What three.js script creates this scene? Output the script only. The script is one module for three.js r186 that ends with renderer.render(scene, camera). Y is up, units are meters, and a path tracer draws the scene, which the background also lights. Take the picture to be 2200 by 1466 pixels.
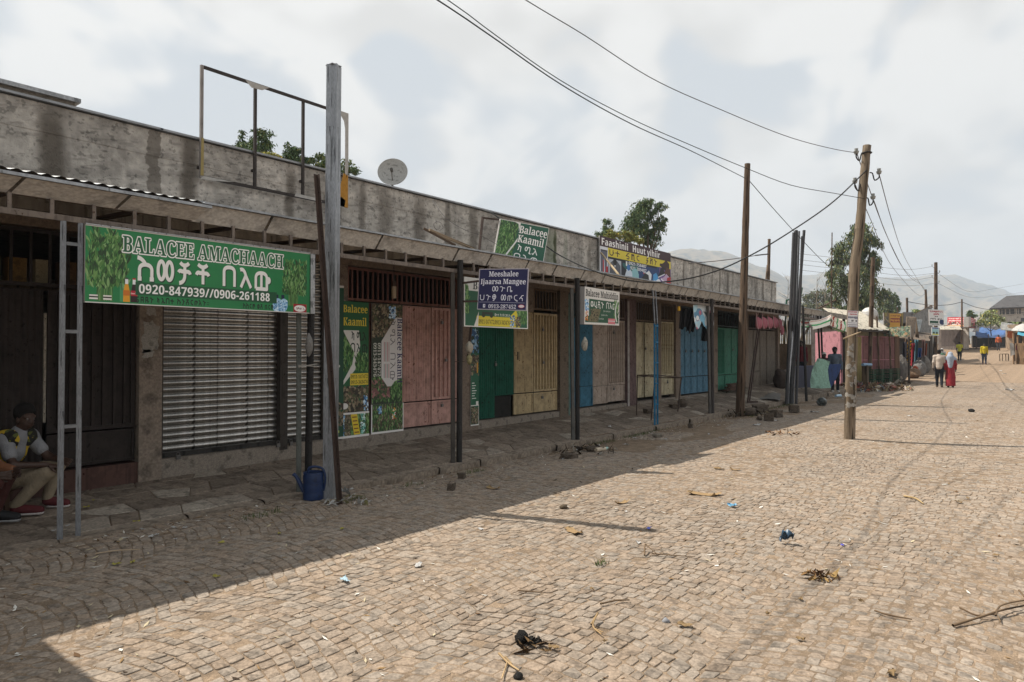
import * as THREE from 'three';
import { mergeGeometries } from 'three/addons/utils/BufferGeometryUtils.js';

// ------------------------------------------------------------------ camera, sky, sun, exposure
// World: x runs along the street away from the viewer, y is up, the shop row stands at negative z. Metres.
const EYE = 1.65, FOCAL = 1467, IMG_W = 2200, IMG_H = 1466, TURN = 38.43 * Math.PI / 180, PITCH = Math.atan(22 / FOCAL);
const V3 = (x, y, z) => new THREE.Vector3(x, y, z);
const fwd0 = V3(Math.cos(TURN), 0, -Math.sin(TURN)), camRight = V3(Math.sin(TURN), 0, Math.cos(TURN));
const camFwd = fwd0.clone().multiplyScalar(Math.cos(PITCH)).add(V3(0, Math.sin(PITCH), 0));
const camUp = fwd0.clone().multiplyScalar(-Math.sin(PITCH)).add(V3(0, Math.cos(PITCH), 0));
const scene = new THREE.Scene();
const camera = new THREE.PerspectiveCamera(2 * Math.atan(IMG_H / 2 / FOCAL) * 180 / Math.PI, IMG_W / IMG_H, 0.1, 9000);
camera.position.set(0, EYE, 0);
camera.lookAt(camFwd.clone().add(camera.position));
const renderer = new THREE.WebGLRenderer({ antialias: true });
renderer.setSize(1024, 682);
renderer.toneMapping = THREE.LinearToneMapping;
renderer.toneMappingExposure = 1.56;
renderer.shadowMap.enabled = true;

const SUN_DIR = V3(-0.2022, 1, -0.701).normalize();
const sun = new THREE.DirectionalLight(new THREE.Color().setRGB(1, 0.94, 0.84), 5);
sun.position.copy(SUN_DIR).multiplyScalar(120).add(V3(18, 0, -5));
sun.target.position.set(18, 0, -5);
sun.castShadow = true;
sun.shadow.radius = 0.9;
sun.shadow.mapSize.set(4096, 4096);
Object.assign(sun.shadow.camera, { left: -60, right: 60, top: 60, bottom: -60, near: 1, far: 320 });
scene.add(sun, sun.target);

// ------------------------------------------------------------------ random numbers and noise
const rng = (s) => () => { s = (s + 0x6d2b79f5) | 0; let t = Math.imul(s ^ (s >>> 15), 1 | s); t = (t + Math.imul(t ^ (t >>> 7), 61 | t)) ^ t; return ((t ^ (t >>> 14)) >>> 0) / 4294967296; };
const lerp = (a, b, t) => a + (b - a) * t, clamp = (x, a = 0, b = 1) => Math.min(b, Math.max(a, x)), smooth = (a, b, x) => { const t = clamp((x - a) / (b - a)); return t * t * (3 - 2 * t); };
const hash = (x, y, s = 0) => { let h = Math.imul(x | 0, 374761393) + Math.imul(y | 0, 668265263) + Math.imul(s | 0, 974634777); h = Math.imul(h ^ (h >>> 13), 1274126177); return ((h ^ (h >>> 16)) >>> 0) / 4294967296; };
const vnoise = (x, y, p = 0, s = 0) => {            // value noise, periodic with p when given
  const ix = Math.floor(x), iy = Math.floor(y), fx = x - ix, fy = y - iy, u = fx * fx * (3 - 2 * fx), v = fy * fy * (3 - 2 * fy);
  const w = (a) => (p ? ((a % p) + p) % p : a);
  const x0 = w(ix), x1 = w(ix + 1), y0 = w(iy), y1 = w(iy + 1);
  return lerp(lerp(hash(x0, y0, s), hash(x1, y0, s), u), lerp(hash(x0, y1, s), hash(x1, y1, s), u), v);
};
const fbm = (x, y, oct = 5, p = 0, s = 0) => { let a = 0.5, t = 0, n = 0; for (let i = 0; i < oct; i++) { t += a * vnoise(x, y, p, s + i); n += a; a *= 0.5; x *= 2; y *= 2; p *= 2; } return t / n; };

// bright hazy sky with soft broken cloud
{
  const W = 2048, H = 1024, data = new Float32Array(W * H * 4);
  for (let j = 0; j < H; j++) {
    const el = ((j + 0.5) / H - 0.5) * Math.PI, sy = Math.sin(el), cy = Math.cos(el);
    for (let i = 0; i < W; i++) {
      const az = ((i + 0.5) / W - 0.5) * 2 * Math.PI, dx = Math.cos(az) * cy, dz = Math.sin(az) * cy, o = (j * W + i) * 4;
      const e = Math.max(sy, 0), k = 2.6 / (e + 0.5), px = dx * k + 31.3, pz = dz * k + 17.7;
      const wx = fbm(px * 0.8 + 9, pz * 0.8, 3, 0, 5) - 0.5, wz = fbm(px * 0.8, pz * 0.8 + 5, 3, 0, 9) - 0.5;
      const n = fbm(px * 0.75 + wx * 1.6, pz * 0.75 + wz * 1.6, 6, 0, 21), m = fbm(px * 2.6 + wx, pz * 2.6 + wz, 4, 0, 33);
      const c = smooth(0.44, 0.54, n + (m - 0.5) * 0.36), low = Math.exp(-e * 5.5);
      const puff = 0.92 + 0.17 * smooth(0.36, 0.66, m);
      const gap = [lerp(0.7, 0.84, low), lerp(0.755, 0.83, low), lerp(0.81, 0.815, low)], cl = [0.93 * puff, 0.918 * puff, 0.892 * puff];
      const cover = c * lerp(1, 0.35, low);
      const glow = 1 + 0.25 * Math.pow(Math.max(0, dx * SUN_DIR.x + sy * SUN_DIR.y + dz * SUN_DIR.z), 6);
      for (let q = 0; q < 3; q++) data[o + q] = sy < -0.02 ? [0.3, 0.27, 0.24][q] : lerp(gap[q], cl[q], cover) * glow * 0.6;
      data[o + 3] = 1;
    }
  }
  const t = new THREE.DataTexture(data, W, H, THREE.RGBAFormat, THREE.FloatType);
  t.mapping = THREE.EquirectangularReflectionMapping; t.magFilter = t.minFilter = THREE.LinearFilter; t.needsUpdate = true;
  scene.background = t; scene.environment = t;
}
scene.fog = new THREE.FogExp2(new THREE.Color().setRGB(0.78, 0.88, 1.0), 0.00042);

// ------------------------------------------------------------------ finding places from picture points
const rayOf = (px, py) => camFwd.clone().addScaledVector(camRight, (px - IMG_W / 2) / FOCAL).addScaledVector(camUp, (IMG_H / 2 - py) / FOCAL);
const atY = (px, py, y = 0) => { const d = rayOf(px, py); return camera.position.clone().addScaledVector(d, (y - EYE) / d.y); };       // on a level plane
const atZ = (px, py, D) => { const d = rayOf(px, py); return camera.position.clone().addScaledVector(d, -D / d.z); };                  // on the upright plane z = -D
const atDepth = (px, py, dep) => camera.position.clone().addScaledVector(rayOf(px, py), dep);                                            // at a distance along the view axis
const groundY = (x) => (x < 38 ? 0 : x < 95 ? 0.00062 * (x - 38) ** 2 : 0.00062 * 57 ** 2 + 0.02 * Math.min(x - 95, 60));                            // the street rises gently far off
const onGround = (px, dep) => { const p = atDepth(px, 755, dep); p.y = groundY(p.x); return p; };
const kerbY = (x) => 0.03 + 0.003 * clamp(x - 2, 0, 30), wallY = (x) => 0.15 + 0.0135 * clamp(x - 3.7, -1, 26);
const FACADE = 8.3, KERB = 6.72;
const walkY = (x, z) => lerp(kerbY(x), wallY(x), clamp((-z - KERB) / (FACADE - KERB)));                                                  // surface of the raised walk

// ------------------------------------------------------------------ textures
const dataTex = (w, h, fn, srgb = true) => {
  const d = new Uint8Array(w * h * 4);
  for (let j = 0; j < h; j++) for (let i = 0; i < w; i++) { const c = fn((i + 0.5) / w, (j + 0.5) / h, i, j), o = (j * w + i) * 4; for (let q = 0; q < 3; q++) d[o + q] = clamp(typeof c === 'number' ? c : c[q]) * 255; d[o + 3] = 255; }
  const t = new THREE.DataTexture(d, w, h, THREE.RGBAFormat);
  t.wrapS = t.wrapT = THREE.RepeatWrapping; t.magFilter = THREE.LinearFilter; t.minFilter = THREE.LinearMipmapLinearFilter; t.generateMipmaps = true;
  if (srgb) t.colorSpace = THREE.SRGBColorSpace;
  t.needsUpdate = true; return t;
};
const rep = (t, u, v) => { const c = t.clone(); c.repeat.set(u, v); c.needsUpdate = true; return c; };
const T = {
  grain: dataTex(512, 512, (u, v) => 0.72 + 0.28 * fbm(u * 64, v * 64, 4, 64, 3) - 0.16 * smooth(0.55, 0.75, fbm(u * 8, v * 8, 5, 8, 8))),
  bump: dataTex(512, 512, (u, v) => fbm(u * 32, v * 32, 5, 32, 14), false),
  rough: dataTex(512, 512, (u, v) => fbm(u * 90, v * 90, 3, 90, 15) * 0.6 + 0.4 * fbm(u * 9, v * 9, 4, 9, 16), false),
  paint: dataTex(512, 512, (u, v) => {               // scuffed paint: vertical runs, chips and dust specks
    const run = fbm(u * 40, v * 3, 4, 0, 41) , b = fbm(u * 6, v * 6, 5, 6, 42), chip = smooth(0.7, 0.74, fbm(u * 34, v * 24, 4, 0, 43)) * smooth(0.42, 0.6, fbm(u * 4, v * 3, 2, 4, 44));
    const k = 0.8 + 0.24 * b - 0.13 * smooth(0.5, 0.75, run) - 0.07 * smooth(0.56, 0.62, fbm(u * 16, v * 18, 3, 0, 46)); return [k * (1 - 0.4 * chip), k * (1 - 0.5 * chip), k * (1 - 0.58 * chip)];
  }),
  zinc: dataTex(512, 512, (u, v) => { const a = vnoise(u * 60, v * 60, 60, 51), b = fbm(u * 10, v * 10, 4, 10, 52); return 0.7 + 0.16 * a + 0.18 * b - 0.3 * smooth(0.6, 0.7, fbm(u * 16, v * 5, 4, 0, 53)); }),
  wood: dataTex(256, 512, (u, v) => { const g = fbm(u * 36, v * 2.5, 5, 0, 61), c = smooth(0.62, 0.68, fbm(u * 26, v * 1.2, 4, 0, 62)); const k = 0.62 + 0.5 * g - 0.4 * c; return [k, k * 0.985, k * 0.96]; }),
  stone: dataTex(512, 512, (u, v) => { const k = 0.7 + 0.34 * fbm(u * 40, v * 40, 4, 40, 71) - 0.15 * smooth(0.5, 0.7, fbm(u * 10, v * 10, 5, 10, 72)); return [k, k * 0.985, k * 0.965]; }),
  dirt: dataTex(1024, 1024, (u, v) => {
    const a = fbm(u * 10, v * 10, 6, 10, 81), b = fbm(u * 90, v * 90, 3, 90, 82), k = 0.62 + 0.3 * a + 0.22 * (b - 0.5), p = smooth(0.66, 0.72, fbm(u * 120, v * 120, 2, 120, 83)) * 0.12;
    return [k + p, (k + p) * 0.965, (k + p) * 0.925];
  }),
  cloth: dataTex(256, 256, (u, v) => 0.78 + 0.14 * fbm(u * 10, v * 10, 4, 10, 91) + 0.05 * Math.sin(u * 2 * Math.PI * 64) * Math.sin(v * 2 * Math.PI * 64)),
  leafv: dataTex(64, 64, (u, v) => 0.75 + 0.25 * fbm(u * 8, v * 8, 3, 8, 95)),
};
const col = (h) => new THREE.Color(h), lin = (r, g, b) => new THREE.Color().setRGB(r, g, b);
const mats = new Map();
const mat = (hex, rough = 0.8, map = null, s = 1, extra = {}) => {    // procedural material: base colour times a grain map laid out in metres
  const key = [hex.getHexString ? hex.getHexString() + hex.r : hex, rough, map, s, JSON.stringify(extra)].join();
  if (!mats.has(key)) {
    const m = new THREE.MeshPhysicalMaterial({ color: hex.isColor ? hex : col(hex), roughness: rough, side: THREE.DoubleSide, specularIntensity: rough > 0.58 && !extra.metalness ? 0.4 : 1, ...extra });
    if (map) m.map = s === 1 ? T[map] : rep(T[map], s, s);
    mats.set(key, m);
  }
  return mats.get(key);
};
const bumped = (m, tex = 'bump', s = 1, k = 0.003) => { const c = m.clone(); c.bumpMap = s === 1 ? T[tex] : rep(T[tex], s, s); c.bumpScale = k; return c; };

// ------------------------------------------------------------------ geometry helpers
const plain = (g) => { const n = g.index ? g.toNonIndexed() : g; for (const k of Object.keys(n.attributes)) if (!['position', 'normal', 'uv'].includes(k)) n.deleteAttribute(k); return n; };
const join = (list) => mergeGeometries(list.map(plain));
const muv = (g, s = 1) => {                           // uv in metres from the main direction of each face
  const n = plain(g), p = n.attributes.position, q = n.attributes.normal, uv = new Float32Array(p.count * 2);
  for (let i = 0; i < p.count; i++) {
    const f = i - (i % 3), ax = Math.abs(q.getX(f)), ay = Math.abs(q.getY(f)), az = Math.abs(q.getZ(f));
    const [a, b] = ay > ax && ay > az ? [p.getX(i), p.getZ(i)] : ax > az ? [p.getZ(i), p.getY(i)] : [p.getX(i), p.getY(i)];
    uv[2 * i] = a * s; uv[2 * i + 1] = b * s;
  }
  n.setAttribute('uv', new THREE.BufferAttribute(uv, 2)); return n;
};
const box = (x0, x1, y0, y1, z0, z1) => muv(new THREE.BoxGeometry(Math.abs(x1 - x0), Math.abs(y1 - y0), Math.abs(z1 - z0)).translate((x0 + x1) / 2, (y0 + y1) / 2, (z0 + z1) / 2));
const basis = (a, b, up = V3(0, 1, 0)) => {            // local y along a->b
  const y = b.clone().sub(a).normalize(); let x = V3().crossVectors(y, up); if (x.lengthSq() < 1e-6) x = V3(1, 0, 0); x.normalize();
  return new THREE.Matrix4().makeBasis(x, y, V3().crossVectors(x, y)).setPosition(a.clone().add(b).multiplyScalar(0.5));
};
const bar = (a, b, w, d = w) => { const g = plain(new THREE.BoxGeometry(w, a.distanceTo(b), d)); uvScale(g, w * 4, a.distanceTo(b)); return g.applyMatrix4(basis(a, b)); };
const uvScale = (g, u, v) => { const t = g.attributes.uv; for (let i = 0; i < t.count; i++) t.setXY(i, t.getX(i) * u, t.getY(i) * v); return g; };
const rod = (a, b, r0, r1 = r0, seg = 10) => { const g = plain(new THREE.CylinderGeometry(r1, r0, a.distanceTo(b), seg)); uvScale(g, 2 * Math.PI * r0, a.distanceTo(b)); return g.applyMatrix4(basis(a, b)); };
const tube = (pts, r, seg = 24, rs = 6) => plain(new THREE.TubeGeometry(new THREE.CatmullRomCurve3(pts), seg, r, rs, false));
const taper = (pts, radii, seg = 20, rs = 12, knob = 0) => {   // tapered, slightly uneven round limb through points
  const c = new THREE.CatmullRomCurve3(pts), fr = c.computeFrenetFrames(seg), pos = [], uv = [], idx = []; let len = 0, last = null;
  for (let i = 0; i <= seg; i++) {
    const t = i / seg, p = c.getPoint(t), k = t * (radii.length - 1), a = Math.floor(Math.min(k, radii.length - 2)), r = lerp(radii[a], radii[a + 1], k - a);
    if (last) len += p.distanceTo(last); last = p;
    for (let j = 0; j <= rs; j++) {
      const w = (j / rs) * 2 * Math.PI, rr = r * (1 + knob * (vnoise(j % rs, i * 0.7, rs, 7) - 0.5));
      const q = p.clone().addScaledVector(fr.normals[i], Math.cos(w) * rr).addScaledVector(fr.binormals[i], Math.sin(w) * rr);
      pos.push(q.x, q.y, q.z); uv.push((j / rs) * 2 * Math.PI * radii[0], len);
      if (i < seg && j < rs) { const b = i * (rs + 1) + j; idx.push(b, b + rs + 1, b + 1, b + 1, b + rs + 1, b + rs + 2); }
    }
  }
  const capc = pos.length / 3, e = c.getPoint(1); pos.push(e.x, e.y, e.z); uv.push(0, len);
  for (let j = 0; j < rs; j++) idx.push(seg * (rs + 1) + j, capc, seg * (rs + 1) + j + 1);
  const g = new THREE.BufferGeometry(); g.setAttribute('position', new THREE.Float32BufferAttribute(pos, 3)); g.setAttribute('uv', new THREE.Float32BufferAttribute(uv, 2)); g.setIndex(idx); g.computeVertexNormals();
  return plain(g);
};
const tri = (pts, uvs) => { const g = new THREE.BufferGeometry(); g.setAttribute('position', new THREE.Float32BufferAttribute(pts.flatMap((p) => [p.x, p.y, p.z]), 3)); g.setAttribute('uv', new THREE.Float32BufferAttribute(uvs ?? pts.flatMap((p) => [p.x + p.z * 0.3, p.y + p.z]), 2)); g.computeVertexNormals(); return g; };
const quad = (a, b, c, d, uv = [0, 0, 1, 0, 1, 1, 0, 1]) => tri([a, b, c, a, c, d], [uv[0], uv[1], uv[2], uv[3], uv[4], uv[5], uv[0], uv[1], uv[4], uv[5], uv[6], uv[7]]);   // a b c d anticlockwise from lower left
const sheet = (fn, nu, nv, su = 1, sv = 1) => {         // parametric sheet with metre-like uv
  const pos = [], uv = [], idx = [];
  for (let j = 0; j <= nv; j++) for (let i = 0; i <= nu; i++) { const p = fn(i / nu, j / nv); pos.push(p.x, p.y, p.z); uv.push((i / nu) * su, (j / nv) * sv); if (i < nu && j < nv) { const b = j * (nu + 1) + i; idx.push(b, b + 1, b + nu + 2, b, b + nu + 2, b + nu + 1); } }
  const g = new THREE.BufferGeometry(); g.setAttribute('position', new THREE.Float32BufferAttribute(pos, 3)); g.setAttribute('uv', new THREE.Float32BufferAttribute(uv, 2)); g.setIndex(idx); g.computeVertexNormals(); return plain(g);
};
const corrugated = (a, b, c, d, pitch = 0.076, depth = 0.018, trap = 0.5) => {   // sheet a b c d (lower left, lower right, upper right, upper left), ribs run from a-b to d-c
  const w = Math.max(a.distanceTo(b), d.distanceTo(c)), n = Math.max(2, Math.round(w / pitch)), nrm = V3().crossVectors(b.clone().sub(a), d.clone().sub(a)).normalize(), k = 4;
  return sheet((u, v) => { const ph = (u * n) % 1, h = trap > 0 ? smooth(0, trap * 0.5, ph) - smooth(0.5, 0.5 + trap * 0.5, ph) : 0.5 + 0.5 * Math.sin(ph * 2 * Math.PI); return a.clone().lerp(b, u).lerp(d.clone().lerp(c, u), v).addScaledVector(nrm, h * depth); }, n * (trap > 0 ? 4 : 6), 1, w, a.distanceTo(d));
};

// ------------------------------------------------------------------ scene bookkeeping
const counts = {};
const numbered = (n) => { const k = (counts[n] = (counts[n] ?? -1) + 1); return k ? n + '_' + String(k).padStart(3, '0') : n; };
const dress = (m) => { m.castShadow = true; m.receiveShadow = true; return m; };
const thing = (name, label, category, group) => { const g = new THREE.Group(); g.name = numbered(name); g.userData = { label, category, ...(group ? { group } : {}) }; scene.add(g); return g; };
const part = (parent, name, geo, m, label) => { const o = dress(new THREE.Mesh(Array.isArray(geo) ? join(geo) : geo, m)); o.name = name; if (label) o.userData.label = label; parent.add(o); return o; };
const sub = (parent, name, label) => { const g = new THREE.Group(); g.name = name; if (label) g.userData.label = label; parent.add(g); return g; };
const solo = (name, geo, m, label, category, group) => { const o = part(scene, numbered(name), geo, m); o.userData = { label, category, ...(group ? { group } : {}) }; return o; };
const structure = (name, geo, m) => { const o = geo ? dress(new THREE.Mesh(Array.isArray(geo) ? join(geo) : geo, m)) : new THREE.Group(); o.name = numbered(name); o.userData = { kind: 'structure' }; scene.add(o); return o; };

// ------------------------------------------------------------------ ground, street, raised walk
const apron = (x, z) => -0.055 * smooth(5.6, 6.6, -z) * smooth(4.6, 6.2, x);
const streetY = (x, z) => groundY(x) + apron(x, z) + 0.03 * (fbm(x * 0.5, z * 0.5, 3, 0, 4) - 0.5);
{
  const R = [0, 3, 6, 10, 15, 20, 26, 33, 40, 48, 57, 67, 78, 90, 105, 125, 155, 200, 300, 500, 900, 1600, 2600, 3800], N = 96, pos = [], uv = [], idx = [];
  R.forEach((r, j) => { for (let i = 0; i <= N; i++) { const a = (i / N) * 2 * Math.PI, x = Math.cos(a) * r + 10, z = Math.sin(a) * r; pos.push(x, groundY(x) - 0.06, z); uv.push(x * 0.4, z * 0.4); if (j && i < N) { const b = (j - 1) * (N + 1) + i; idx.push(b, b + 1, b + N + 2, b, b + N + 2, b + N + 1); } } });
  const g = new THREE.BufferGeometry(); g.setAttribute('position', new THREE.Float32BufferAttribute(pos, 3)); g.setAttribute('uv', new THREE.Float32BufferAttribute(uv, 2)); g.setIndex(idx); g.computeVertexNormals();
  structure('ground', g, bumped(mat(lin(0.31, 0.235, 0.17), 0.95, 'dirt'), 'rough', 1, 0.02));
}
const street = structure('street');
{
  // trodden earth between the stones, uneven so that it fills some joints and leaves others open
  const bedMat = bumped(mat(lin(0.36, 0.284, 0.213), 0.97, 'dirt', 0.9), 'rough', 2.2, 0.008);
  const bedY = (x, z) => streetY(x, z) - 0.0056 + 0.005 * smooth(0.3, 0.62, fbm(x * 0.9 + 3, z * 0.9, 4, 0, 44)) * smooth(6.2, 4.4, -z);
  part(street, 'earth_bed', sheet((u, v) => { const x = lerp(-4, 44, u), z = lerp(-6.9, 2.6, v); return V3(x, bedY(x, z), z); }, 300, 64, 48, 9.8), bedMat);
  part(street, 'earth_road', sheet((u, v) => { const x = lerp(43.7, 130, u), z = lerp(-26, 22, v); return V3(x, groundY(x) - 0.02 + 0.05 * (fbm(x * 0.3, z * 0.3, 3, 0, 9) - 0.5), z); }, 120, 40, 40, 22), bumped(mat(lin(0.43, 0.335, 0.25), 0.97, 'dirt', 1), 'rough', 2, 0.02));
  const R = rng(11), near = [], mid = [], LANE = 1.42, P = 0.09;
  const stoneMat = bumped(mat(lin(1, 1, 1), 0.86, 'stone', 1.7, { vertexColors: true }), 'bump', 3, 0.004);
  const rowX = (r, z, lane) => { const q = (z - lane) / LANE; return r * P + 0.25 * Math.cos(q * 2.75) + 0.022 * (vnoise(z * 7, r, 0, 5) - 0.5) + 0.06 * (vnoise(z * 1.7, r * 0.21, 0, 6) - 0.5); };
  const stones = [];
  for (let lane = -6.9 + LANE / 2 - 0.25; lane < 2.2; lane += LANE) {
    for (let r = -40; r < 488; r++) {
      let z = lane - LANE / 2 + 0.42 * (vnoise(r * 0.16, lane * 3, 0, 8) - 0.5);
      const end = lane + LANE / 2 + 0.42 * (vnoise(r * 0.16, (lane + LANE) * 3, 0, 8) - 0.5);
      while (z < end - 0.02) {
        let w = 0.06 + R() * 0.058; if (end - z - w < 0.06) w = end - z;
        const gap = 0.0025 + R() * 0.004, za = z + gap, zb = z + w - gap, j = () => (R() - 0.5) * 0.013;
        const c = [[rowX(r, za, lane) + gap + j(), za + j()], [rowX(r + 1, za, lane) - gap + j(), za + j()], [rowX(r + 1, zb, lane) - gap + j(), zb + j()], [rowX(r, zb, lane) + gap + j(), zb + j()]];
        z += w;
        if (R() < 0.012) continue;
        const cx = (c[0][0] + c[1][0] + c[2][0] + c[3][0]) / 4, cz = (c[0][1] + c[1][1] + c[2][1] + c[3][1]) / 4;
        if (cz < -6.68 || cx < -2.8 || cx > 43.6) continue;
        if (cx > 10 && cz < -5.0 - 0.4 * vnoise(cx * 0.7, 3) && vnoise(cx * 0.8, cz * 0.8, 0, 12) > 0.62 - 0.12 * smooth(5.2, 6.2, -cz)) continue;   // stones buried under dirt by the kerb
        stones.push([c, cx, cz, R(), R(), R()]);
      }
    }
  }
  const build = (s, fine) => {
    const [c, cx, cz, a, b, t] = s, y = streetY(cx, cz) + (a - 0.5) * 0.0048, tx = (b - 0.5) * 0.045, tz = (t - 0.5) * 0.045, pos = [], colr = [], uv = [];
    const k = (0.88 + 0.22 * hash(cx * 977, cz * 991)) * (0.86 + 0.28 * fbm(cx * 0.45 + 5, cz * 0.45, 4, 0, 48)), warm = 0.95 + 0.1 * hash(cx * 551, cz * 733, 2), cc = [0.365 * k, 0.3 * k * (2 - warm) , 0.242 * k * (2 - warm) * (2 - warm)];
    let ring;
    if (fine) { ring = []; c.forEach((p, i) => { const q = c[(i + 1) % 4], l = c[(i + 3) % 4], f1 = 0.05 + 0.13 * hash(cx * 311 + i, cz * 97), f2 = 0.05 + 0.13 * hash(cx * 131 + i, cz * 57); ring.push([lerp(p[0], l[0], f1), lerp(p[1], l[1], f1)], [lerp(p[0], q[0], f2), lerp(p[1], q[1], f2)]); }); } else ring = c;
    const at = (p, s, h) => { const x = cx + (p[0] - cx) * s, z = cz + (p[1] - cz) * s; return [x, y + h + (x - cx) * tx + (z - cz) * tz, z]; };
    const put = (...v) => { for (const q of v) { pos.push(...q); colr.push(...cc); uv.push(q[0], q[2]); } };
    const n = ring.length, top = ring.map((p, i) => at(p, 0.91 + 0.05 * hash(cx * 77 + i, cz * 31, 4), 0)), rim = ring.map((p) => at(p, 1, -0.0026)), low = ring.map((p) => at(p, 1.02, fine ? -0.026 : -0.02)), mid_ = [cx, y + 0.0025, cz];
    for (let i = 0; i < n; i++) { const m = (i + 1) % n; if (fine) put(mid_, top[m], top[i]); put(top[i], top[m], rim[m], top[i], rim[m], rim[i]); if (fine) put(rim[i], rim[m], low[m], rim[i], low[m], low[i]); }
    if (!fine) { put(top[0], top[2], top[1], top[0], top[3], top[2]); for (let i = 0; i < n; i++) { const m = (i + 1) % n; put(rim[i], rim[m], low[m], rim[i], low[m], low[i]); } }
    return [pos, colr, uv];
  };
  const geo = (list) => { const g = new THREE.BufferGeometry(), P = new Float32Array(list.reduce((a, l) => a + l[0].length, 0)), K = new Float32Array(P.length), U = new Float32Array(P.length / 3 * 2); let o = 0; for (const [p, k, u] of list) { P.set(p, o); K.set(k, o); U.set(u, o / 3 * 2); o += p.length; } g.setAttribute('position', new THREE.BufferAttribute(P, 3)); g.setAttribute('color', new THREE.BufferAttribute(K, 3)); g.setAttribute('uv', new THREE.BufferAttribute(U, 2)); g.computeVertexNormals(); return g; };
  const seen = (s) => { const d = V3(s[1], -EYE, s[2]), w = d.dot(camFwd), u = d.dot(camRight) / w * FOCAL, v = d.dot(camUp) / w * FOCAL; return w > 0 && Math.abs(u) < 1090 && Math.abs(v) < 725 ? w : 1e9; };
  const order = stones.map((s) => [seen(s), s]).sort((a, b) => a[0] - b[0]), own = new Set(order.slice(0, 300).map((o) => o[1]));
  for (const s of stones) { if (own.has(s)) part(street, 'cobblestone', geo([build(s, true)]), stoneMat); else if (s[1] < 9) near.push(build(s, true)); else mid.push(build(s, false)); }
  for (const l of [near, mid]) part(street, 'cobblestones', geo(l), stoneMat).userData.kind = 'stuff';
}
const walk = structure('pavement');
{
  const bed = bumped(mat(lin(0.3, 0.236, 0.18), 0.95, 'dirt', 1.3), 'rough', 3, 0.006), kerb = bumped(mat(lin(0.36, 0.3, 0.243), 0.95, 'stone', 1), 'rough', 2, 0.012);
  part(walk, 'mortar_bed', sheet((u, v) => { const x = lerp(-4, 31, u), z = lerp(-KERB - 0.06, -FACADE - 0.12, v); return V3(x, walkY(x, z) - 0.014, z); }, 70, 4, 35, 2), bed);
  const R = rng(21);
  for (let x = -4; x < 31;) {                          // kerb stones, worn and uneven
    const w = 0.7 + R() * 0.5, e = Math.min(x + w, 31), dz = (R() - 0.5) * 0.05, h = kerbY(x) + (R() - 0.6) * 0.02;
    part(walk, 'kerb_stone', sheet((u, v) => { const X = lerp(x + 0.006, e - 0.006, u), n = (vnoise(X * 9, v * 3, 0, 31) - 0.5) * 0.035; const prof = [[-0.02, -0.12], [0.0, 0.6 * h], [-0.015, h - 0.012], [-0.045, h], [-0.17, h + 0.002]][Math.round(v * 4)]; return V3(X, prof[1] + n * (v > 0.3 && v < 0.8 ? 0.5 : 0.15), -KERB + 0.04 + dz + prof[0] + n); }, 8, 4, w, 0.4), kerb);
    x = e;
  }
  const tones = [[0.27, 0.222, 0.18], [0.3, 0.247, 0.2], [0.24, 0.197, 0.16], [0.335, 0.278, 0.227], [0.47, 0.42, 0.36], [0.39, 0.34, 0.287]].map((c) => bumped(mat(lin(...c), 0.9, 'stone', 1.3), 'bump', 3, 0.004));
  const stuff = [[], [], [], [], [], []], nx = 96, nz = 5, jx = (i, j) => -4 + i * 0.365 + (hash(i, j, 51) - 0.5) * 0.24 + (j % 2) * 0.12, jz = (i, j) => lerp(-KERB - 0.1, -FACADE - 0.1, j / nz) + (j > 0 && j < nz ? (hash(i, j, 52) - 0.5) * 0.2 : 0);
  let made = 0;
  for (let i = 0; i < nx; i++) for (let j = 0; j < nz; j++) {
    let c = [[i, j], [i + 1, j], [i + 1, j + 1], [i, j + 1]].map(([a, b]) => [jx(a, b), jz(a, b)]);
    const mx = c.reduce((a, p) => a + p[0], 0) / 4, mz = c.reduce((a, p) => a + p[1], 0) / 4;
    if (mx > 31 || mx < -3.8) continue;
    const s = 0.955 - 0.03 * hash(i, j, 53), h = -0.005 + 0.004 * hash(i, j, 54), tone = hash(i, j, 55) < 0.1 ? 4 : hash(i, j, 55) < 0.17 ? 5 : Math.floor(hash(i, j, 56) * 4);
    const top = c.map(([x, z]) => { const X = lerp(mx, x, s), Z = lerp(mz, z, s); return V3(X, walkY(X, Z) + h, Z); }), low = c.map(([x, z]) => { const X = lerp(mx, x, s + 0.05), Z = lerp(mz, z, s + 0.05); return V3(X, walkY(X, Z) - 0.02, Z); });
    const pts = [top[0], top[1], top[2], top[0], top[2], top[3]]; for (let q = 0; q < 4; q++) { const m = (q + 1) % 4; pts.push(top[q], low[q], low[m], top[q], low[m], top[m]); }
    const g = tri(pts, pts.flatMap((p) => [p.x, p.z]));
    if (mx > 0.6 && made < 298) { part(walk, 'flagstone', g, tones[tone]); made++; } else stuff[tone].push(g);
  }
  stuff.forEach((l, k) => l.length && (part(walk, 'flagstones', l, tones[k]).userData.kind = 'stuff'));
}
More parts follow.
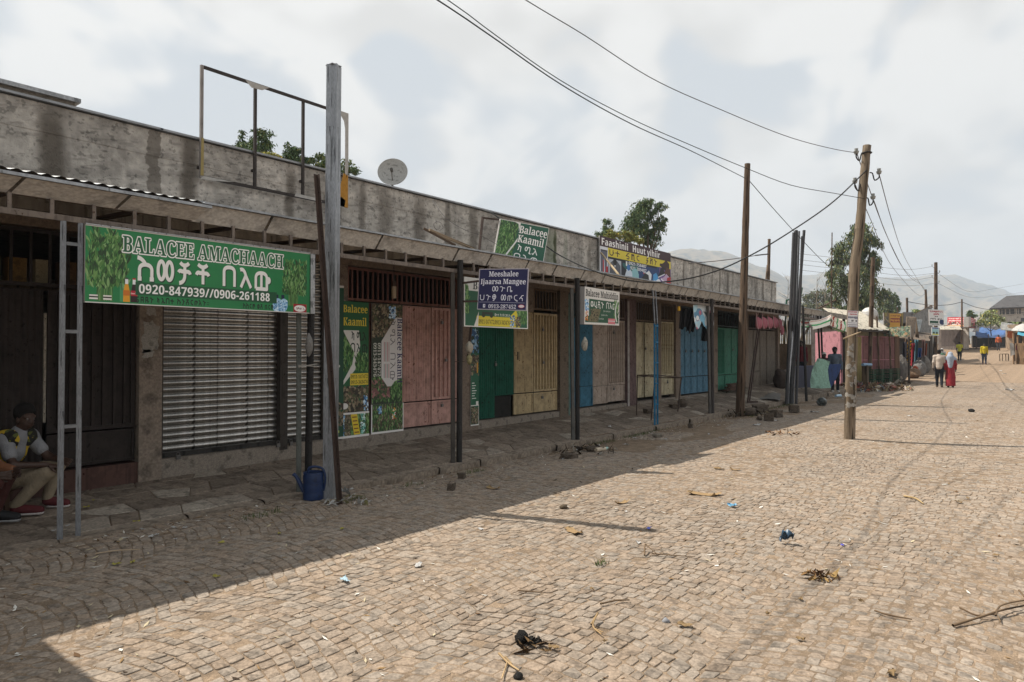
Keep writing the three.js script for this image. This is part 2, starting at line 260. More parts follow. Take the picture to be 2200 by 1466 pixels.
// grass growing along the kerb
{
  const R = rng(31), pts = [];
  const tuft = (x, z, n, s) => { for (let i = 0; i < n; i++) { const a = R() * 6.28, px = x + (R() - 0.5) * s, pz = z + (R() - 0.5) * s * 0.35, h = 0.02 + R() * 0.05, w = 0.004, y = streetY(px, pz) - 0.01; pts.push(V3(px - Math.sin(a) * w, y, pz + Math.cos(a) * w), V3(px + Math.sin(a) * w, y, pz - Math.cos(a) * w), V3(px + Math.cos(a) * h * 0.6, y + h, pz + Math.sin(a) * h * 0.6)); } };
  for (const [px, py, n, s] of [[1330, 928, 900, 1.5], [1385, 920, 900, 1.5], [1360, 930, 500, 1], [1650, 872, 700, 1.6], [1690, 866, 500, 1], [560, 1110, 120, 0.5], [1010, 1008, 120, 0.5], [1290, 945, 250, 0.8], [880, 1035, 60, 0.5], [760, 1075, 60, 0.3], [1293, 1212, 60, 0.14], [1460, 905, 250, 1.2]]) { const p = atY(px, py); tuft(p.x, p.z, n, s); }
  const g = solo('grass', tri(pts), mat(lin(0.075, 0.1, 0.035), 0.9), 'low green grass growing along the kerb of the raised walk', 'grass'); g.userData.kind = 'stuff';
}
// ------------------------------------------------------------------ hills
const hillTex = dataTex(1024, 512, (u, v) => {
  const f = fbm(u * 26, v * 26, 5, 26, 101), p = vnoise(u * 46 + f * 2, v * 60 + f, 0, 102), tree = smooth(0.5, 0.62, fbm(u * 60, v * 60, 4, 60, 103) * 0.6 + f * 0.4);
  const c = [lerp(0.42, 0.6, p), lerp(0.38, 0.52, p), lerp(0.3, 0.4, p)]; return [lerp(c[0], 0.2, tree * 0.8), lerp(c[1], 0.22, tree * 0.8), lerp(c[2], 0.17, tree * 0.8)];
});
const hill = (depth, profile, seed, foot = 0.45) => {
  const at = (px) => { let k = 0; while (k < profile.length - 2 && px > profile[k + 1][0]) k++; const [a, b] = [profile[k], profile[k + 1]], t = clamp((px - a[0]) / (b[0] - a[0])); return lerp(a[1], b[1], t * t * (3 - 2 * t) * 0.6 + t * 0.4); };
  const x0 = profile[0][0], x1 = profile.at(-1)[0];
  const g = sheet((u, v) => {
    const px = lerp(x0, x1, u), H = EYE + (755 - at(px)) / FOCAL * depth, d = v < 0.6 ? lerp(foot, 1, v / 0.6) : lerp(1, 1.5, (v - 0.6) / 0.4), s = v < 0.6 ? v / 0.6 : 1 - (v - 0.6) / 0.4 * 0.7;
    const p = atDepth(px, 755, depth * d), n = fbm(u * 26 + seed, v * 9, 5, 0, seed), gully = fbm(u * 40 + seed, v * 3, 4, 0, seed + 3);
    p.y = Math.max(-8, H * Math.pow(s, 1.25) * (1 + 0.5 * (gully - 0.5) * (1 - s) * 1.4) + (n - 0.5) * 0.055 * depth * s * (1 - s) * 3 + (fbm(u * 220, v * 60, 3, 0, seed) - 0.5) * depth * 0.0055 * s); return p;
  }, 260, 44, (x1 - x0) / 500, 2.2);
  structure('hill', g, mat(lin(0.75, 0.75, 0.75), 0.95, 0, 1, {})).material = Object.assign(mat(lin(0.8, 0.8, 0.8), 1).clone(), { map: hillTex });
};
hill(2100, [[-900, 735], [300, 690], [900, 640], [1200, 590], [1400, 548], [1480, 531], [1560, 538], [1640, 572], [1720, 612], [1800, 650], [1900, 690], [2300, 745]], 201);
hill(2600, [[900, 745], [1500, 680], [1700, 590], [1790, 584], [1880, 594], [1960, 596], [2010, 588], [2050, 588], [2110, 606], [2200, 634], [2400, 690], [2900, 740]], 207);

// ------------------------------------------------------------------ the long concrete shop row
const shop = thing('shop_building', 'long low concrete shop row with stained parapet and painted metal doors', 'building');
const PAR = 8.28, ROOF = 3.22, TOP = 4.25;
const stainTex = (x0, x1, w, h, y0, y1, stains) => dataTex(w, h, (u, v) => {
  const X = lerp(x0, x1, u) / 1.107, Y = 1.65 + (lerp(y0, y1, v) - 1.65) / 1.107;
  let k = 0.76 + 0.2 * (fbm(X * 1.3, Y * 2.2, 5, 0, 111) - 0.5) + 0.24 * (fbm(X * 14, Y * 14, 3, 0, 112) - 0.5) + 0.08 * (fbm(X * 40, Y * 40, 2, 0, 113) - 0.5);
  const pit = smooth(0.66, 0.72, fbm(X * 26, Y * 30, 3, 0, 114)), drag = smooth(0.6, 0.75, fbm(X * 5 + Y * 6, Y * 26 - X * 5, 3, 0, 115)); k *= 1 - 0.2 * pit - 0.12 * drag;
  k *= 1 + 0.12 * smooth(0.45, 0.7, fbm(X * 0.6, Y * 3, 4, 0, 116));
  k *= 1 - 0.13 * smooth(0.5, 0.7, fbm(X * 4.2, Y * 0.5, 4, 0, 118));                      // faint runs of rainwater
  let c = [k, k * 0.962, k * 0.91];
  for (const [sx, sw, ya, yb, d, hard, tint] of stains) {
    if (Math.abs(X - sx) > sw * 2.2 + 0.25) continue; const wob = (fbm(Y * 9, sx * 3, 4, 0, 117) - 0.5) * 0.07 + hard * 0.05 * (fbm(Y * 30, sx, 3, 0, 120) - 0.5), dist = Math.abs(X - sx + wob) / (sw * (0.75 + 0.6 * fbm(X * 8, Y * 5, 3, 0, 119)));
    const a = d * (1 - smooth(hard ? 0.85 : 0.2, 1, dist)) * smooth(yb + 0.03, yb - (hard ? 0.02 : 0.35) * (1), Y) * smooth(ya - (hard ? 0.03 : 0.25), ya + 0.06, Y);
    if (a > 0) { const t = tint ?? [0.33, 0.3, 0.265]; c = c.map((q, i) => lerp(q, t[i], a)); }
  }
  return c;
});
{
  const stA = [[2.35, 0.16, 3.2, 4.1, 0.72, 0], [3.3, 0.07, 3.2, 4.0, 0.5, 1], [3.68, 0.14, 3.2, 4.2, 0.7, 0], [1.5, 0.3, 3.2, 4.1, 0.3, 0], [4.95, 0.09, 3.3, 4.1, 0.55, 0], [5.62, 0.1, 3.2, 3.75, 0.7, 1], [6.1, 0.08, 3.2, 4.1, 0.5, 0], [6.5, 0.2, 3.2, 4.1, 0.45, 0], [7.2, 0.18, 3.2, 4.1, 0.5, 0], [7.8, 0.1, 3.2, 4.1, 0.5, 0]];
  const stB = [[8.4, 0.15, 3.2, 4.1, 0.5, 0], [9.3, 0.2, 3.2, 4.1, 0.35, 0], [10.6, 0.25, 3.2, 4.1, 0.5, 0, [0.45, 0.5, 0.4]], [10.75, 0.07, 3.2, 4.1, 0.7, 0, [0.2, 0.23, 0.13]], [11.1, 0.1, 3.2, 4.1, 0.45, 0, [0.6, 0.62, 0.55]], [12, 0.1, 3.2, 4.1, 0.4, 0]];
  for (let x = 15.6, i = 0; x < 24; x += 0.5 + hash(i, 7) * 0.75, i++) stB.push([x, 0.05 + 0.07 * hash(i, 3), 3.2, 4.1, 0.45 + 0.3 * hash(i, 4), 0]);
  const piece = (x0, x1, w, st) => {
    const m = bumped(mat(lin(0.78, 0.78, 0.78), 0.95).clone(), 'rough', 3, 0.012); m.map = stainTex(x0, x1, w, 192, 3.2, TOP, st); m.map.wrapS = m.map.wrapT = THREE.ClampToEdgeWrapping;
    const u = (g) => { const p = g.attributes.position, t = g.attributes.uv; for (let i = 0; i < p.count; i++) t.setXY(i, (p.getX(i) - x0) / (x1 - x0), (p.getY(i) - 3.2) / (TOP - 3.2)); return g; };
    m.bumpMap = rep(T.rough, (x1 - x0), 0.8);
    part(shop, 'parapet_wall', u(box(x0, x1, ROOF - 0.1, 3.95, -PAR, -PAR - 0.16)), m); part(shop, 'parapet_wall', u(box(x0, x1, 3.95, TOP, -PAR + 0.006, -PAR - 0.16)), m);
  };
  piece(-1.5, 8.75, 2048, stA); piece(8.75, 26.68, 2048, stB);
  const conc = bumped(mat(lin(0.27, 0.245, 0.215), 0.95, 'grain', 1), 'rough', 2, 0.01), zinc = mat(lin(0.42, 0.43, 0.44), 0.5, 'zinc', 1, { metalness: 0.55 });
  for (let x = -1.5; x < 26.6; x += 2.6) part(shop, 'coping', bar(V3(x, TOP + 0.022 + hash(x * 7, 1) * 0.008, -PAR - 0.07), V3(Math.min(x + 2.63, 26.72), TOP + 0.022 + hash(x * 9, 2) * 0.008, -PAR - 0.07), 0.25, 0.024), zinc);
  part(shop, 'side_parapet', box(26.52, 26.68, ROOF - 0.1, TOP - 0.003, -PAR - 0.162, -16), conc);
  part(shop, 'roof_slab', box(-1.5, 27.2, 3.1, ROOF, -PAR - 0.003, -16), conc);
  part(shop, 'back_wall', [box(-1.5, 27.2, -0.1, 3.1, -15.8, -16), box(-1.5, -1.3, -0.1, 3.1, -FACADE - 0.2, -15.8), box(27, 27.2, -0.1, 3.1, -FACADE - 0.2, -15.8)], conc);
  part(shop, 'floor_slab', box(-1.3, 27, -0.1, 0.3, -FACADE - 0.21, -15.8), conc);
  const rb = atZ(160, 213, 9.4); part(shop, 'roof_block', [box(-1.4, rb.x, ROOF, rb.y - 0.05, -9.4, -14)], conc); part(shop, 'roof_block_coping', box(-1.45, rb.x + 0.05, rb.y - 0.05, rb.y, -9.34, -14.05), zinc);
  part(shop, 'end_canopy', sheet((u, v) => V3(lerp(-6, 0.72, u), lerp(3.3, 3.45, v), lerp(-5.1, -8.28, v)), 4, 2, 6, 3), conc); for (const [x, z] of [[-5.8, -5.2], [-2.6, -5.2], [0.6, -5.2]]) part(shop, 'canopy_post', rod(V3(x, -0.05, z), V3(x, 3.31, z), 0.05, 0.05, 8), conc);
  part(shop, 'end_wall', [box(-6, -1.5, -0.1, ROOF, -PAR - 0.1, -15)], conc);

  // front wall: piers between the openings, lintel and sills
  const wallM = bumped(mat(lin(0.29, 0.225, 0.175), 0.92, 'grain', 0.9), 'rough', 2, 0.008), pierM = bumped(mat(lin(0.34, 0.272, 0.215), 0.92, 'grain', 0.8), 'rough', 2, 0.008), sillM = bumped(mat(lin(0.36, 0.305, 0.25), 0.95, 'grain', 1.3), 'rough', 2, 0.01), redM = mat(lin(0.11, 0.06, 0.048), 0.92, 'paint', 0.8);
  const Zf = -FACADE, open = [[-1.3, 3.5], [3.76, 6.1], [6.3, 8.95], [9.43, 12.08], [12.42, 15.02], [15.48, 17.8], [18.1, 20.34], [20.83, 23.3], [23.6, 26.8]];
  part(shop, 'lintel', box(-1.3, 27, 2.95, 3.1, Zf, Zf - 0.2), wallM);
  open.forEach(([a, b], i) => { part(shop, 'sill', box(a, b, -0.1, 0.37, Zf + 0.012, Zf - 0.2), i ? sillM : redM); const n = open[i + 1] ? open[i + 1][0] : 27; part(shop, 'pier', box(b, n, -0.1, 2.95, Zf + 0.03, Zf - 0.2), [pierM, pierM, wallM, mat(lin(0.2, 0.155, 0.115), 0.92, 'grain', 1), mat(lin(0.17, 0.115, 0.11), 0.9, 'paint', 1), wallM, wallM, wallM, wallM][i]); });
  part(shop, 'pier_trim', box(12.4, 12.46, 0.2, 2.9, Zf + 0.034, Zf - 0.1), mat(lin(0.13, 0.2, 0.17), 0.85, 'paint', 1.5)); part(shop, 'pier_trim', box(15.03, 15.12, 0.2, 2.9, Zf + 0.036, Zf - 0.1), mat(lin(0.42, 0.38, 0.35), 0.85, 'paint', 1.5));

  // ---- doors
  const paint = (hex, s = 1.1) => bumped(mat(hex, 0.66, 'paint', s), 'bump', 1.2, 0.004), steel = mat(lin(0.2, 0.19, 0.18), 0.45, 'zinc', 2, { metalness: 0.7 }), dark = mat(lin(0.03, 0.028, 0.025), 0.8, 'grain', 1);
  const zD = Zf - 0.05;
  const lockAt = (p, x, y) => part(p, 'padlock', [box(x - 0.025, x + 0.025, y - 0.03, y + 0.02, zD + 0.05, zD + 0.075), tube([V3(x - 0.018, y + 0.02, zD + 0.06), V3(x - 0.016, y + 0.05, zD + 0.06), V3(x + 0.016, y + 0.05, zD + 0.06), V3(x + 0.018, y + 0.02, zD + 0.06)], 0.005, 10, 5)], steel);
  const frameOf = (x0, x1, y0, y1, w = 0.035, z = zD + 0.018) => [box(x0, x0 + w, y0, y1, z - 0.02, z), box(x1 - w, x1, y0, y1, z - 0.02, z), box(x0 + w, x1 - w, y1 - w, y1, z - 0.02, z - 0.001), box(x0 + w, x1 - w, y0, y0 + w, z - 0.02, z - 0.001)];
  const leaf = (d, kind, x0, x1, y0, y1, m) => {
    const z = zD;
    if (kind === 'corr') part(d, 'corrugated_panel', [corrugated(V3(x0, y0, z), V3(x1, y0, z), V3(x1, y1, z), V3(x0, y1, z), 0.058, 0.018), ...frameOf(x0, x1, y0, y1, 0.02, z + 0.012)], m);
    if (kind === 'flat') part(d, 'flat_panel', [box(x0, x1, y0, y1, z - 0.01, z), ...frameOf(x0 + 0.001, x1 - 0.001, y0, y1, 0.03, z + 0.016)], m);
    if (kind === 'ribs') { const l = [box(x0, x1, y0, y1, z - 0.012, z - 0.002), ...frameOf(x0, x1, y0, y1, 0.045, z + 0.02)], n = Math.round((x1 - x0) / 0.105); for (let i = 1; i < n; i++) { const x = lerp(x0, x1, i / n); l.push(box(x - 0.017, x + 0.017, y0 + 0.045, y1 - 0.045, z - 0.002, z + 0.03)); } part(d, 'ribbed_panel', l, m); }
  };
  const door = (label, m, list) => { const d = sub(shop, 'shop_door', label); for (const [k, ...a] of list) leaf(d, k, ...a, m); return d; };
  const grille = (x0, x1, y0, y1, m, step = 0.1) => { const g = sub(shop, 'window_grille'); part(g, 'frame', frameOf(x0, x1, y0, y1, 0.04), m); const n = Math.round((x1 - x0) / step); for (let i = 1; i < n; i++) { const x = lerp(x0, x1, i / n); part(g, 'bar', box(x - 0.013, x + 0.013, y0 + 0.04, y1 - 0.04, zD - 0.004, zD + 0.018), m); } return g; };
  const brown = paint(lin(0.035, 0.026, 0.022)), d0 = door('dark brown ribbed metal doors', brown, [['corr', 0.2, 1.2, 0.4, 2.3], ['corr', 1.2, 2.1, 0.4, 2.3], ['corr', 2.1, 2.56, 0.4, 2.3], ['ribs', 2.6, 3.48, 0.78, 2.3], ['flat', 2.6, 3.48, 0.4, 0.76]]);
  part(d0, 'pale_strip', box(2.565, 2.59, 0.9, 2.05, zD, zD + 0.02), mat(lin(0.34, 0.3, 0.24), 0.8, 'paint', 3)); part(d0, 'flat_panel', box(-1.3, 0.19, 0.4, 2.9, zD - 0.02, zD), brown);  // narrow pale strip beside the ribbed leaf
  grille(0.2, 3.48, 2.33, 2.93, brown, 0.17);
  { // a lit-through view of shelves behind the bars is only dim boxes
    const bx = [['#8a6a3a', 2.35, 2.52], ['#a89a7a', 2.6, 2.75], ['#7a5a3a', 2.85, 3.0], ['#b8a888', 2.15, 2.28], ['#6a5a4a', 3.1, 3.25]];
    for (const [h, a, b] of bx) part(shop, 'shelf_box', box(a, b, 2.36, 2.66, Zf - 0.42, Zf - 0.62), mat(h, 0.8, 'grain', 2)); part(shop, 'shelf', box(1.2, 3.45, 2.31, 2.355, Zf - 0.35, Zf - 0.75), mat('#4a3a2a', 0.8, 'wood'));
  }
  // roller shutters, every slat a piece
  const slatM = mat(lin(0.6, 0.58, 0.545), 0.3, 'zinc', 1.4, { metalness: 0.92 });
  const shutter = (x0, x1) => {
    const s = sub(shop, 'roller_shutter', 'galvanised roller shutter of curved slats'), pitch = 0.079, prof = [];
    for (let i = 0; i <= 8; i++) { const t = i / 8; prof.push([t * pitch, t < 0.18 ? -0.006 : 0.018 * Math.sin(Math.PI * (t - 0.18) / 0.82)]); }
    const g = sheet((u, v) => { const k = Math.round(v * 8); return V3(lerp(x0, x1, u), prof[k][0], prof[k][1]); }, 1, 8, x1 - x0, pitch);
    for (let i = 0; i < 32; i++) { const o = part(s, 'slat', g, slatM); o.position.set(0, 0.43 + i * pitch, Zf - 0.08); }
    part(s, 'bottom_rail', box(x0, x1, 0.372, 0.43, Zf - 0.09, Zf - 0.05), mat(lin(0.05, 0.045, 0.04), 0.6, 'zinc', 1)); return s;
  };
  const sh1 = shutter(3.79, 5.35), sh2 = shutter(5.45, 6.07), guide = mat(lin(0.06, 0.05, 0.042), 0.6, 'paint', 1);
  part(shop, 'shutter_guide', [box(3.761, 3.8, 0.372, 2.95, Zf - 0.11, Zf - 0.03)], guide); part(shop, 'shutter_guide', box(5.34, 5.46, 0.3, 2.95, Zf - 0.11, Zf + 0.02), guide); part(shop, 'shutter_guide', box(6.06, 6.1, 0.372, 2.95, Zf - 0.11, Zf - 0.03), guide);
  for (const x of [3.95, 5.3, 5.5]) { const o = lockAt(x < 5.4 ? sh1 : sh2, x, 0.38); o.position.z = 0.03; }
  // pink shop
  const pink = paint('#c49a8e'), pinkB = paint('#7a5448');
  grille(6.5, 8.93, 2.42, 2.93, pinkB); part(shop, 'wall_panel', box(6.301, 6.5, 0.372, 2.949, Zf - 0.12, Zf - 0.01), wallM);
  const dp = door('faded pink corrugated metal door', pink, [['corr', 7.6, 8.27, 0.82, 2.4], ['flat', 7.6, 8.27, 0.4, 0.8], ['ribs', 8.29, 8.92, 0.82, 2.4], ['flat', 8.29, 8.92, 0.4, 0.8]]); lockAt(dp, 8.6, 1.5); lockAt(dp, 8.5, 0.72); lockAt(dp, 8.5, 2.15);
  door('corrugated metal doors under pasted posters', paint('#6a4a40'), [['corr', 6.5, 6.9, 0.4, 2.4], ['corr', 6.92, 7.58, 0.4, 2.4]]);
  // green and cream shop
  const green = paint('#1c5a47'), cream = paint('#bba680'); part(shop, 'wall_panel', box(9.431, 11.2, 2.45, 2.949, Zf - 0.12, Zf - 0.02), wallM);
  const dg = door('dark green corrugated metal door with its lower part missing', green, [['corr', 9.44, 9.98, 0.39, 2.44], ['corr', 10.0, 10.56, 0.8, 2.44]]); lockAt(dg, 9.95, 1.4); part(dg, 'shade_sheet', box(10.0, 10.53, 0.38, 0.79, zD - 0.06, zD - 0.03), dark);  // near-black sheet stands in for the shade in the open lower part
  const dc = door('cream metal door with ribbed leaf', cream, [['corr', 10.58, 11.2, 0.82, 2.44], ['flat', 10.56, 11.2, 0.4, 0.8], ['ribs', 11.22, 12.06, 0.82, 2.44], ['flat', 11.22, 12.06, 0.4, 0.8]]); lockAt(dc, 11.5, 1.42); lockAt(dc, 11.48, 2.1); lockAt(dc, 11.46, 0.7); part(dc, 'vent_hole', box(10.68, 10.74, 1.48, 1.64, zD + 0.01, zD + 0.016), dark);
  grille(11.22, 12.06, 2.5, 2.94, paint('#6e5a44'));
  // blue and beige shop
  const blue = paint('#41748c'), beige = paint('#b2a294'); const db = door('bright blue corrugated metal door', blue, [['corr', 12.44, 12.95, 0.86, 2.4], ['flat', 12.44, 12.95, 0.4, 0.85], ['corr', 12.97, 13.5, 0.86, 2.4], ['flat', 12.97, 13.5, 0.4, 0.85]]);
  part(db, 'paper_notice', box(12.55, 12.68, 1.75, 1.92, zD + 0.015, zD + 0.02), mat('#a8946a', 0.9, 'grain', 3)); grille(12.44, 13.5, 2.44, 2.94, paint('#2a4650'));
  const dbe = door('beige metal door with ribbed leaf and pale lower panel', beige, [['corr', 13.52, 14.17, 0.84, 2.4], ['flat', 13.52, 14.17, 0.42, 0.83], ['ribs', 14.19, 15.0, 0.84, 2.4], ['flat', 14.19, 15.0, 0.44, 0.83]]); lockAt(dbe, 14.4, 2.1); lockAt(dbe, 14.4, 0.75); grille(13.52, 15.0, 2.44, 2.94, paint('#6a5a50'));
  // two cream doors
  const cr2 = paint('#c2b697', 0.8); const de = door('pale cream panelled metal door', cr2, [['flat', 15.5, 16.0, 1.0, 2.4], ['flat', 15.5, 16.0, 0.46, 0.98], ['flat', 16.08, 16.74, 1.0, 2.4], ['flat', 16.08, 16.74, 0.46, 0.98]]); part(de, 'gap', box(16.0, 16.08, 0.46, 2.4, zD - 0.03, zD - 0.02), dark); lockAt(de, 16.04, 1.72);
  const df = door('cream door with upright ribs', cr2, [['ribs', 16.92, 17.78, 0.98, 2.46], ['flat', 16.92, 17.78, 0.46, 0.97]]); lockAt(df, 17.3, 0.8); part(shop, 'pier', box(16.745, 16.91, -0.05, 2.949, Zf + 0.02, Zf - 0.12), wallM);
  grille(15.5, 16.74, 2.42, 2.94, paint('#6e5c48')); grille(16.92, 17.78, 2.48, 2.94, paint('#6e5c48'));
  // blue leaves, green leaves, brown doors
  const bl2 = paint('#577f95'), dh = door('weathered blue folding metal door', bl2, [18.12, 18.56, 19.0, 19.44, 19.88].flatMap((x) => [['flat', x, x + 0.43, 0.92, 2.4], ['flat', x, x + 0.43, 0.42, 0.9]])); for (const x of [18.5, 18.95, 19.4, 19.85, 20.2]) lockAt(dh, x, 1.65); grille(18.12, 20.32, 2.44, 2.94, paint('#33444a'), 0.3);
  const gr2 = paint('#3f7f68'), di = door('sea green metal door with ribbed leaf', gr2, [['ribs', 20.85, 21.6, 0.9, 2.4], ['flat', 20.85, 21.6, 0.42, 0.88], ['flat', 21.62, 22.2, 0.9, 2.4], ['flat', 22.22, 22.75, 0.9, 2.4], ['flat', 21.62, 23.28, 0.42, 0.88], ['flat', 22.77, 23.28, 0.9, 2.4]]); lockAt(di, 22.2, 1.7); grille(20.85, 23.28, 2.44, 2.94, paint('#2c3a36'), 0.28);
  door('grey brown metal doors', paint('#7c7266'), [['flat', 23.62, 24.3, 0.42, 2.4], ['flat', 24.32, 25.0, 0.95, 2.4], ['flat', 24.32, 25.0, 0.42, 0.93], ['flat', 25.02, 25.7, 0.42, 2.4], ['flat', 25.75, 26.78, 0.42, 2.4]]); grille(23.62, 26.78, 2.44, 2.94, paint('#554a40'), 0.3);

  // ---- awning: roof sheet, sloping fascia boards, beam with short uprights
  const board = bumped(mat(lin(0.56, 0.515, 0.455), 0.85, 'grain', 0.6), 'bump', 1.5, 0.003), beamM = mat(lin(0.23, 0.19, 0.16), 0.7, 'paint', 1.2), rawM = mat(lin(0.42, 0.43, 0.44), 0.42, 'zinc', 0.8, { metalness: 0.75 });
  part(shop, 'awning_roof', sheet((u, v) => V3(lerp(3.42, 27.25, u), lerp(3.175, 3.42, v), lerp(-6.79, -PAR - 0.02, v)), 40, 1, 24, 1.5), rawM);
  part(shop, 'awning_edge', box(3.42, 27.25, 3.158, 3.18, -6.775, -6.8), rawM);
  const gaps = [3.45]; for (const px of [583, 820, 984, 1055, 1135, 1195, 1255, 1300, 1345, 1372, 1405, 1437, 1464, 1477, 1501, 1526, 1548, 1570, 1590, 1608, 1628, 1646, 1662, 1680, 1698, 1714, 1730, 1746, 1762, 1778, 1794, 1812]) { const x = atZ(px, 560 + (px - 1000) * 0.16, 6.83).x; if (x > gaps.at(-1) + 0.25 && x < 27) gaps.push(x); } gaps.push(27.25);
  for (let i = 0; i + 1 < gaps.length; i++) { const a = gaps[i] + 0.018, b = gaps[i + 1] - 0.018, s = (hash(i, 3) - 0.5) * 0.02, c = (hash(i, 5) - 0.5) * 0.015; const P = (x, t, o) => V3(x + (t - 1) * 0.06, lerp(2.975, 3.155, t) + (x === a ? s : c) * 0.4, -lerp(6.88, 6.81, t) - o); part(shop, 'fascia_board', [quad(P(a, 0, 0), P(b, 0, 0), P(b, 1, 0), P(a, 1, 0), [a, 0, b, 0, b, 0.25, a, 0.25]), quad(P(b, 0, 0.012), P(a, 0, 0.012), P(a, 1, 0.012), P(b, 1, 0.012)), quad(P(a, 0, 0.012), P(b, 0, 0.012), P(b, 0, 0), P(a, 0, 0)), quad(P(a, 0, 0.012), P(a, 0, 0), P(a, 1, 0), P(a, 1, 0.012)), quad(P(b, 0, 0), P(b, 0, 0.012), P(b, 1, 0.012), P(b, 1, 0))], board); }
  // the older corrugated stretch at the near end
  const cz = (x, t) => V3(x, lerp(3.155, 3.44, t), -lerp(6.74, PAR + 0.02, t));
  part(shop, 'corrugated_roof', corrugated(cz(0.75, 0), cz(3.48, 0), cz(3.48, 1), cz(0.75, 1), 0.11, 0.017, 0), rawM);
  part(shop, 'gutter_strip', box(0.75, 3.55, 3.112, 3.14, -6.735, -6.765), rawM);
  [0.4, 1.93, 2.77, 3.53].forEach((x, i, l) => { if (!l[i + 1]) return; const a = x + 0.015, b = l[i + 1] - 0.015, P = (X, t) => V3(X + (t - 1) * 0.08, lerp(2.985, 3.11, t), -lerp(6.88, 6.76, t)); part(shop, 'fascia_board', [quad(P(a, 0), P(b, 0), P(b, 1), P(a, 1), [a, 0, b, 0, b, 0.3, a, 0.3])], board); });
  part(shop, 'front_beam', box(-1.5, 27.25, 2.8, 2.852, -6.83, -6.88), beamM); part(shop, 'top_beam', box(-1.5, 27.25, 2.985, 3.02, -6.9, -6.94), beamM);
  for (let x = -1.2, i = 0; x < 27; x += 0.31 + 0.07 * hash(i, 9), i++) part(shop, 'upright', box(x, x + 0.03, 2.852, 2.985, -6.84, -6.87), beamM);
  for (let x = -1.3; x < 27; x += 1.05) part(shop, 'rafter', bar(V3(x, 3.0, -6.92), V3(x, 3.06, -FACADE), 0.045, 0.045), mat(lin(0.1, 0.075, 0.06), 0.85, 'wood'));
}
// torn notices pasted on the pier between the dark doors and the shutter
{
  const R = rng(77), m = mat(lin(0.42, 0.39, 0.34), 0.9, 'grain', 2), shape = (x, y, w, h, seed) => { const s = new THREE.Shape(), n = 22; for (let i = 0; i < n; i++) { const a = (i / n) * 6.283, q = Math.max(Math.abs(Math.cos(a)), Math.abs(Math.sin(a))), r = (0.72 + 0.45 * hash(i, seed)) / q, X = x + Math.cos(a) * r * w / 2, Y = y + Math.sin(a) * r * h / 2; i ? s.lineTo(X, Y) : s.moveTo(X, Y); } return muv(new THREE.ExtrudeGeometry(s, { depth: 0.002, bevelEnabled: false }).translate(0, 0, -FACADE + 0.031)); };
  solo('torn_notice', shape(3.625, 1.82, 0.19, 0.34, 3), m, 'torn pale paper notice pasted on the pier beside the roller shutter', 'poster');
  solo('torn_notice', shape(3.63, 2.12, 0.12, 0.1, 4), m, 'small scrap of torn paper above the torn notice on the pier', 'poster');
  solo('torn_notice', shape(3.6, 1.62, 0.13, 0.1, 6), m, 'small torn paper strip below the torn notice on the pier', 'poster');
}
// empty billboard frame with scraps of the old banner
{
  const b = thing('billboard_frame', 'empty steel billboard frame with torn banner scraps on the parapet', 'billboard'), z = -PAR + 0.08, sX = (x) => x * 1.108, sY = (y) => 1.65 + (y - 1.65) * 1.108, m = mat(lin(0.3, 0.27, 0.25), 0.6, 'paint', 2), dk = mat(lin(0.06, 0.05, 0.045), 0.7, 'paint', 2), w = 0.034, A = [sX(3.77), sX(5.76)], B = [sY(3.575), sY(4.835)];
  const q = (n, a, c, mm, d = w) => part(b, n, bar(V3(a[0], a[1], z), V3(c[0], c[1], z), w, d), mm);
  q('frame_bar', [A[0], B[0]], [A[0], B[1]], m); q('frame_bar', [A[1], B[0]], [A[1], B[1]], m); q('frame_bar', [A[0] + 0.016, B[1] - 0.016], [A[1] - 0.016, B[1] - 0.016], dk); q('frame_bar', [A[0] + 0.016, B[0] + 0.016], [A[1] - 0.016, B[0] + 0.016], dk);
  for (const u of [4.42, 5.08]) q('upright', [sX(u), B[0] + 0.03], [sX(u), B[1] - 0.03], dk);
  for (const [x, y] of [[3.77, 3.7], [5.76, 3.7], [4.42, 3.8], [5.08, 3.8]]) part(b, 'bracket', bar(V3(sX(x), sY(y), z - 0.01), V3(sX(x), sY(y), -PAR), 0.03), dk);
  const scrap = (pts, mm) => { const s = new THREE.Shape(pts.map(([x, y]) => new THREE.Vector2(sX(x), sY(y)))); part(b, 'banner_scrap', muv(new THREE.ExtrudeGeometry(s, { depth: 0.003, bevelEnabled: false }).translate(0, 0, z + w / 2 + 0.001)), mm); };
  const white = mat('#c9c5be', 0.8, 'cloth', 3), orange = mat('#c9913f', 0.8, 'cloth', 3);
  scrap([[4.28, 4.83], [4.6, 4.83], [4.5, 4.77], [4.36, 4.76]], white); scrap([[5.6, 4.84], [5.775, 4.84], [5.775, 4.1], [5.74, 3.95], [5.735, 4.55], [5.7, 4.72]], white); scrap([[5.61, 3.57], [5.77, 3.57], [5.77, 4.0], [5.7, 4.02], [5.63, 3.8]], orange); scrap([[5.6, 3.56], [5.71, 3.56], [5.73, 3.66], [5.66, 3.7], [5.6, 3.64]], white); scrap([[3.752, 3.56], [3.79, 3.6], [4.15, 3.6], [3.9, 3.565]], white); scrap([[4.95, 3.58], [5.36, 3.575], [5.34, 3.61], [4.97, 3.62]], white); scrap([[3.755, 3.6], [3.79, 3.6], [3.79, 4.02], [3.762, 4.02]], mat('#b3a06a', 0.85, 'cloth', 3));
}
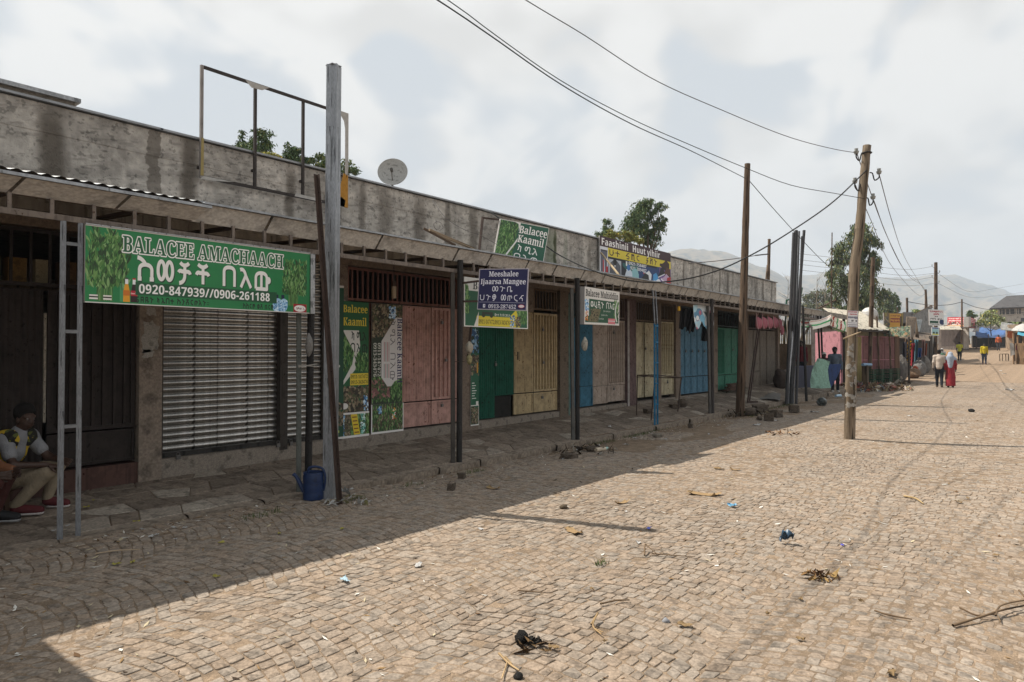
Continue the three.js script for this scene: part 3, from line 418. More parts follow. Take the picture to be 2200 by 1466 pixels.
// satellite dish
{
  const d = thing('satellite_dish', 'round grey satellite dish on a mast behind the parapet', 'satellite dish'), c = atZ(844, 372, 9.2), r = 0.26, m = mat(lin(0.5, 0.49, 0.46), 0.6, 'grain', 2), dk = mat(lin(0.12, 0.11, 0.1), 0.6, 'zinc', 2);
  const n = V3(-0.72, 0.28, 0.63).normalize(), q = new THREE.Quaternion().setFromUnitVectors(V3(0, 1, 0), n), prof = []; for (let i = 0; i <= 10; i++) { const t = i / 10; prof.push(new THREE.Vector2(t * r + 0.0005, 0.05 * t * t)); } prof.push(new THREE.Vector2(r + 0.006, 0.052), new THREE.Vector2(r + 0.006, 0.044), new THREE.Vector2(r, 0.042)); for (let i = 9; i >= 0; i--) { const t = i / 10; prof.push(new THREE.Vector2(t * r + 0.0005, 0.05 * t * t - 0.008)); }
  part(d, 'reflector', new THREE.LatheGeometry(prof, 40).applyQuaternion(q).translate(c.x, c.y, c.z), m);
  const L = c.clone().addScaledVector(n, 0.2).add(V3(0, -0.05, 0)); part(d, 'feed_arm', [rod(c.clone().add(V3(0, -0.2, 0)).addScaledVector(n, 0.02), L, 0.008, 0.008, 6), rod(L.clone().addScaledVector(n, -0.05), L.clone().addScaledVector(n, 0.03), 0.022, 0.028, 10)], dk);
  part(d, 'mast', [rod(V3(c.x + 0.06, ROOF, c.z - 0.08), V3(c.x + 0.06, c.y + 0.02, c.z - 0.08), 0.02, 0.02, 8), bar(c.clone().addScaledVector(n, -0.01), V3(c.x + 0.06, c.y, c.z - 0.08), 0.06, 0.05)], dk);
}

// ------------------------------------------------------------------ lettering: Ethiopic letters as strokes in a 100 x 100 box
const GE = {
  'በ': 'M14 98V30Q14 6 50 6Q86 6 86 30V98', 'ለ': 'M10 12Q38 2 50 38L88 98M50 38L16 98', 'መ': 'M45 50A19 40 0 1 1 7 50A19 40 0 1 1 45 50M93 50A19 40 0 1 1 55 50A19 40 0 1 1 93 50M44 46H56',
  'አ': 'M4 2Q34 6 50 30M16 98V54Q18 32 50 31Q84 32 86 54V98M6 94H28M74 94H98', 'ቻ': 'M24 6Q36 18 50 18Q66 18 78 6M52 18V62Q52 96 18 100M14 52Q20 40 34 46H70Q82 46 86 58', 'ች': 'M20 6Q36 18 50 18Q66 18 80 6M52 18V98M10 56Q16 40 30 46H72Q84 46 90 58',
  'ጬ': 'M8 98V46Q8 18 50 18Q90 18 90 46V98H8M49 18V98M90 62H102A8 9 0 1 0 94 54', 'ይ': 'M84 8Q30 12 30 36Q30 54 60 54Q84 56 72 84Q56 104 26 82M30 36Q14 50 8 60', 'ዘ': 'M10 10H90M22 10V98M78 10V98M22 54H78', 'ዙ': 'M10 10H82M22 10V98M72 10V98M22 54H72M72 78H98',
  'ን': 'M10 22Q40 2 54 34Q58 60 40 98M54 40Q76 30 92 44', 'ካ': 'M10 8Q36 8 40 34M26 70V36Q40 22 58 30V98M26 70L14 78', 'ሉ': 'M10 12Q38 2 46 38L74 98M46 38L14 98M66 80H98', 'ት': 'M50 8V98M10 50Q16 34 32 42H70Q84 42 90 56',
  'እ': 'M6 8Q34 4 42 32M18 98V52Q20 30 50 30Q80 30 80 52V98M80 56Q94 58 98 70', 'ና': 'M20 20Q46 2 56 30V60Q56 92 24 98M56 34Q76 34 84 50', 'ደ': 'M16 10H86M50 10V46M20 98V64Q20 46 50 46Q80 46 80 64V98', 'ር': 'M84 12Q30 6 30 40Q30 84 84 88', 'ሳ': 'M20 30V98M20 34Q40 6 56 34V98M56 34Q80 6 92 40V62',
  '።': 'M20 30V44M60 30V44M20 66V80M60 66V80', 'ከ': 'M6 8Q38 6 42 34M20 98V52Q20 32 50 32Q80 32 80 52V98', 'ሻ': 'M10 12H90M20 30V98M20 36Q40 10 56 36V98M56 36Q80 10 90 44V64', 'ወ': 'M50 10A36 38 0 1 0 50 88A36 38 0 1 0 50 10M50 10V88', 'ጉ': 'M16 98V34Q16 8 70 14M70 14V96M70 70H98',
  'ሚ': 'M40 40A16 26 0 1 1 8 40A16 26 0 1 1 40 40Q44 12 62 12Q80 12 80 44V96H102M80 96L66 84', 'ል': 'M12 20Q36 4 50 40L84 98M50 40L20 98M20 98Q8 92 6 78', 'ጌ': 'M18 98V34Q18 8 66 14M66 14V96M66 96H84A9 10 0 1 0 74 84', 'ህ': 'M16 10V60Q16 92 50 92Q84 92 84 60V10M16 10L4 22', 'ፃ': 'M50 8A30 34 0 1 0 50 78A30 34 0 1 0 50 8M50 8V98H26M20 42H80',
  'ሪ': 'M80 12Q26 6 26 44Q26 86 66 86V98H96', 'ያ': 'M86 10Q40 14 40 40Q40 58 66 58V98M40 40Q18 50 12 70', 'ሙ': 'M44 50A18 34 0 1 1 8 50A18 34 0 1 1 44 50Q46 16 62 16Q80 16 80 52Q80 84 62 84Q48 84 44 62M78 62H102', 'ሂ': 'M14 10V50Q14 82 46 82Q78 82 78 50V10M64 78V98H94', 'ዲ': 'M14 10H80M46 10V44M16 98V62Q16 44 46 44Q76 44 76 62V98H100',
  'ሁ': 'M12 10V58Q12 90 44 90Q76 90 76 58V10M76 50H100', 'ሺ': 'M10 10H80M18 28V98M18 34Q34 10 48 34V98M48 34Q70 10 78 34V98H102', 'ፋ': 'M80 14Q30 6 40 36Q66 44 56 74Q44 98 12 94M20 56H80', 'ሽ': 'M10 12H90M16 98V50Q22 26 40 40V98M40 44Q62 18 84 46V98',
};
const geez = (c, text, x, y, h, w = 0.78, lw = 0.15, sp = 0.12, space = 0.5) => {   // top left at x, y; returns the end
  for (const ch of text) { if (ch === ' ') { x += h * space; continue; } c.save(); c.translate(x, y); c.scale(h * w / 100, h / 100); c.lineWidth = lw * 100; c.lineCap = 'butt'; c.lineJoin = 'round'; c.stroke(new Path2D(GE[ch] ?? GE['ት'])); c.restore(); x += h * (w + sp); }
  return x;
};
const geezFit = (c, text, x0, x1, y, h, lw = 0.15) => { const n = [...text].filter((q) => q !== ' ').length, s = [...text].length - n, w = (x1 - x0) / h / (n * 1.15 + s * 0.62); geez(c, text, x0, y, h, w, lw / Math.sqrt(w / 0.78), w * 0.15, w * 0.62); };
const fit = (c, text, x0, x1, y, font, size, fill, stroke, lw) => { c.save(); c.font = font.replace('#', size); const w = c.measureText(text).width; c.translate(x0, y); c.scale((x1 - x0) / w, 1); if (stroke) { c.strokeStyle = stroke; c.lineWidth = lw; c.lineJoin = 'round'; c.strokeText(text, 0, 0); } if (fill) { c.fillStyle = fill; c.fillText(text, 0, 0); } c.restore(); };
const canvas = (w, h, draw) => { const cv = document.createElement('canvas'); cv.width = w; cv.height = h; const c = cv.getContext('2d'); draw(c, w, h); const t = new THREE.CanvasTexture(cv); t.colorSpace = THREE.SRGBColorSpace; t.anisotropy = 8; return t; };
const printed = (tex, rough = 0.55) => new THREE.MeshStandardMaterial({ map: tex, roughness: rough, side: THREE.DoubleSide });
const leaves = (c, R, x0, x1, y0, y1, n, len, hues, lean = 0) => { for (let i = 0; i < n; i++) { const x = lerp(x0, x1, R()), t = R(), y = lerp(y0, y1, t), a = -Math.PI / 2 + (R() - 0.5) * 1.1 + lean * (1 - t); c.fillStyle = hues[Math.floor(R() * hues.length)]; c.save(); c.translate(x + lean * (y1 - y) * 0.5, y); c.rotate(a); c.beginPath(); const L = len * (0.6 + R() * 0.8); c.moveTo(0, 0); c.quadraticCurveTo(L * 0.5, -L * 0.24, L, 0); c.quadraticCurveTo(L * 0.5, L * 0.24, 0, 0); c.fill(); c.restore(); } };
const GREENS = ['#2f5a26', '#3f7433', '#547f3c', '#6c9550', '#2a4a22', '#82a668', '#1f3b1b'], BROWNS = ['#5a4a38', '#7a6a52', '#3b3226', '#94866c', '#2c261d', '#4a5234'];
const blobs = (c, R, x0, x1, y0, y1, n, s, hues) => { for (let i = 0; i < n; i++) { c.fillStyle = hues[Math.floor(R() * hues.length)]; c.beginPath(); c.ellipse(lerp(x0, x1, R()), lerp(y0, y1, R()), s * (0.4 + R()), s * (0.3 + R() * 0.8), R() * 3, 0, 6.3); c.fill(); } };
const weather = (c, w, h, seed, k = 0.14) => { const R = rng(seed); for (let i = 0; i < 90; i++) { c.fillStyle = `rgba(${60 + R() * 60},${52 + R() * 50},${40 + R() * 40},${R() * k})`; const x = R() * w, y = R() * h; c.fillRect(x, y, 1 + R() * 3, 4 + R() * h * 0.12); } };
// a printed board: four corners (lower left, lower right, upper right, upper left), thickness, print on the front face
const board4 = (t, a, b, c, d, th, face, edge, faceName = 'printed_face', edgeName = 'sign_box') => {
  const n = V3().crossVectors(b.clone().sub(a), d.clone().sub(a)).normalize(), k = (p) => p.clone().addScaledVector(n, -th), f = (p) => p.clone().addScaledVector(n, 0.002);
  part(t, edgeName, [quad(a, b, c, d), quad(k(b), k(a), k(d), k(c)), quad(k(a), k(b), b, a), quad(d, c, k(c), k(d)), quad(k(a), a, d, k(d)), quad(b, k(b), k(c), c)], edge);
  part(t, faceName, quad(f(a), f(b), f(c), f(d)), face);
};

// ------------------------------------------------------------------ signs and posters
const alu = mat(lin(0.5, 0.5, 0.5), 0.45, 'zinc', 2, { metalness: 0.6 }), whiteEdge = mat('#cfcac4', 0.6, 'grain', 2), darkSteel = mat(lin(0.035, 0.032, 0.03), 0.6, 'paint', 1.5), rustSteel = mat(lin(0.075, 0.05, 0.04), 0.75, 'paint', 2), galv = mat(lin(0.25, 0.255, 0.265), 0.5, 'zinc', 0.9, { metalness: 0.65 });
const P4 = (pts, D) => pts.map(([x, y]) => atZ(x, y, D));
{
  const t = thing('shop_banner', 'wide green printed banner with leaf bunches and phone numbers between veranda posts', 'sign'), R = rng(5);
  const tex = canvas(2048, 610, (c, w, h) => {
    c.fillStyle = '#1d7b43'; c.fillRect(0, 0, w, h); for (let i = 0; i < 60; i++) { c.fillStyle = `rgba(${R() > 0.5 ? '60,160,90' : '10,90,45'},0.06)`; c.beginPath(); c.ellipse(R() * w, R() * h, 60 + R() * 200, 30 + R() * 70, R(), 0, 7); c.fill(); }
    const bunch = (x0, x1, y0, y1, n, L) => { c.strokeStyle = '#4d6a34'; c.lineWidth = 3; for (let i = 0; i < 90; i++) { c.strokeStyle = GREENS[i % 6]; c.beginPath(); const bx = lerp(x0 + (x1 - x0) * 0.25, x0 + (x1 - x0) * 0.65, R()); c.moveTo(bx, y1); c.quadraticCurveTo(bx, (y0 + y1) / 2, lerp(x0, x1, R()), lerp(y0 + 60, y1 - 120, R())); c.stroke(); } leaves(c, R, x0, x1, y0 + 60, y1 - 90, n, L, GREENS, 0.1); };
    bunch(8, 300, 40, 590, 620, 62); leaves(c, R, 60, 100, 40, 140, 40, 50, GREENS); leaves(c, R, 170, 215, 40, 140, 40, 50, GREENS);
    for (const x of [30, 130]) { c.fillStyle = '#e6e2da'; c.fillRect(x, 545, 62, 12); c.fillRect(x, 568, 62, 14); c.fillStyle = '#2b2420'; c.fillRect(x, 557, 62, 11); }
    c.save(); c.beginPath(); c.rect(1730, 60, 280, 480); c.clip(); bunch(1735, 2000, 50, 540, 460, 50); c.restore();
    const bottle = (x, col1, cap, lab) => { c.save(); c.translate(x, 400); c.fillStyle = '#e8e8e8'; c.fillRect(14, 0, 24, 50); c.fillStyle = cap; c.fillRect(14, -8, 24, 12); c.fillStyle = col1; c.beginPath(); c.moveTo(14, 44); c.quadraticCurveTo(0, 90, 0, 190); c.lineTo(52, 190); c.quadraticCurveTo(52, 90, 38, 44); c.fill(); c.fillStyle = lab; c.fillRect(0, 95, 52, 44); c.restore(); };
    c.fillStyle = '#7fbf8f66'; c.fillRect(252, 440, 40, 150); bottle(278, '#e09a1e', '#444', '#c9711a'); bottle(336, '#2a0f14', '#b02020', '#b3202c'); c.font = 'italic bold 17px serif'; c.fillStyle = '#fff'; c.fillText('Coca-Cola', 336, 524, 52);
    for (const [x, s] of [[1640, 1], [1705, 0.9]]) { c.fillStyle = '#15203c'; c.fillRect(x + 16, 440, 34, 40); c.fillStyle = '#9cc6e6'; c.beginPath(); c.ellipse(x + 40, 545, 52 * s, 70, 0.2, 0, 7); c.fill(); blobs(c, R, x, x + 80, 490, 600, 60, 9, ['#d6ebf7', '#5d97c8', '#b8d9ee', '#3f78ab']); }
    fit(c, 'BALACEE AMACHAACH', 268, 1745, 182, 'bold #px serif', 182, '#173d26', '#0e3c22', 26); fit(c, 'BALACEE AMACHAACH', 268, 1745, 182, 'bold #px serif', 182, '#1d4a2e', '#f0eee8', 22); fit(c, 'BALACEE AMACHAACH', 268, 1745, 182, 'bold #px serif', 182, '#1d5a36', '#1d5a36', 1);
    c.strokeStyle = '#123f26'; geezFit(c, 'አመቻች በለጬ', 386, 1606, 218, 192, 0.215); c.strokeStyle = '#ece9e4'; geezFit(c, 'አመቻች በለጬ', 380, 1600, 212, 190, 0.18);
    c.fillStyle = '#14502f'; c.fillRect(372, 420, 1300, 108); fit(c, '0920-847939//0906-261188', 396, 1600, 512, 'bold #px sans-serif', 108, '#f2f0ec', '#0c3a20', 5);
    c.strokeStyle = '#0e2316'; geezFit(c, 'ይዘዙን ካሉበት እናደርሳለን።', 372, 1010, 540, 50, 0.2); geezFit(c, 'ከአርሻ ወደ ጉርሻ', 1320, 1640, 545, 46, 0.2);
    c.fillStyle = '#a3141e'; c.fillRect(1858, 520, 150, 88); c.fillStyle = '#f3efe9'; c.beginPath(); c.ellipse(1932, 564, 66, 33, 0, 0, 7); c.fill(); blobs(c, R, 1885, 1980, 556, 574, 30, 4, ['#9a2a30', '#444']);
    c.fillStyle = '#d9d5cf'; c.fillRect(0, 0, w, 7); c.fillRect(0, h - 8, w, 8); weather(c, w, h, 8, 0.1);
  });
  const [a, b, c, d] = P4([[178, 653], [664, 673], [668, 545], [185, 483]], 6.75); a.x = d.x = 2.39; b.x = c.x = 4.735; a.y = b.y = 2.086; c.y = d.y = 2.782;
  board4(t, a, b, c, d, 0.03, printed(tex, 0.5), whiteEdge, 'printed_banner', 'back_frame'); part(t, 'edge_strip', box(4.737, 4.795, 2.086, 2.782, -6.735, -6.78), alu); part(t, 'edge_strip', box(2.39, 4.735, 2.783, 2.794, -6.74, -6.78), alu);
}
{
  const t = thing('hanging_sign', 'tilted green sign with white lettering fixed above the awning edge', 'sign'), R = rng(6);
  const tex = canvas(900, 620, (c, w, h) => {
    c.fillStyle = '#0e5640'; c.fillRect(0, 0, w, h); c.fillStyle = '#2a5a34'; c.beginPath(); c.moveTo(0, 0); c.lineTo(330, 0); c.lineTo(330, 260); c.lineTo(120, h); c.lineTo(0, h); c.fill(); leaves(c, R, 0, 300, 60, 600, 700, 60, GREENS, 0.05);
    c.fillStyle = '#e4e4e0'; c.beginPath(); c.moveTo(345, 250); c.lineTo(300, 340); c.lineTo(130, h); c.lineTo(165, h); c.lineTo(350, 300); c.fill(); c.beginPath(); c.moveTo(230, 0); c.lineTo(360, 0); c.lineTo(350, 150); c.lineTo(320, 30); c.fill();
    fit(c, 'Balacee', 345, 885, 170, 'bold #px serif', 170, '#f1f1ee', '#0a3326', 8); fit(c, 'Kaamil', 345, 850, 318, 'bold #px serif', 165, '#f1f1ee', '#0a3326', 8);
    c.strokeStyle = '#f1f1ee'; geezFit(c, 'ካሚል', 360, 790, 350, 108, 0.15); geezFit(c, 'በለጬ', 320, 800, 480, 112, 0.15); c.strokeStyle = '#dcdcd6'; c.lineWidth = 10; c.strokeRect(4, 4, w - 8, h - 8); weather(c, w, h, 21, 0.16);
  });
  board4(t, ...P4([[1060, 555], [1165, 576], [1180, 490], [1075, 470]], 7.02), 0.02, printed(tex), whiteEdge);
  const q = (px, py, D = 7.07) => atZ(px, py, D);
  part(t, 'support_bar', bar(q(1037, 468), q(1005, 770, 6.86), 0.032), rustSteel); part(t, 'support_bar', bar(q(1036, 468), q(1078, 473), 0.025), rustSteel); part(t, 'support_bar', bar(q(1022, 545), q(1150, 566), 0.025), rustSteel); part(t, 'support_bar', bar(q(1030, 596), q(1062, 548), 0.028), rustSteel); part(t, 'support_bar', bar(q(1120, 566), q(1119, 575, 7.02), 0.02), rustSteel);
}
{
  const t = thing('projecting_sign', 'navy blue sign box with white lettering projecting toward the street', 'sign'), dep = 10.08;
  const tex = canvas(760, 640, (c, w, h) => {
    c.fillStyle = '#15154a'; c.fillRect(0, 0, w, h); c.strokeStyle = '#b9b3bd'; c.lineWidth = 12; c.strokeRect(5, 5, w - 10, h - 10);
    fit(c, 'Meeshalee', 150, 610, 122, 'bold #px serif', 112, '#ecebf2'); fit(c, 'Ijaarsa Mangee', 30, 730, 242, 'bold #px serif', 112, '#ecebf2'); c.strokeStyle = '#ecebf2'; geezFit(c, 'መንጌ', 215, 545, 270, 92, 0.13); geezFit(c, 'ህንፃ መሳሪያ', 28, 728, 400, 98, 0.12);
    c.fillStyle = '#cfcde0'; c.fillRect(28, 522, 700, 4); fit(c, '0913-287452', 170, 600, 615, 'bold #px serif', 84, '#ecebf2'); c.fillStyle = '#ecebf2'; c.fillRect(88, 556, 34, 52); c.fillStyle = '#15154a'; c.font = 'bold 40px sans-serif'; c.fillText('f', 99, 598); c.strokeStyle = '#c9465a'; c.lineWidth = 6; c.fillStyle = '#e8dede'; c.beginPath(); c.ellipse(678, 575, 46, 24, 0, 0, 7); c.fill(); c.stroke(); weather(c, w, h, 22, 0.18);
  });
  const a = atDepth(1025, 665, dep), b = atDepth(1131, 668, dep - 0.08), c = atDepth(1136, 577, dep - 0.08), d = atDepth(1030, 578, dep);
  board4(t, a, b, c, d, 0.1, printed(tex), mat('#c9bfc4', 0.6, 'paint', 2)); part(t, 'mount_arm', bar(d.clone().lerp(a, 0.3), V3(7.38, 2.65, -6.8), 0.03), rustSteel); part(t, 'mount_arm', bar(d.clone().lerp(a, 0.8), V3(7.36, 2.38, -6.8), 0.03), rustSteel);
}
{
  const t = thing('hanging_sign', 'white green and yellow sign half hidden behind the navy sign box', 'sign'), R = rng(9);
  const tex = canvas(1000, 560, (c, w, h) => {
    c.fillStyle = '#d9d7d0'; c.fillRect(0, 0, w, h); c.fillStyle = '#17583a'; c.fillRect(14, 150, w - 28, h - 160); leaves(c, R, 820, 980, 180, 520, 300, 55, GREENS); leaves(c, R, 10, 70, 120, 420, 120, 50, GREENS); fit(c, 'Balacee Kaamil', 120, 960, 130, 'bold #px serif', 130, '#20231f');
    c.fillStyle = '#d8c62c'; c.beginPath(); c.moveTo(180, 430); c.lineTo(680, 430); c.lineTo(800, 330); c.lineTo(860, h - 14); c.lineTo(160, h - 14); c.fill(); c.fillStyle = '#dedcd6'; c.beginPath(); c.moveTo(210, 380); c.lineTo(140, h - 10); c.lineTo(200, h - 10); c.fill(); fit(c, '0911-147472/0913-343476', 210, 690, 520, 'bold #px serif', 70, '#1d1d17');
    c.strokeStyle = '#e9e7e0'; geezFit(c, 'ወሰት እናደርሳለን', 450, 700, 390, 34, 0.16); c.fillStyle = '#22301f'; for (const x of [280, 400]) { c.beginPath(); c.arc(x, 420, 26, 0, 7); c.fill(); } c.fillRect(260, 380, 160, 30); blobs(c, R, 700, 770, 400, 540, 60, 10, ['#8ec0e4', '#4a86bd', '#cfe5f4', '#2c4e7c']); blobs(c, R, 780, 870, 420, 540, 80, 12, BROWNS); c.strokeStyle = '#e3e1da'; c.lineWidth = 12; c.strokeRect(5, 5, w - 10, h - 10); weather(c, w, h, 23, 0.16);
  });
  board4(t, ...P4([[1021, 690], [1153, 697], [1153, 607], [1022, 610]], 6.86).map((p, i) => (p.setX(i === 0 || i === 3 ? 7.5 : 9.07), p.setY(i < 2 ? 2.02 : 2.76), p)), 0.06, printed(tex), whiteEdge);
  part(t, 'hanger', bar(V3(7.9, 2.75, -6.89), V3(7.9, 2.81, -6.87), 0.02), rustSteel); part(t, 'hanger', bar(V3(8.7, 2.75, -6.89), V3(8.7, 2.81, -6.87), 0.02), rustSteel);
}
{
  const t = thing('sign_box', 'white and green cloth-faced sign box hung below the awning on a post', 'sign'), R = rng(10);
  const tex = canvas(900, 520, (c, w, h) => {
    c.fillStyle = '#d8d4cd'; c.fillRect(0, 0, w, h); c.fillStyle = '#27523a'; c.fillRect(110, 160, 740, 300); c.fillRect(20, 400, 860, 90); fit(c, 'Balacee Muhiddiin', 20, 870, 125, 'bold #px serif', 128, '#191917', '#191917', 3);
    c.strokeStyle = '#e9e7e1'; geezFit(c, 'ሙሂዲን በለጬ', 150, 800, 180, 96, 0.15); c.fillStyle = '#6a6648'; c.beginPath(); c.moveTo(210, 290); c.lineTo(410, 290); c.lineTo(330, 480); c.lineTo(80, 480); c.fill(); blobs(c, R, 150, 350, 300, 475, 160, 9, BROWNS);
    for (const [s, x, y] of [['Jah mahane', 470, 325], ['Jalale sela', 420, 385], ['Guunjaa', 350, 440]]) { c.fillStyle = '#cfcdc6'; c.font = '34px serif'; c.fillText(s, x, y, 190); } blobs(c, R, 15, 110, 170, 330, 60, 14, ['#7fb4de', '#3f76b0', '#d6e8f4', '#27415f']); blobs(c, R, 25, 80, 330, 470, 30, 12, ['#d9871e', '#b83c24', '#e9dcc2']); leaves(c, R, 760, 870, 180, 460, 160, 50, GREENS); c.fillStyle = '#cfd3cb'; c.beginPath(); c.moveTo(870, 130); c.quadraticCurveTo(760, 300, 850, 470); c.lineTo(820, 470); c.quadraticCurveTo(720, 300, 850, 130); c.fill();
    c.fillStyle = '#cf7a80'; c.fillRect(600, 420, 190, 34); c.fillRect(600, 465, 190, 40); c.fillStyle = '#e6d9d6'; c.fillRect(600, 453, 190, 10); weather(c, w, h, 12, 0.16);
  });
  const a = V3(10.53, 2.143, -6.68), b = V3(11.8, 2.154, -6.68), c = V3(11.82, 2.815, -6.68), d = V3(10.55, 2.83, -6.68); board4(t, a, b, c, d, 0.13, printed(tex, 0.7), mat('#bdb7b2', 0.7, 'cloth', 2)); for (const x of [10.7, 11.6]) part(t, 'hanger', bar(V3(x, 2.8, -6.78), V3(x, 2.83, -6.85), 0.02), rustSteel);
}
{
  const t = thing('roof_sign', 'large printed clothing shop sign standing on the awning roof against the parapet', 'sign'), R = rng(14);
  const tex = canvas(1536, 384, (c, w, h) => {
    c.fillStyle = '#1b2030'; c.fillRect(0, 0, w, h); c.fillStyle = '#3a1f25'; c.fillRect(0, 0, w, 104); c.fillStyle = '#1f3c6e'; c.fillRect(620, 190, 620, 194); c.fillStyle = '#24605e'; c.fillRect(440, 230, 330, 154); c.fillStyle = '#d8c53a'; c.fillRect(150, 104, 1386, 90); c.fillStyle = '#6b4a8e'; c.fillRect(1250, 190, 286, 194);
    fit(c, 'Faashinii', 24, 560, 88, 'bold #px sans-serif', 98, '#efece8'); fit(c, 'Huut yihiir', 640, 1270, 88, 'bold #px sans-serif', 98, '#efece8'); c.strokeStyle = '#33151a'; geezFit(c, 'ሁት', 175, 400, 112, 70, 0.2); geezFit(c, 'ይሺር', 500, 820, 112, 70, 0.2); geezFit(c, 'ፋሽን', 930, 1210, 112, 70, 0.2);
    c.fillStyle = '#10131b'; c.fillRect(150, 194, 1040, 22); fit(c, '0921-758487', 560, 950, 236, 'bold #px sans-serif', 48, '#eceae6'); fit(c, '0923-289487', 560, 950, 284, 'bold #px sans-serif', 48, '#eceae6'); c.fillStyle = '#eceae6'; c.fillRect(505, 205, 30, 50);
    c.fillStyle = '#d9dade'; c.fillRect(0, 104, 150, 280); c.fillStyle = '#5d5f6b'; c.beginPath(); c.moveTo(12, 140); c.lineTo(140, 140); c.lineTo(128, 370); c.lineTo(95, 370); c.lineTo(80, 200); c.lineTo(60, 370); c.lineTo(18, 370); c.fill(); c.fillStyle = '#b0222e'; c.fillRect(55, 240, 22, 130); c.fillRect(110, 300, 40, 80); c.fillStyle = '#2a2220'; c.fillRect(14, 136, 126, 12);
    c.fillStyle = '#b9bcc2'; c.fillRect(160, 216, 250, 168); c.fillStyle = '#54565c'; c.beginPath(); c.moveTo(180, 384); c.lineTo(190, 260); c.lineTo(250, 225); c.lineTo(330, 225); c.lineTo(395, 270); c.lineTo(400, 384); c.fill(); c.fillStyle = '#e6e6e6'; c.beginPath(); c.moveTo(255, 240); c.lineTo(320, 240); c.lineTo(285, 300); c.fill(); c.fillStyle = '#15130f'; c.beginPath(); c.ellipse(285, 240, 36, 34, 0, 0, 7); c.fill();
    c.fillStyle = '#cfd8e2'; c.beginPath(); c.ellipse(560, 330, 80, 46, 0, 3.1, 6.4); c.fill(); c.fillRect(480, 330, 160, 40); c.fillStyle = '#8fc0c4'; c.beginPath(); c.ellipse(700, 320, 70, 56, 0, 3.1, 6.4); c.fill(); c.fillRect(640, 318, 140, 50); c.fillStyle = '#10141e'; c.beginPath(); c.moveTo(420, 250); c.lineTo(520, 300); c.lineTo(470, 384); c.lineTo(410, 384); c.fill(); c.fillStyle = '#3b77b6'; c.beginPath(); c.arc(560, 268, 34, 0, 7); c.fill();
    const shoe = (x, y, s, rot, c1, c2) => { c.save(); c.translate(x, y); c.rotate(rot); c.scale(s, s); c.fillStyle = c1; c.beginPath(); c.moveTo(-60, 20); c.quadraticCurveTo(-20, 10, 0, -34); c.lineTo(50, -30); c.quadraticCurveTo(64, 0, 62, 24); c.lineTo(-60, 30); c.fill(); c.fillStyle = c2; c.fillRect(-60, 24, 122, 10); c.restore(); };
    shoe(980, 300, 1.5, 0.5, '#e9e9ea', '#b8323c'); shoe(900, 350, 1.8, 0.15, '#1e1d22', '#33313a'); shoe(1130, 340, 1.5, -0.5, '#4b9bd4', '#dfe8ee'); shoe(1390, 150, 1.9, 0.35, '#3a211a', '#1c110d'); shoe(1430, 230, 1.6, 0.1, '#59301f', '#2a150e'); shoe(1290, 250, 1.4, -0.3, '#1b181d', '#dedbe2'); shoe(1400, 310, 1.7, 0.3, '#c9a8c4', '#efe7ee'); shoe(1460, 360, 1.8, -0.3, '#b5242e', '#f0e9ea'); shoe(1220, 372, 1.5, 0.5, '#f0eef0', '#24202a');
  });
  const a = V3(13.6, 3.45, -PAR + 0.08), b = V3(17.33, 3.45, -PAR + 0.08), c = V3(17.33, 4.33, -PAR + 0.08), d = V3(13.6, 4.33, -PAR + 0.08); board4(t, a, b, c, d, 0.03, printed(tex), whiteEdge); part(t, 'prop', bar(V3(13.62, 3.93, -PAR + 0.1), V3(12.55, 3.24, -7.1), 0.03), mat(lin(0.5, 0.4, 0.27), 0.8, 'wood')); for (const x of [14.5, 16.5]) part(t, 'bracket', bar(V3(x, 3.8, -PAR + 0.05), V3(x, 3.8, -PAR), 0.03), rustSteel);
}
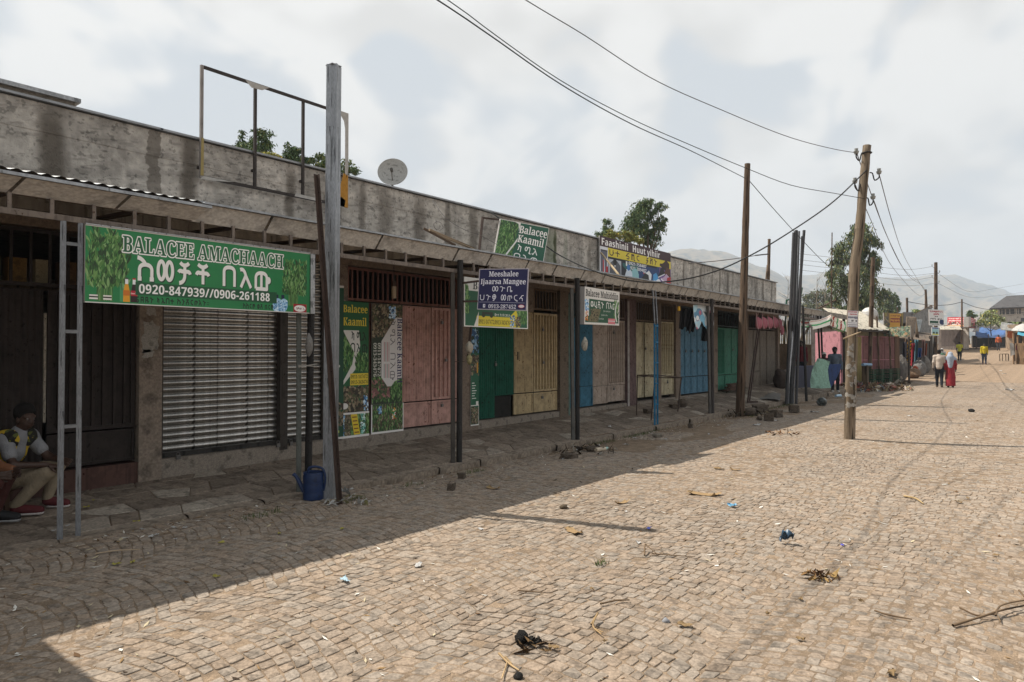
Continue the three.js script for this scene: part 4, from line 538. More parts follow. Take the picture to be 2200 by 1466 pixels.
// posters pasted on the shop front
{
  const Z = -FACADE + 0.012, poster = (name, label, x0, x1, y0, y1, w, h, draw, th = 0.004, z = Z) => { const t = thing(name, label, 'poster', undefined); board4(t, V3(x0, y0, z), V3(x1, y0, z), V3(x1, y1, z), V3(x0, y1, z), th, printed(canvas(w, h, draw), 0.6), whiteEdge, 'print', 'sheet'); }, R = rng(15);
  poster('wall_poster', 'green poster with yellow title hung beside the pink door shop', 6.38, 6.88, 0.74, 2.4, 400, 1300, (c, w, h) => { c.fillStyle = '#1c5a33'; c.fillRect(0, 0, w, h); leaves(c, R, 0, 180, 420, 860, 260, 60, GREENS); c.fillStyle = '#d9d7d0'; c.beginPath(); c.moveTo(10, 340); c.lineTo(250, 340); c.lineTo(270, 520); c.lineTo(200, 800); c.lineTo(0, 1000); c.lineTo(0, 960); c.lineTo(150, 740); c.lineTo(180, 600); c.lineTo(60, 420); c.fill(); fit(c, 'Balacee', 10, 385, 130, 'bold #px serif', 120, '#e0c63a'); fit(c, 'Kaamil', 10, 370, 285, 'bold #px serif', 130, '#e0c63a'); c.strokeStyle = '#15251a'; geezFit(c, 'ካሚል', 130, 385, 350, 110, 0.14); geezFit(c, 'በለጬ', 120, 385, 490, 110, 0.14); leaves(c, R, 200, 390, 640, 840, 200, 50, GREENS); c.fillStyle = '#e0c63a'; c.fillRect(120, 850, 275, 140); fit(c, '0911-147472', 130, 390, 910, 'bold #px serif', 60, '#1c2a18'); fit(c, '0913-343476', 130, 390, 975, 'bold #px serif', 60, '#1c2a18'); blobs(c, R, 0, 400, 1010, 1300, 500, 22, BROWNS); blobs(c, R, 330, 400, 1120, 1300, 40, 14, ['#6fa9d8', '#2e6290', '#cfe3f1']); c.fillStyle = '#ddd8d2'; c.beginPath(); c.ellipse(40, 1230, 50, 36, 0, 0, 7); c.fill(); weather(c, w, h, 3); });
  poster('wall_poster', 'small poster with yellow strip hung below the yellow titled green poster', 6.37, 6.89, 0.35, 0.73, 400, 290, (c, w, h) => { c.fillStyle = '#5a5a3e'; c.fillRect(0, 0, w, h); blobs(c, R, 60, 140, 0, h, 200, 12, BROWNS); leaves(c, R, 140, 400, 40, 290, 200, 50, GREENS); c.fillStyle = '#dcbf2e'; c.save(); c.translate(130, 20); c.transform(1, 0, 0.2, 1, 0, 0); c.fillRect(0, 0, 90, 240); c.fillStyle = '#7a4a1c'; for (let i = 0; i < 5; i++) c.fillRect(12, 30 + i * 44, 66, 14); c.restore(); blobs(c, R, 0, 40, 20, 280, 60, 12, ['#7ba9cf', '#38618c', '#d9e8f2']); blobs(c, R, 280, 340, 20, 270, 60, 14, ['#8fd0c6', '#39796c', '#e0f0ee']); c.fillStyle = '#e0dcd8'; c.fillRect(0, 0, w, 22); c.fillRect(0, h - 26, w, 26); }, 0.004, Z + 0.006);
  poster('wall_poster', 'tall poster with its lettering turned sideways beside the pink door', 6.94, 7.58, 0.82, 2.4, 520, 1280, (c, w, h) => { c.fillStyle = '#2a3527'; c.fillRect(0, 0, w, h); blobs(c, R, 0, w, 0, 420, 700, 20, BROWNS); leaves(c, R, 0, w, 980, h, 500, 60, GREENS); blobs(c, R, 0, 300, 960, 1200, 150, 24, ['#7a4f4c', '#4c5a33', '#33422a', '#9a6a66']); blobs(c, R, 300, 400, 30, 180, 60, 18, ['#7fb2dc', '#27466b', '#cfe2ef']); c.fillStyle = '#d6d2cf'; c.beginPath(); c.moveTo(510, 170); c.lineTo(400, 170); c.lineTo(160, 480); c.lineTo(160, 940); c.lineTo(260, 1060); c.lineTo(330, 1060); c.lineTo(380, 1000); c.lineTo(510, 960); c.fill(); c.save(); c.translate(430, 175); c.rotate(Math.PI / 2); fit(c, 'Balacee Kaamil', 0, 850, 0, 'bold #px serif', 130, '#2c2450'); c.restore(); c.save(); c.translate(400, 200); c.rotate(Math.PI / 2); c.strokeStyle = '#6f6a6c'; geezFit(c, 'ካሚል በለጬ', 0, 780, 0, 90, 0.14); c.restore(); c.save(); c.translate(60, 500); c.rotate(Math.PI / 2); fit(c, '0911-147472', 0, 430, -40, 'bold #px serif', 70, '#d9d7cc'); fit(c, '0913-343476', 0, 430, 30, 'bold #px serif', 70, '#d9d7cc'); c.restore(); c.save(); c.translate(180, 470); c.rotate(Math.PI / 2); c.fillStyle = '#8d4a52'; for (let i = 0; i < 4; i++) { c.fillRect(20, -110 + i * 26, 250, 8); c.fillStyle = i % 2 ? '#4c6a5c' : '#a3242e'; c.fillRect(300, -110 + i * 26, 180, 8); } c.restore(); weather(c, w, h, 4); });
  poster('wall_poster', 'white bordered leaf poster hung below the sideways lettered poster', 6.93, 7.6, 0.36, 0.82, 520, 360, (c, w, h) => { c.fillStyle = '#39492e'; c.fillRect(0, 0, w, h); leaves(c, R, 20, 500, 40, 350, 700, 50, GREENS.concat(BROWNS)); blobs(c, R, 110, 160, 30, 110, 40, 14, ['#9cc6e6', '#3d6ea0', '#dcebf5']); blobs(c, R, 340, 390, 60, 210, 40, 15, ['#e8e6e0', '#c7982c', '#b23a2a', '#2e8c4c']); c.fillStyle = '#e2deda'; c.fillRect(0, 0, 16, h); c.fillRect(w - 12, 0, 12, h); c.fillRect(0, h - 24, w, 24); }, 0.004, Z + 0.007);
  poster('strip_poster', 'narrow dark green vertical poster strip with white letters beside the steel column', 6.12, 6.37, 0.36, 2.62, 200, 1800, (c, w, h) => { c.fillStyle = '#16452f'; c.fillRect(0, 0, w, h); c.strokeStyle = '#d6dad2'; [...'ካሚል በለጬ'].forEach((ch, i) => ch !== ' ' && geez(c, ch, 60, 120 + i * 130, 90, 0.85, 0.13)); c.fillStyle = '#d0b92c'; for (let i = 0; i < 4; i++) c.fillRect(0, 1000 + i * 90, 26, 40); blobs(c, R, 0, w, 1380, 1640, 150, 20, BROWNS); c.fillStyle = '#b7c93c'; c.fillRect(20, 1650, 90, 22); c.fillRect(30, 1700, 110, 26); c.fillStyle = '#d8d4ce'; c.fillRect(0, 0, w, 26); c.fillRect(0, h - 24, w, 24); }, 0.02, -FACADE + 0.06);
  poster('strip_poster', 'narrow green poster strip with photographs on the pier beside the dark green door', 9.2, 9.42, 0.3, 2.1, 200, 1640, (c, w, h) => { c.fillStyle = '#1b5a40'; c.fillRect(0, 0, w, h); blobs(c, R, 0, w, 60, 420, 140, 30, ['#27507a', '#4d84b4', '#1c3b33', '#96b8cf', '#22372a']); blobs(c, R, 0, w, 480, 800, 160, 22, BROWNS); c.fillStyle = '#cf9a2c'; c.fillRect(150, 600, 30, 170); c.fillStyle = '#d6dcd4'; for (let i = 0; i < 7; i++) c.fillRect(30, 930 + i * 42, 60 + (i * 37) % 60, 14); blobs(c, R, 0, w, 1330, 1610, 180, 20, BROWNS); c.fillStyle = '#dedad4'; c.fillRect(130, 1240, 60, 60); c.fillRect(0, 1300, w, 16); c.fillRect(0, h - 20, w, 20); c.fillRect(w - 8, 1300, 8, 340); }, 0.012, -FACADE + 0.048);
}
// ------------------------------------------------------------------ posts, columns, poles
const postFoot = (x, z = -6.78) => walkY(x, z) - 0.02;
{
  const t = thing('veranda_post', 'galvanised ladder-shaped double post at the left end of the green banner', 'post'), a0 = V3(2.22, postFoot(2.2), -6.77), a1 = V3(2.25, 2.8, -6.85), b0 = V3(2.36, postFoot(2.3), -6.77), b1 = V3(2.385, 2.8, -6.85);
  part(t, 'upright', bar(a0, a1, 0.045), galv); part(t, 'upright', bar(b0, b1, 0.04), galv); for (const k of [0.3, 0.6, 0.88]) part(t, 'rung', bar(a0.clone().lerp(a1, k + 0.05), b0.clone().lerp(b1, k + 0.05), 0.03), galv);
}
{
  const t = thing('veranda_post', 'grey green flat veranda post beside the blue watering can', 'post'); part(t, 'upright', bar(V3(4.62, postFoot(4.6), -6.78), V3(4.66, 2.8, -6.86), 0.055, 0.03), mat(lin(0.13, 0.135, 0.12), 0.7, 'paint', 1.5));
  const u = thing('veranda_post', 'black round pipe post standing behind the blue watering can', 'post'); part(u, 'pipe', rod(V3(4.77, postFoot(4.7), -6.82), V3(4.85, 2.8, -6.87), 0.042, 0.042, 14), darkSteel); part(u, 'strap', [bar(V3(4.6, 1.47, -6.77), V3(4.88, 1.5, -6.81), 0.012), bar(V3(4.6, 1.49, -6.77), V3(4.88, 1.47, -6.81), 0.01)], mat(lin(0.3, 0.28, 0.25), 0.8));
}
const pair = (x, label, m1, m2, extra) => { const t = thing('veranda_post', label, 'post', undefined); part(t, 'square_post', bar(V3(x, postFoot(x), -6.8), V3(x + 0.05, 2.8, -6.86), 0.058), m1); part(t, 'round_post', rod(V3(x + 0.1, postFoot(x), -6.77), V3(x + 0.15, 2.985, -6.8), 0.042, 0.042, 14), m2); extra?.(t); };
pair(7.2, 'dark double veranda post between the pink door and the narrow poster', mat(lin(0.08, 0.07, 0.06), 0.7, 'paint', 1.5), darkSteel, (t) => part(t, 'wire_tie', bar(V3(7.18, 1.5, -6.75), V3(7.43, 1.5, -6.79), 0.01), rustSteel));
pair(10.34, 'dark double veranda post below the white and green sign box', mat(lin(0.12, 0.115, 0.105), 0.7, 'paint', 1.5), darkSteel);
pair(16.6, 'dark double veranda post between the blue and sea green doors', mat(lin(0.11, 0.1, 0.09), 0.7, 'paint', 1.5), mat(lin(0.07, 0.06, 0.055), 0.7, 'paint', 1.5));
{
  const t = thing('ladder_post', 'bright blue ladder-shaped post with grey tubes above it', 'post'), m = mat('#2f7398', 0.6, 'paint', 1.5), y0 = postFoot(12.9), a = V3(13.5, y0, -6.77), b = V3(13.63, y0, -6.77);
  for (const p of [a, b]) { part(t, 'upright', bar(p, p.clone().setY(2.25).add(V3(0.06, 0, -0.03)), 0.042), m); part(t, 'upper_tube', bar(p.clone().setY(2.25).add(V3(0.06, 0, -0.03)), p.clone().setY(2.985).add(V3(0.07, 0, -0.08)), 0.03), galv); } for (const y of [0.5, 0.95, 1.4, 1.85, 2.2]) part(t, 'rung', bar(V3(13.53, y, -6.78), V3(13.68, y, -6.78), 0.03), m);
}
{
  const t = thing('steel_column', 'tall galvanised square steel column rising above the parapet', 'column'), m = mat(lin(0.36, 0.37, 0.385), 0.42, 'zinc', 0.7, { metalness: 0.6 }), g = plain(new THREE.BoxGeometry(0.125, 4.95, 0.125)); uvScale(g, 0.5, 5); part(t, 'shaft', g.rotateY(0.5).translate(0, 2.44, 0).applyMatrix4(new THREE.Matrix4().makeRotationZ(-0.006)).translate(4.74, -0.03, -6.36), m); part(t, 'cap', box(4.7, 4.83, 4.878, 4.886, -6.42, -6.3), m);
  const b = thing('angle_bar', 'rusty dark angle iron leaning against the steel column', 'metal bar'), p = atY(727, 1086, 0.0), q = V3(4.57, 3.62, -6.42); part(b, 'bar', [bar(p, q, 0.045, 0.006), bar(p.clone().add(V3(0.02, 0, 0.02)), q.clone().add(V3(0.02, 0, 0.02)), 0.006, 0.045)], rustSteel);
}
{
  const t = thing('metal_stand', 'thin rusty pipe frame standing on stones behind the blue post', 'frame'), f = (px, py) => { const p = atY(px, py, 0.12); return p; }, a = f(1399, 903), b = f(1456, 888), c = atZ(1408, 806, -a.z), d = atZ(1472, 812, -b.z); c.z = a.z; d.z = b.z - 0.1;
  part(t, 'leg', rod(a, c, 0.014), rustSteel); part(t, 'leg', rod(b, d, 0.014), rustSteel); part(t, 'top_rail', rod(c, d, 0.014), rustSteel); part(t, 'top_rail', rod(c.clone().add(V3(0.1, -0.02, -0.5)), d.clone().add(V3(0.1, -0.02, -0.5)), 0.012), rustSteel); part(t, 'cross_rail', rod(c, c.clone().add(V3(0.1, -0.02, -0.5)), 0.012), rustSteel); part(t, 'cross_rail', rod(d, d.clone().add(V3(0.1, -0.02, -0.5)), 0.012), rustSteel); part(t, 'leg', rod(c.clone().add(V3(0.1, -0.02, -0.5)), V3(c.x + 0.05, walkY(c.x, c.z - 0.5), c.z - 0.5), 0.012), rustSteel);
}
{
  const t = thing('leaning_ladder', 'pair of rusty pipes leaning from the awning beam to the walk', 'pipes'); for (const o of [0, 0.16]) part(t, 'pipe', rod(V3(20 + o, walkY(20, -7.1), -7.05), V3(20.95 + o, 2.96, -6.97), 0.022), rustSteel); part(t, 'foot', bar(V3(20, walkY(20, -7) + 0.03, -7.05), V3(20.4, walkY(20, -7) + 0.02, -6.9), 0.05), rustSteel); for (const k of [0.25, 0.5, 0.75]) part(t, 'rung', rod(V3(20 + 0.95 * k, lerp(0.3, 2.96, k), -7.02), V3(20.16 + 0.95 * k, lerp(0.3, 2.96, k), -7.02), 0.014), rustSteel);
}
// bundle of steel pipes standing at the end of the row
{
  const base = atY(1703, 867, 0.02), dep = base.clone().sub(camera.position).dot(camFwd);
  const pipes = [[1690, 868, 1706, 500, 0.05, 0], [1700, 869, 1711, 495, 0.05, 0], [1704, 866, 1717, 497, 0.035, 1], [1711, 866, 1724, 508, 0.04, 0], [1700, 867, 1728, 495, 0.045, 0], [1694, 862, 1713, 640, 0.05, 2], [1690, 868, 1708, 665, 0.035, 2]];
  const black = mat(lin(0.045, 0.043, 0.045), 0.55, 'zinc', 1), labels = ['black steel pipe standing in the bundle at the end of the row', 'thin grey steel pipe standing in the bundle of black pipes', 'pale galvanised sheet strip standing in the bundle of black pipes'];
  pipes.forEach(([x0, y0, x1, y1, r, k], i) => solo(k === 2 ? 'sheet_strip' : 'steel_pipe', rod(atDepth(x0, y0, dep + (i % 3) * 0.12).setY(0), atDepth(x1, y1, dep + 0.3 + (i % 3) * 0.1), r, r, 12), k === 2 ? mat(lin(0.55, 0.56, 0.58), 0.4, 'zinc', 1, { metalness: 0.5 }) : k ? galv : black, labels[k], k === 2 ? 'metal strip' : 'pipe', ['black pipes in the bundle', 'grey pipe in the bundle', 'pale strips in the bundle'][k]));
  const gp = mat('#0f5a40', 0.55, 'paint', 1), t = thing('green_frame', 'dark green pipe frame standing beside the bundle of pipes', 'frame'), a = atY(1682, 832, 0.12), d2 = a.clone().sub(camera.position).dot(camFwd);
  part(t, 'upright', rod(a, atDepth(1690, 645, d2), 0.035), gp); part(t, 'top_bar', rod(atDepth(1690, 645, d2), atDepth(1704, 643, d2 + 0.6), 0.03), gp); part(t, 'side_bar', rod(atDepth(1712, 690, d2 - 0.4), atDepth(1724, 618, d2 - 0.4), 0.03), gp); part(t, 'side_post', rod(V3(a.x + 0.7, walkY(22, -7), a.z + 0.3), atDepth(1712, 690, d2 - 0.4), 0.03), gp);
}
const woodM = bumped(mat(lin(0.25, 0.2, 0.15), 0.9, 'wood', 1), 'rough', 2, 0.01), woodD = bumped(mat(lin(0.15, 0.105, 0.075), 0.9, 'wood', 1), 'rough', 2, 0.01);
const insulator = (t, p, hookFrom) => { part(t, 'insulator', [rod(p.clone(), p.clone().add(V3(0, 0.05, 0)), 0.035, 0.05, 10), rod(p.clone().add(V3(0, 0.05, 0)), p.clone().add(V3(0, 0.1, 0)), 0.028, 0.034, 10)], mat(lin(0.42, 0.43, 0.4), 0.3, 'grain', 4)); const m = hookFrom.clone().lerp(p, 0.55).add(V3(0, -0.13, 0)); part(t, 'hook', tube([hookFrom, hookFrom.clone().lerp(p, 0.25), m, p.clone().add(V3(0, -0.06, 0)), p], 0.012, 16, 6), darkSteel); };
const poleThing = (name, label, pts, radii, m, opt = {}) => { const t = thing(name, label, 'pole', opt.group); part(t, 'shaft', taper(pts, radii, opt.seg ?? 24, 14, 0.16), m); return t; };
const B = onGround(1825, 12.72), bd = 12.72;
const mainPole = poleThing('utility_pole', 'thick bent wooden utility pole with insulators standing in the cobbled street', [atY(1825, 949, -0.05), atDepth(1829, 800, bd), atDepth(1833, 660, bd), atDepth(1836, 580, bd + 0.02), atDepth(1846, 500, bd + 0.05), atDepth(1855, 400, bd + 0.1), atDepth(1863, 313, bd + 0.15)], [0.098, 0.1, 0.094, 0.092, 0.085, 0.078, 0.07], woodM, { seg: 40 });
{
  part(mainPole, 'top_band', tube([0, 1, 2, 3, 4, 5, 6, 7, 8].map((i) => atDepth(1862, 329, bd + 0.14).add(V3(Math.cos(i * 0.785) * 0.085, 0, Math.sin(i * 0.785) * 0.085))), 0.014, 24, 6), darkSteel);
  insulator(mainPole, atDepth(1840, 331, bd), atDepth(1855, 330, bd + 0.1)); insulator(mainPole, atDepth(1889, 374, bd), atDepth(1869, 371, bd + 0.1)); insulator(mainPole, atDepth(1837, 394, bd), atDepth(1853, 396, bd + 0.1)); insulator(mainPole, atDepth(1876, 428, bd), atDepth(1861, 425, bd + 0.1));
  const bark = bumped(mat(lin(0.44, 0.41, 0.365), 0.9, 'grain', 2), 'rough', 3, 0.006), R = rng(40);      // remains of pasted paper
  for (let i = 0; i < 60; i++) { const y = lerp(742, 872, Math.pow(R(), 1.9)), c = atDepth(1828 - (y - 750) * 0.02, y, bd), h = 0.025 + R() * 0.07, A = Math.atan2(-camFwd.z, -camFwd.x) + R() * 2.2 - 1.4, pts = [], n = 9, w = 0.3 + R() * 0.5, rr = []; for (let k = 0; k < n; k++) rr.push(0.35 + R() * 0.75); const at = (k, q) => { const an = (k / n) * 6.283, u = A + Math.cos(an) * rr[k % n] * w * q, v = Math.sin(an) * rr[k % n] * h * q; return V3(c.x + Math.cos(u) * 0.1065, c.y + v, c.z + Math.sin(u) * 0.1065); }; for (let k = 0; k < n; k++) { const m2 = (k + 1) % n; pts.push(at(k, 0.02), at(k, 0.5), at(m2, 0.5), at(k, 0.5), at(k, 1), at(m2, 1), at(k, 0.5), at(m2, 1), at(m2, 0.5)); } part(mainPole, 'paper_scrap', tri(pts), bark); }
  const s = thing('paper_sign', 'white printed paper sign nailed to the bent utility pole', 'sign'), R2 = rng(41), tex = canvas(380, 480, (c, w, h) => { c.fillStyle = '#dcdadb'; c.fillRect(0, 0, w, h); const row = (y, hh, colr, x0, x1, g) => { c.fillStyle = colr; for (let x = x0; x < x1;) { const q = 8 + R2() * g; c.fillRect(x, y + R2() * 4, q * 0.7, hh * (0.7 + 0.3 * R2())); x += q; } }; row(20, 44, '#b0404a', 20, 350, 26); row(88, 44, '#b0404a', 70, 320, 26); row(170, 58, '#2a3354', 15, 250, 30); row(165, 80, '#2a3354', 255, 360, 26); row(265, 60, '#22252e', 140, 230, 34); row(265, 60, '#22252e', 290, 360, 34); row(345, 20, '#6a6e80', 15, 350, 14); row(395, 26, '#454c68', 15, 350, 18); row(440, 26, '#454c68', 40, 330, 18); c.strokeStyle = '#7a5a6a'; c.lineWidth = 8; c.strokeRect(4, 4, w - 8, h - 8); });
  board4(s, atDepth(1821, 703, bd - 0.12), atDepth(1843, 704, bd - 0.12), atDepth(1844, 668, bd - 0.12), atDepth(1822, 667, bd - 0.12), 0.006, printed(tex, 0.8), whiteEdge); solo('stick', rod(atDepth(1812, 728, bd - 0.15), atDepth(1850, 713, bd - 0.12), 0.014, 0.01, 6), mat(lin(0.45, 0.35, 0.24), 0.85, 'wood'), 'thin stick tied across the bent utility pole', 'stick');
}
const secondPole = poleThing('utility_pole', 'straight wooden utility pole standing at the kerb beside the sea green door', [atY(1590, 894, -0.05), atDepth(1594, 760, 17.4), atDepth(1600, 560, 17.4), atDepth(1606, 352, 17.4)], [0.115, 0.105, 0.09, 0.072], woodD, { seg: 30 });
{ const t = poleThing('roof_pole', 'short wooden pole propped by a log on the far parapet end', [atZ(1649, 606, PAR + 1.2).setY(ROOF), atZ(1653, 514, PAR + 1.2)], [0.07, 0.06], woodD); part(t, 'prop', rod(atZ(1640, 604, PAR + 1).setY(ROOF), atZ(1650, 570, PAR + 1.15), 0.06, 0.05, 8), woodD); part(t, 'spreader', rod(atZ(1652, 546, PAR + 1.15), atZ(1623, 549, PAR + 0.7), 0.025, 0.025, 6), darkSteel); }
// thinner poles down the street
const farPole = (label, x, dep, topPy, topX, r, extra) => { const b = onGround(x, dep); const t = poleThing('street_pole', label, [b.clone().setY(b.y - 0.1), atDepth((x + topX) / 2 + 1, (atScreenY(b) + topPy) / 2, dep), atDepth(topX, topPy, dep)], [r, r * 0.9, r * 0.75], woodD, { seg: 8 }); extra?.(t, dep); return t; };
const atScreenY = (p) => { const d = p.clone().sub(camera.position); return IMG_H / 2 - d.dot(camUp) / d.dot(camFwd) * FOCAL; };
farPole('thin wooden pole in front of the pink house', 1866, 34, 553, 1876, 0.12);
farPole('slender stake before the pink panels of the roadside house', 1889, 34.5, 680, 1884, 0.05); farPole('crooked stake at the right end of the green crates', 1914, 35, 720, 1911, 0.05);
farPole('bare thin pole rising behind the striped awnings', 1783, 40, 500, 1788, 0.04);
const signPole = farPole('tall utility pole carrying two small signs', 2009, 58, 564, 2011, 0.17, (t, d) => { for (const [x, y, s] of [[2003, 571, -1], [2019, 584, 1], [2003, 594, -1], [2018, 606, 1]]) insulator(t, atDepth(x, y, d), atDepth(2011, y + 2, d)); });
farPole('dark leaning pole behind the stall roofs', 1994, 70, 622, 1989, 0.14); farPole('short dark prop pole behind the stall roofs', 1984, 70, 645, 1989, 0.1); farPole('dark pole with crossed wires behind the gabled stall', 1949, 66, 640, 1949, 0.13); farPole('slim pole in front of the red signboard shop', 2065, 74, 643, 2067, 0.1); farPole('slim pole standing behind the yellow signboard', 1929, 52, 660, 1929, 0.05);

// ------------------------------------------------------------------ wires
const wireM = mat(lin(0.03, 0.03, 0.03), 0.6), wireG = mat(lin(0.11, 0.1, 0.1), 0.6);
const wire = (label, pts, r, m = wireM, group) => { let out = []; const n = pts.length; pts.forEach(([x, y, d]) => out.push(atDepth(x, y, d))); return solo('cable', tube(out, r, Math.max(24, n * 12), 5), m, label, 'cable', group); };
const far0 = V3(-7, 6.4, -6.6);
const wireFrom = (label, pts, r, m) => { const o = [far0.clone().add(V3(0, label.length * 0.01, 0)), ...pts.map(([x, y, d]) => atDepth(x, y, d))]; return solo('cable', tube(o, r, 80, 5), m, label, 'cable'); };
wireFrom('single overhead wire running to the top of the bent pole', [[1130, 0, 7.4], [1250, 72, 8.1], [1400, 168, 9.1], [1550, 236, 10.2], [1700, 296, 11.4], [1800, 322, 12.3], [1838, 328, 12.7]], 0.006, wireG);
wireFrom('overhead wire running to the straight pole at the kerb', [[940, 0, 7.3], [1050, 74, 8], [1200, 178, 9.4], [1350, 263, 11.3], [1480, 322, 13.6], [1560, 362, 15.8], [1603, 384, 17.3]], 0.0085, wireM);
wireFrom('overhead wire passing the straight pole to the bent pole', [[962, 0, 7.2], [1060, 72, 7.8], [1200, 170, 8.6], [1350, 252, 9.5], [1480, 310, 10.3], [1600, 360, 11.2], [1700, 398, 11.9], [1790, 415, 12.4], [1858, 427, 12.7]], 0.006, wireM);
wire('thin wire slanting down from the straight pole to the pipe bundle', [[1608, 386, 17.4], [1660, 446, 19], [1720, 512, 21], [1780, 572, 24], [1850, 618, 30], [1900, 645, 36]], 0.01);
wire('thick black cable sagging from the bent pole across the shop signs', [[1862, 366, 12.75], [1790, 434, 12.5], [1700, 497, 12.2], [1620, 545, 12], [1540, 582, 11.8], [1460, 602, 11.6], [1380, 606, 11.4], [1300, 590, 11.6], [1200, 547, 12.2], [1140, 505, 12.3], [1085, 478, 12.3], [1060, 460, 12.4], [1040, 453, 12.5]], 0.0125);
wire('thin grey wire drooping along the parapet to the green sign', [[928, 428, 10.2], [960, 470, 9.9], [1000, 495, 9.9], [1030, 505, 10], [1075, 530, 10.1]], 0.004, wireG);
wire('thin wire running from the roof pole along the parapet', [[1625, 549, 22.5], [1580, 556, 20], [1530, 562, 18], [1480, 566, 16.8]], 0.012, wireG);
const fourA = [[1842, 332], [1890, 378], [1838, 398], [1878, 432]], fourB = [[2003, 573], [2019, 586], [2003, 596], [2018, 608]];
for (const [i, mids] of [[0, [[1895, 480], [1940, 575], [1975, 607]]], [1, [[1915, 470], [1945, 555], [1985, 622]]], [2, [[1870, 470], [1915, 570], [1975, 635]]], [3, [[1905, 505], [1950, 590], [1985, 618]]]]) wire('overhead wire strung from the bent pole to the leaning dark pole', [[...fourA[i], 12.7], [...mids[0], 18], [...mids[1], 32], [...mids[2], 56], [1988, 624 + i * 4, 70]], 0.009, wireG, 'wires from the bent pole down the street');
fourB.forEach(([x, y], i) => wire('overhead wire strung across from the sign pole', [[x, y, 58], [1960, y + 6, 56], [1900, y + 2, 54], [1840, y - 12, 52], [1700, y - 30, 48]], 0.012, wireG, 'wires left of the sign pole'));
wire('dark cable sagging between the slim pole and the hip-roofed house', [[2067, 649, 74], [2100, 661, 80], [2150, 668, 90], [2200, 672, 100]], 0.03); wire('dark cable sagging between the slim pole and the dark crossed pole', [[2067, 649, 74], [2040, 655, 72], [2000, 656, 69], [1970, 652, 67], [1949, 648, 66]], 0.03);
wire('pale wire crossing in front of the hills', [[2019, 590, 58], [2080, 626, 70], [2140, 620, 84], [2200, 610, 100]], 0.012, wireG); wire('lower pale wire crossing in front of the hills', [[2018, 610, 58], [2080, 638, 70], [2140, 636, 84], [2200, 628, 100]], 0.012, wireG);

// ------------------------------------------------------------------ trees
const leafMat = (r, g, b) => mat(lin(r, g, b), 0.75, null, 1, { vertexColors: true });
const tree = (name, label, dep, lobes, o = {}) => {
  const R = rng(o.seed ?? Math.round(lobes[0][0])), t = thing(name, label, o.cat ?? 'tree', o.group), base = onGround(o.trunk ?? lobes[0][0], dep), s = dep / FOCAL;
  const hub = atDepth(o.hub?.[0] ?? lobes[0][0], o.hub?.[1] ?? lobes[0][1] + lobes[0][3], dep), tr = o.r ?? 0.18, cs = lobes.map(([x, y, rx, ry]) => ({ c: atDepth(x, y, dep + (R() - 0.5) * rx * s * 1.2), rx: rx * s, ry: ry * s }));
  const barks = [taper([base.clone().setY(base.y - 0.2), base.clone().lerp(hub, 0.5).add(V3((R() - 0.5) * 0.3, 0, (R() - 0.5) * 0.3)), hub], [tr, tr * 0.75, tr * 0.5], 10, 8, 0.15)];
  for (const l of cs) barks.push(taper([hub, hub.clone().lerp(l.c, 0.55).add(V3(0, -l.ry * 0.25, 0)), l.c.clone().add(V3(0, l.ry * 0.3, 0))], [tr * 0.45, tr * 0.25, tr * 0.08], 6, 5));
  part(t, 'trunk', barks, bumped(mat(lin(...(o.bark ?? [0.16, 0.13, 0.1])), 0.9, 'wood'), 'rough', 2, 0.01));
  const n = o.n ?? 4200, L = o.leaf ?? 0.2, pos = [], colr = [], total = cs.reduce((a, l) => a + l.rx * l.rx * l.ry, 0), base3 = o.col ?? [0.052, 0.08, 0.034];
  for (const l of cs) {
    const m = Math.round(n * l.rx * l.rx * l.ry / total), clumps = []; for (let i = 0; i < Math.max(7, m / 60); i++) { const d = V3(R() - 0.5, R() - 0.5, R() - 0.5).normalize().multiplyScalar(0.45 + 0.5 * R()); clumps.push([d, 0.12 + R() * 0.2]); }
    for (let i = 0; i < m; i++) {
      const [d, q] = clumps[Math.floor(R() * clumps.length)], p = V3(R() + R() - 1, R() + R() - 1, R() + R() - 1).multiplyScalar(q * 1.5).add(d), c = V3(l.c.x + p.x * l.rx, l.c.y + p.y * l.ry, l.c.z + p.z * l.rx);
      const a = V3(R() - 0.5, (R() - 0.5) - (o.droop ?? 0.5), R() - 0.5).normalize().multiplyScalar(L * (0.5 + R() * 0.8)), b = V3(R() - 0.5, R() - 0.5, R() - 0.5).cross(a).normalize().multiplyScalar(L * (o.wide ?? 0.16)), e = c.clone().add(a), mid = c.clone().lerp(e, 0.5);
      for (const v of [c, mid.clone().add(b), e, c, e, mid.clone().sub(b)]) pos.push(v.x, v.y, v.z);
      const k = 0.9 + R() * 1.4, y = R() < (o.yellow ?? 0.1) ? 1.5 : 1; for (let v = 0; v < 6; v++) colr.push(base3[0] * k * y * y, base3[1] * k * y, base3[2] * k);
    }
  }
  const g = new THREE.BufferGeometry(); g.setAttribute('position', new THREE.Float32BufferAttribute(pos, 3)); g.setAttribute('color', new THREE.Float32BufferAttribute(colr, 3)); g.computeVertexNormals(); part(t, 'crown', g, leafMat(1, 1, 1)); return t;
};
tree('roadside_tree', 'feathery dark tree top showing inside the empty billboard frame', 27, [[520, 300, 16, 18], [562, 300, 26, 24], [556, 284, 14, 10], [540, 330, 40, 26], [510, 320, 18, 14], [590, 340, 22, 12]], { n: 5200, leaf: 0.16, hub: [550, 380] });
tree('roadside_tree', 'round dark tree top beside the middle bar of the billboard frame', 27, [[628, 330, 22, 20], [640, 345, 26, 16]], { n: 2600, leaf: 0.16, hub: [632, 390] });
tree('roadside_tree', 'dark green tree top behind the tall steel column', 25, [[690, 345, 30, 18], [742, 362, 26, 20], [710, 365, 40, 20]], { n: 4200, leaf: 0.15, hub: [710, 400], yellow: 0.25 });
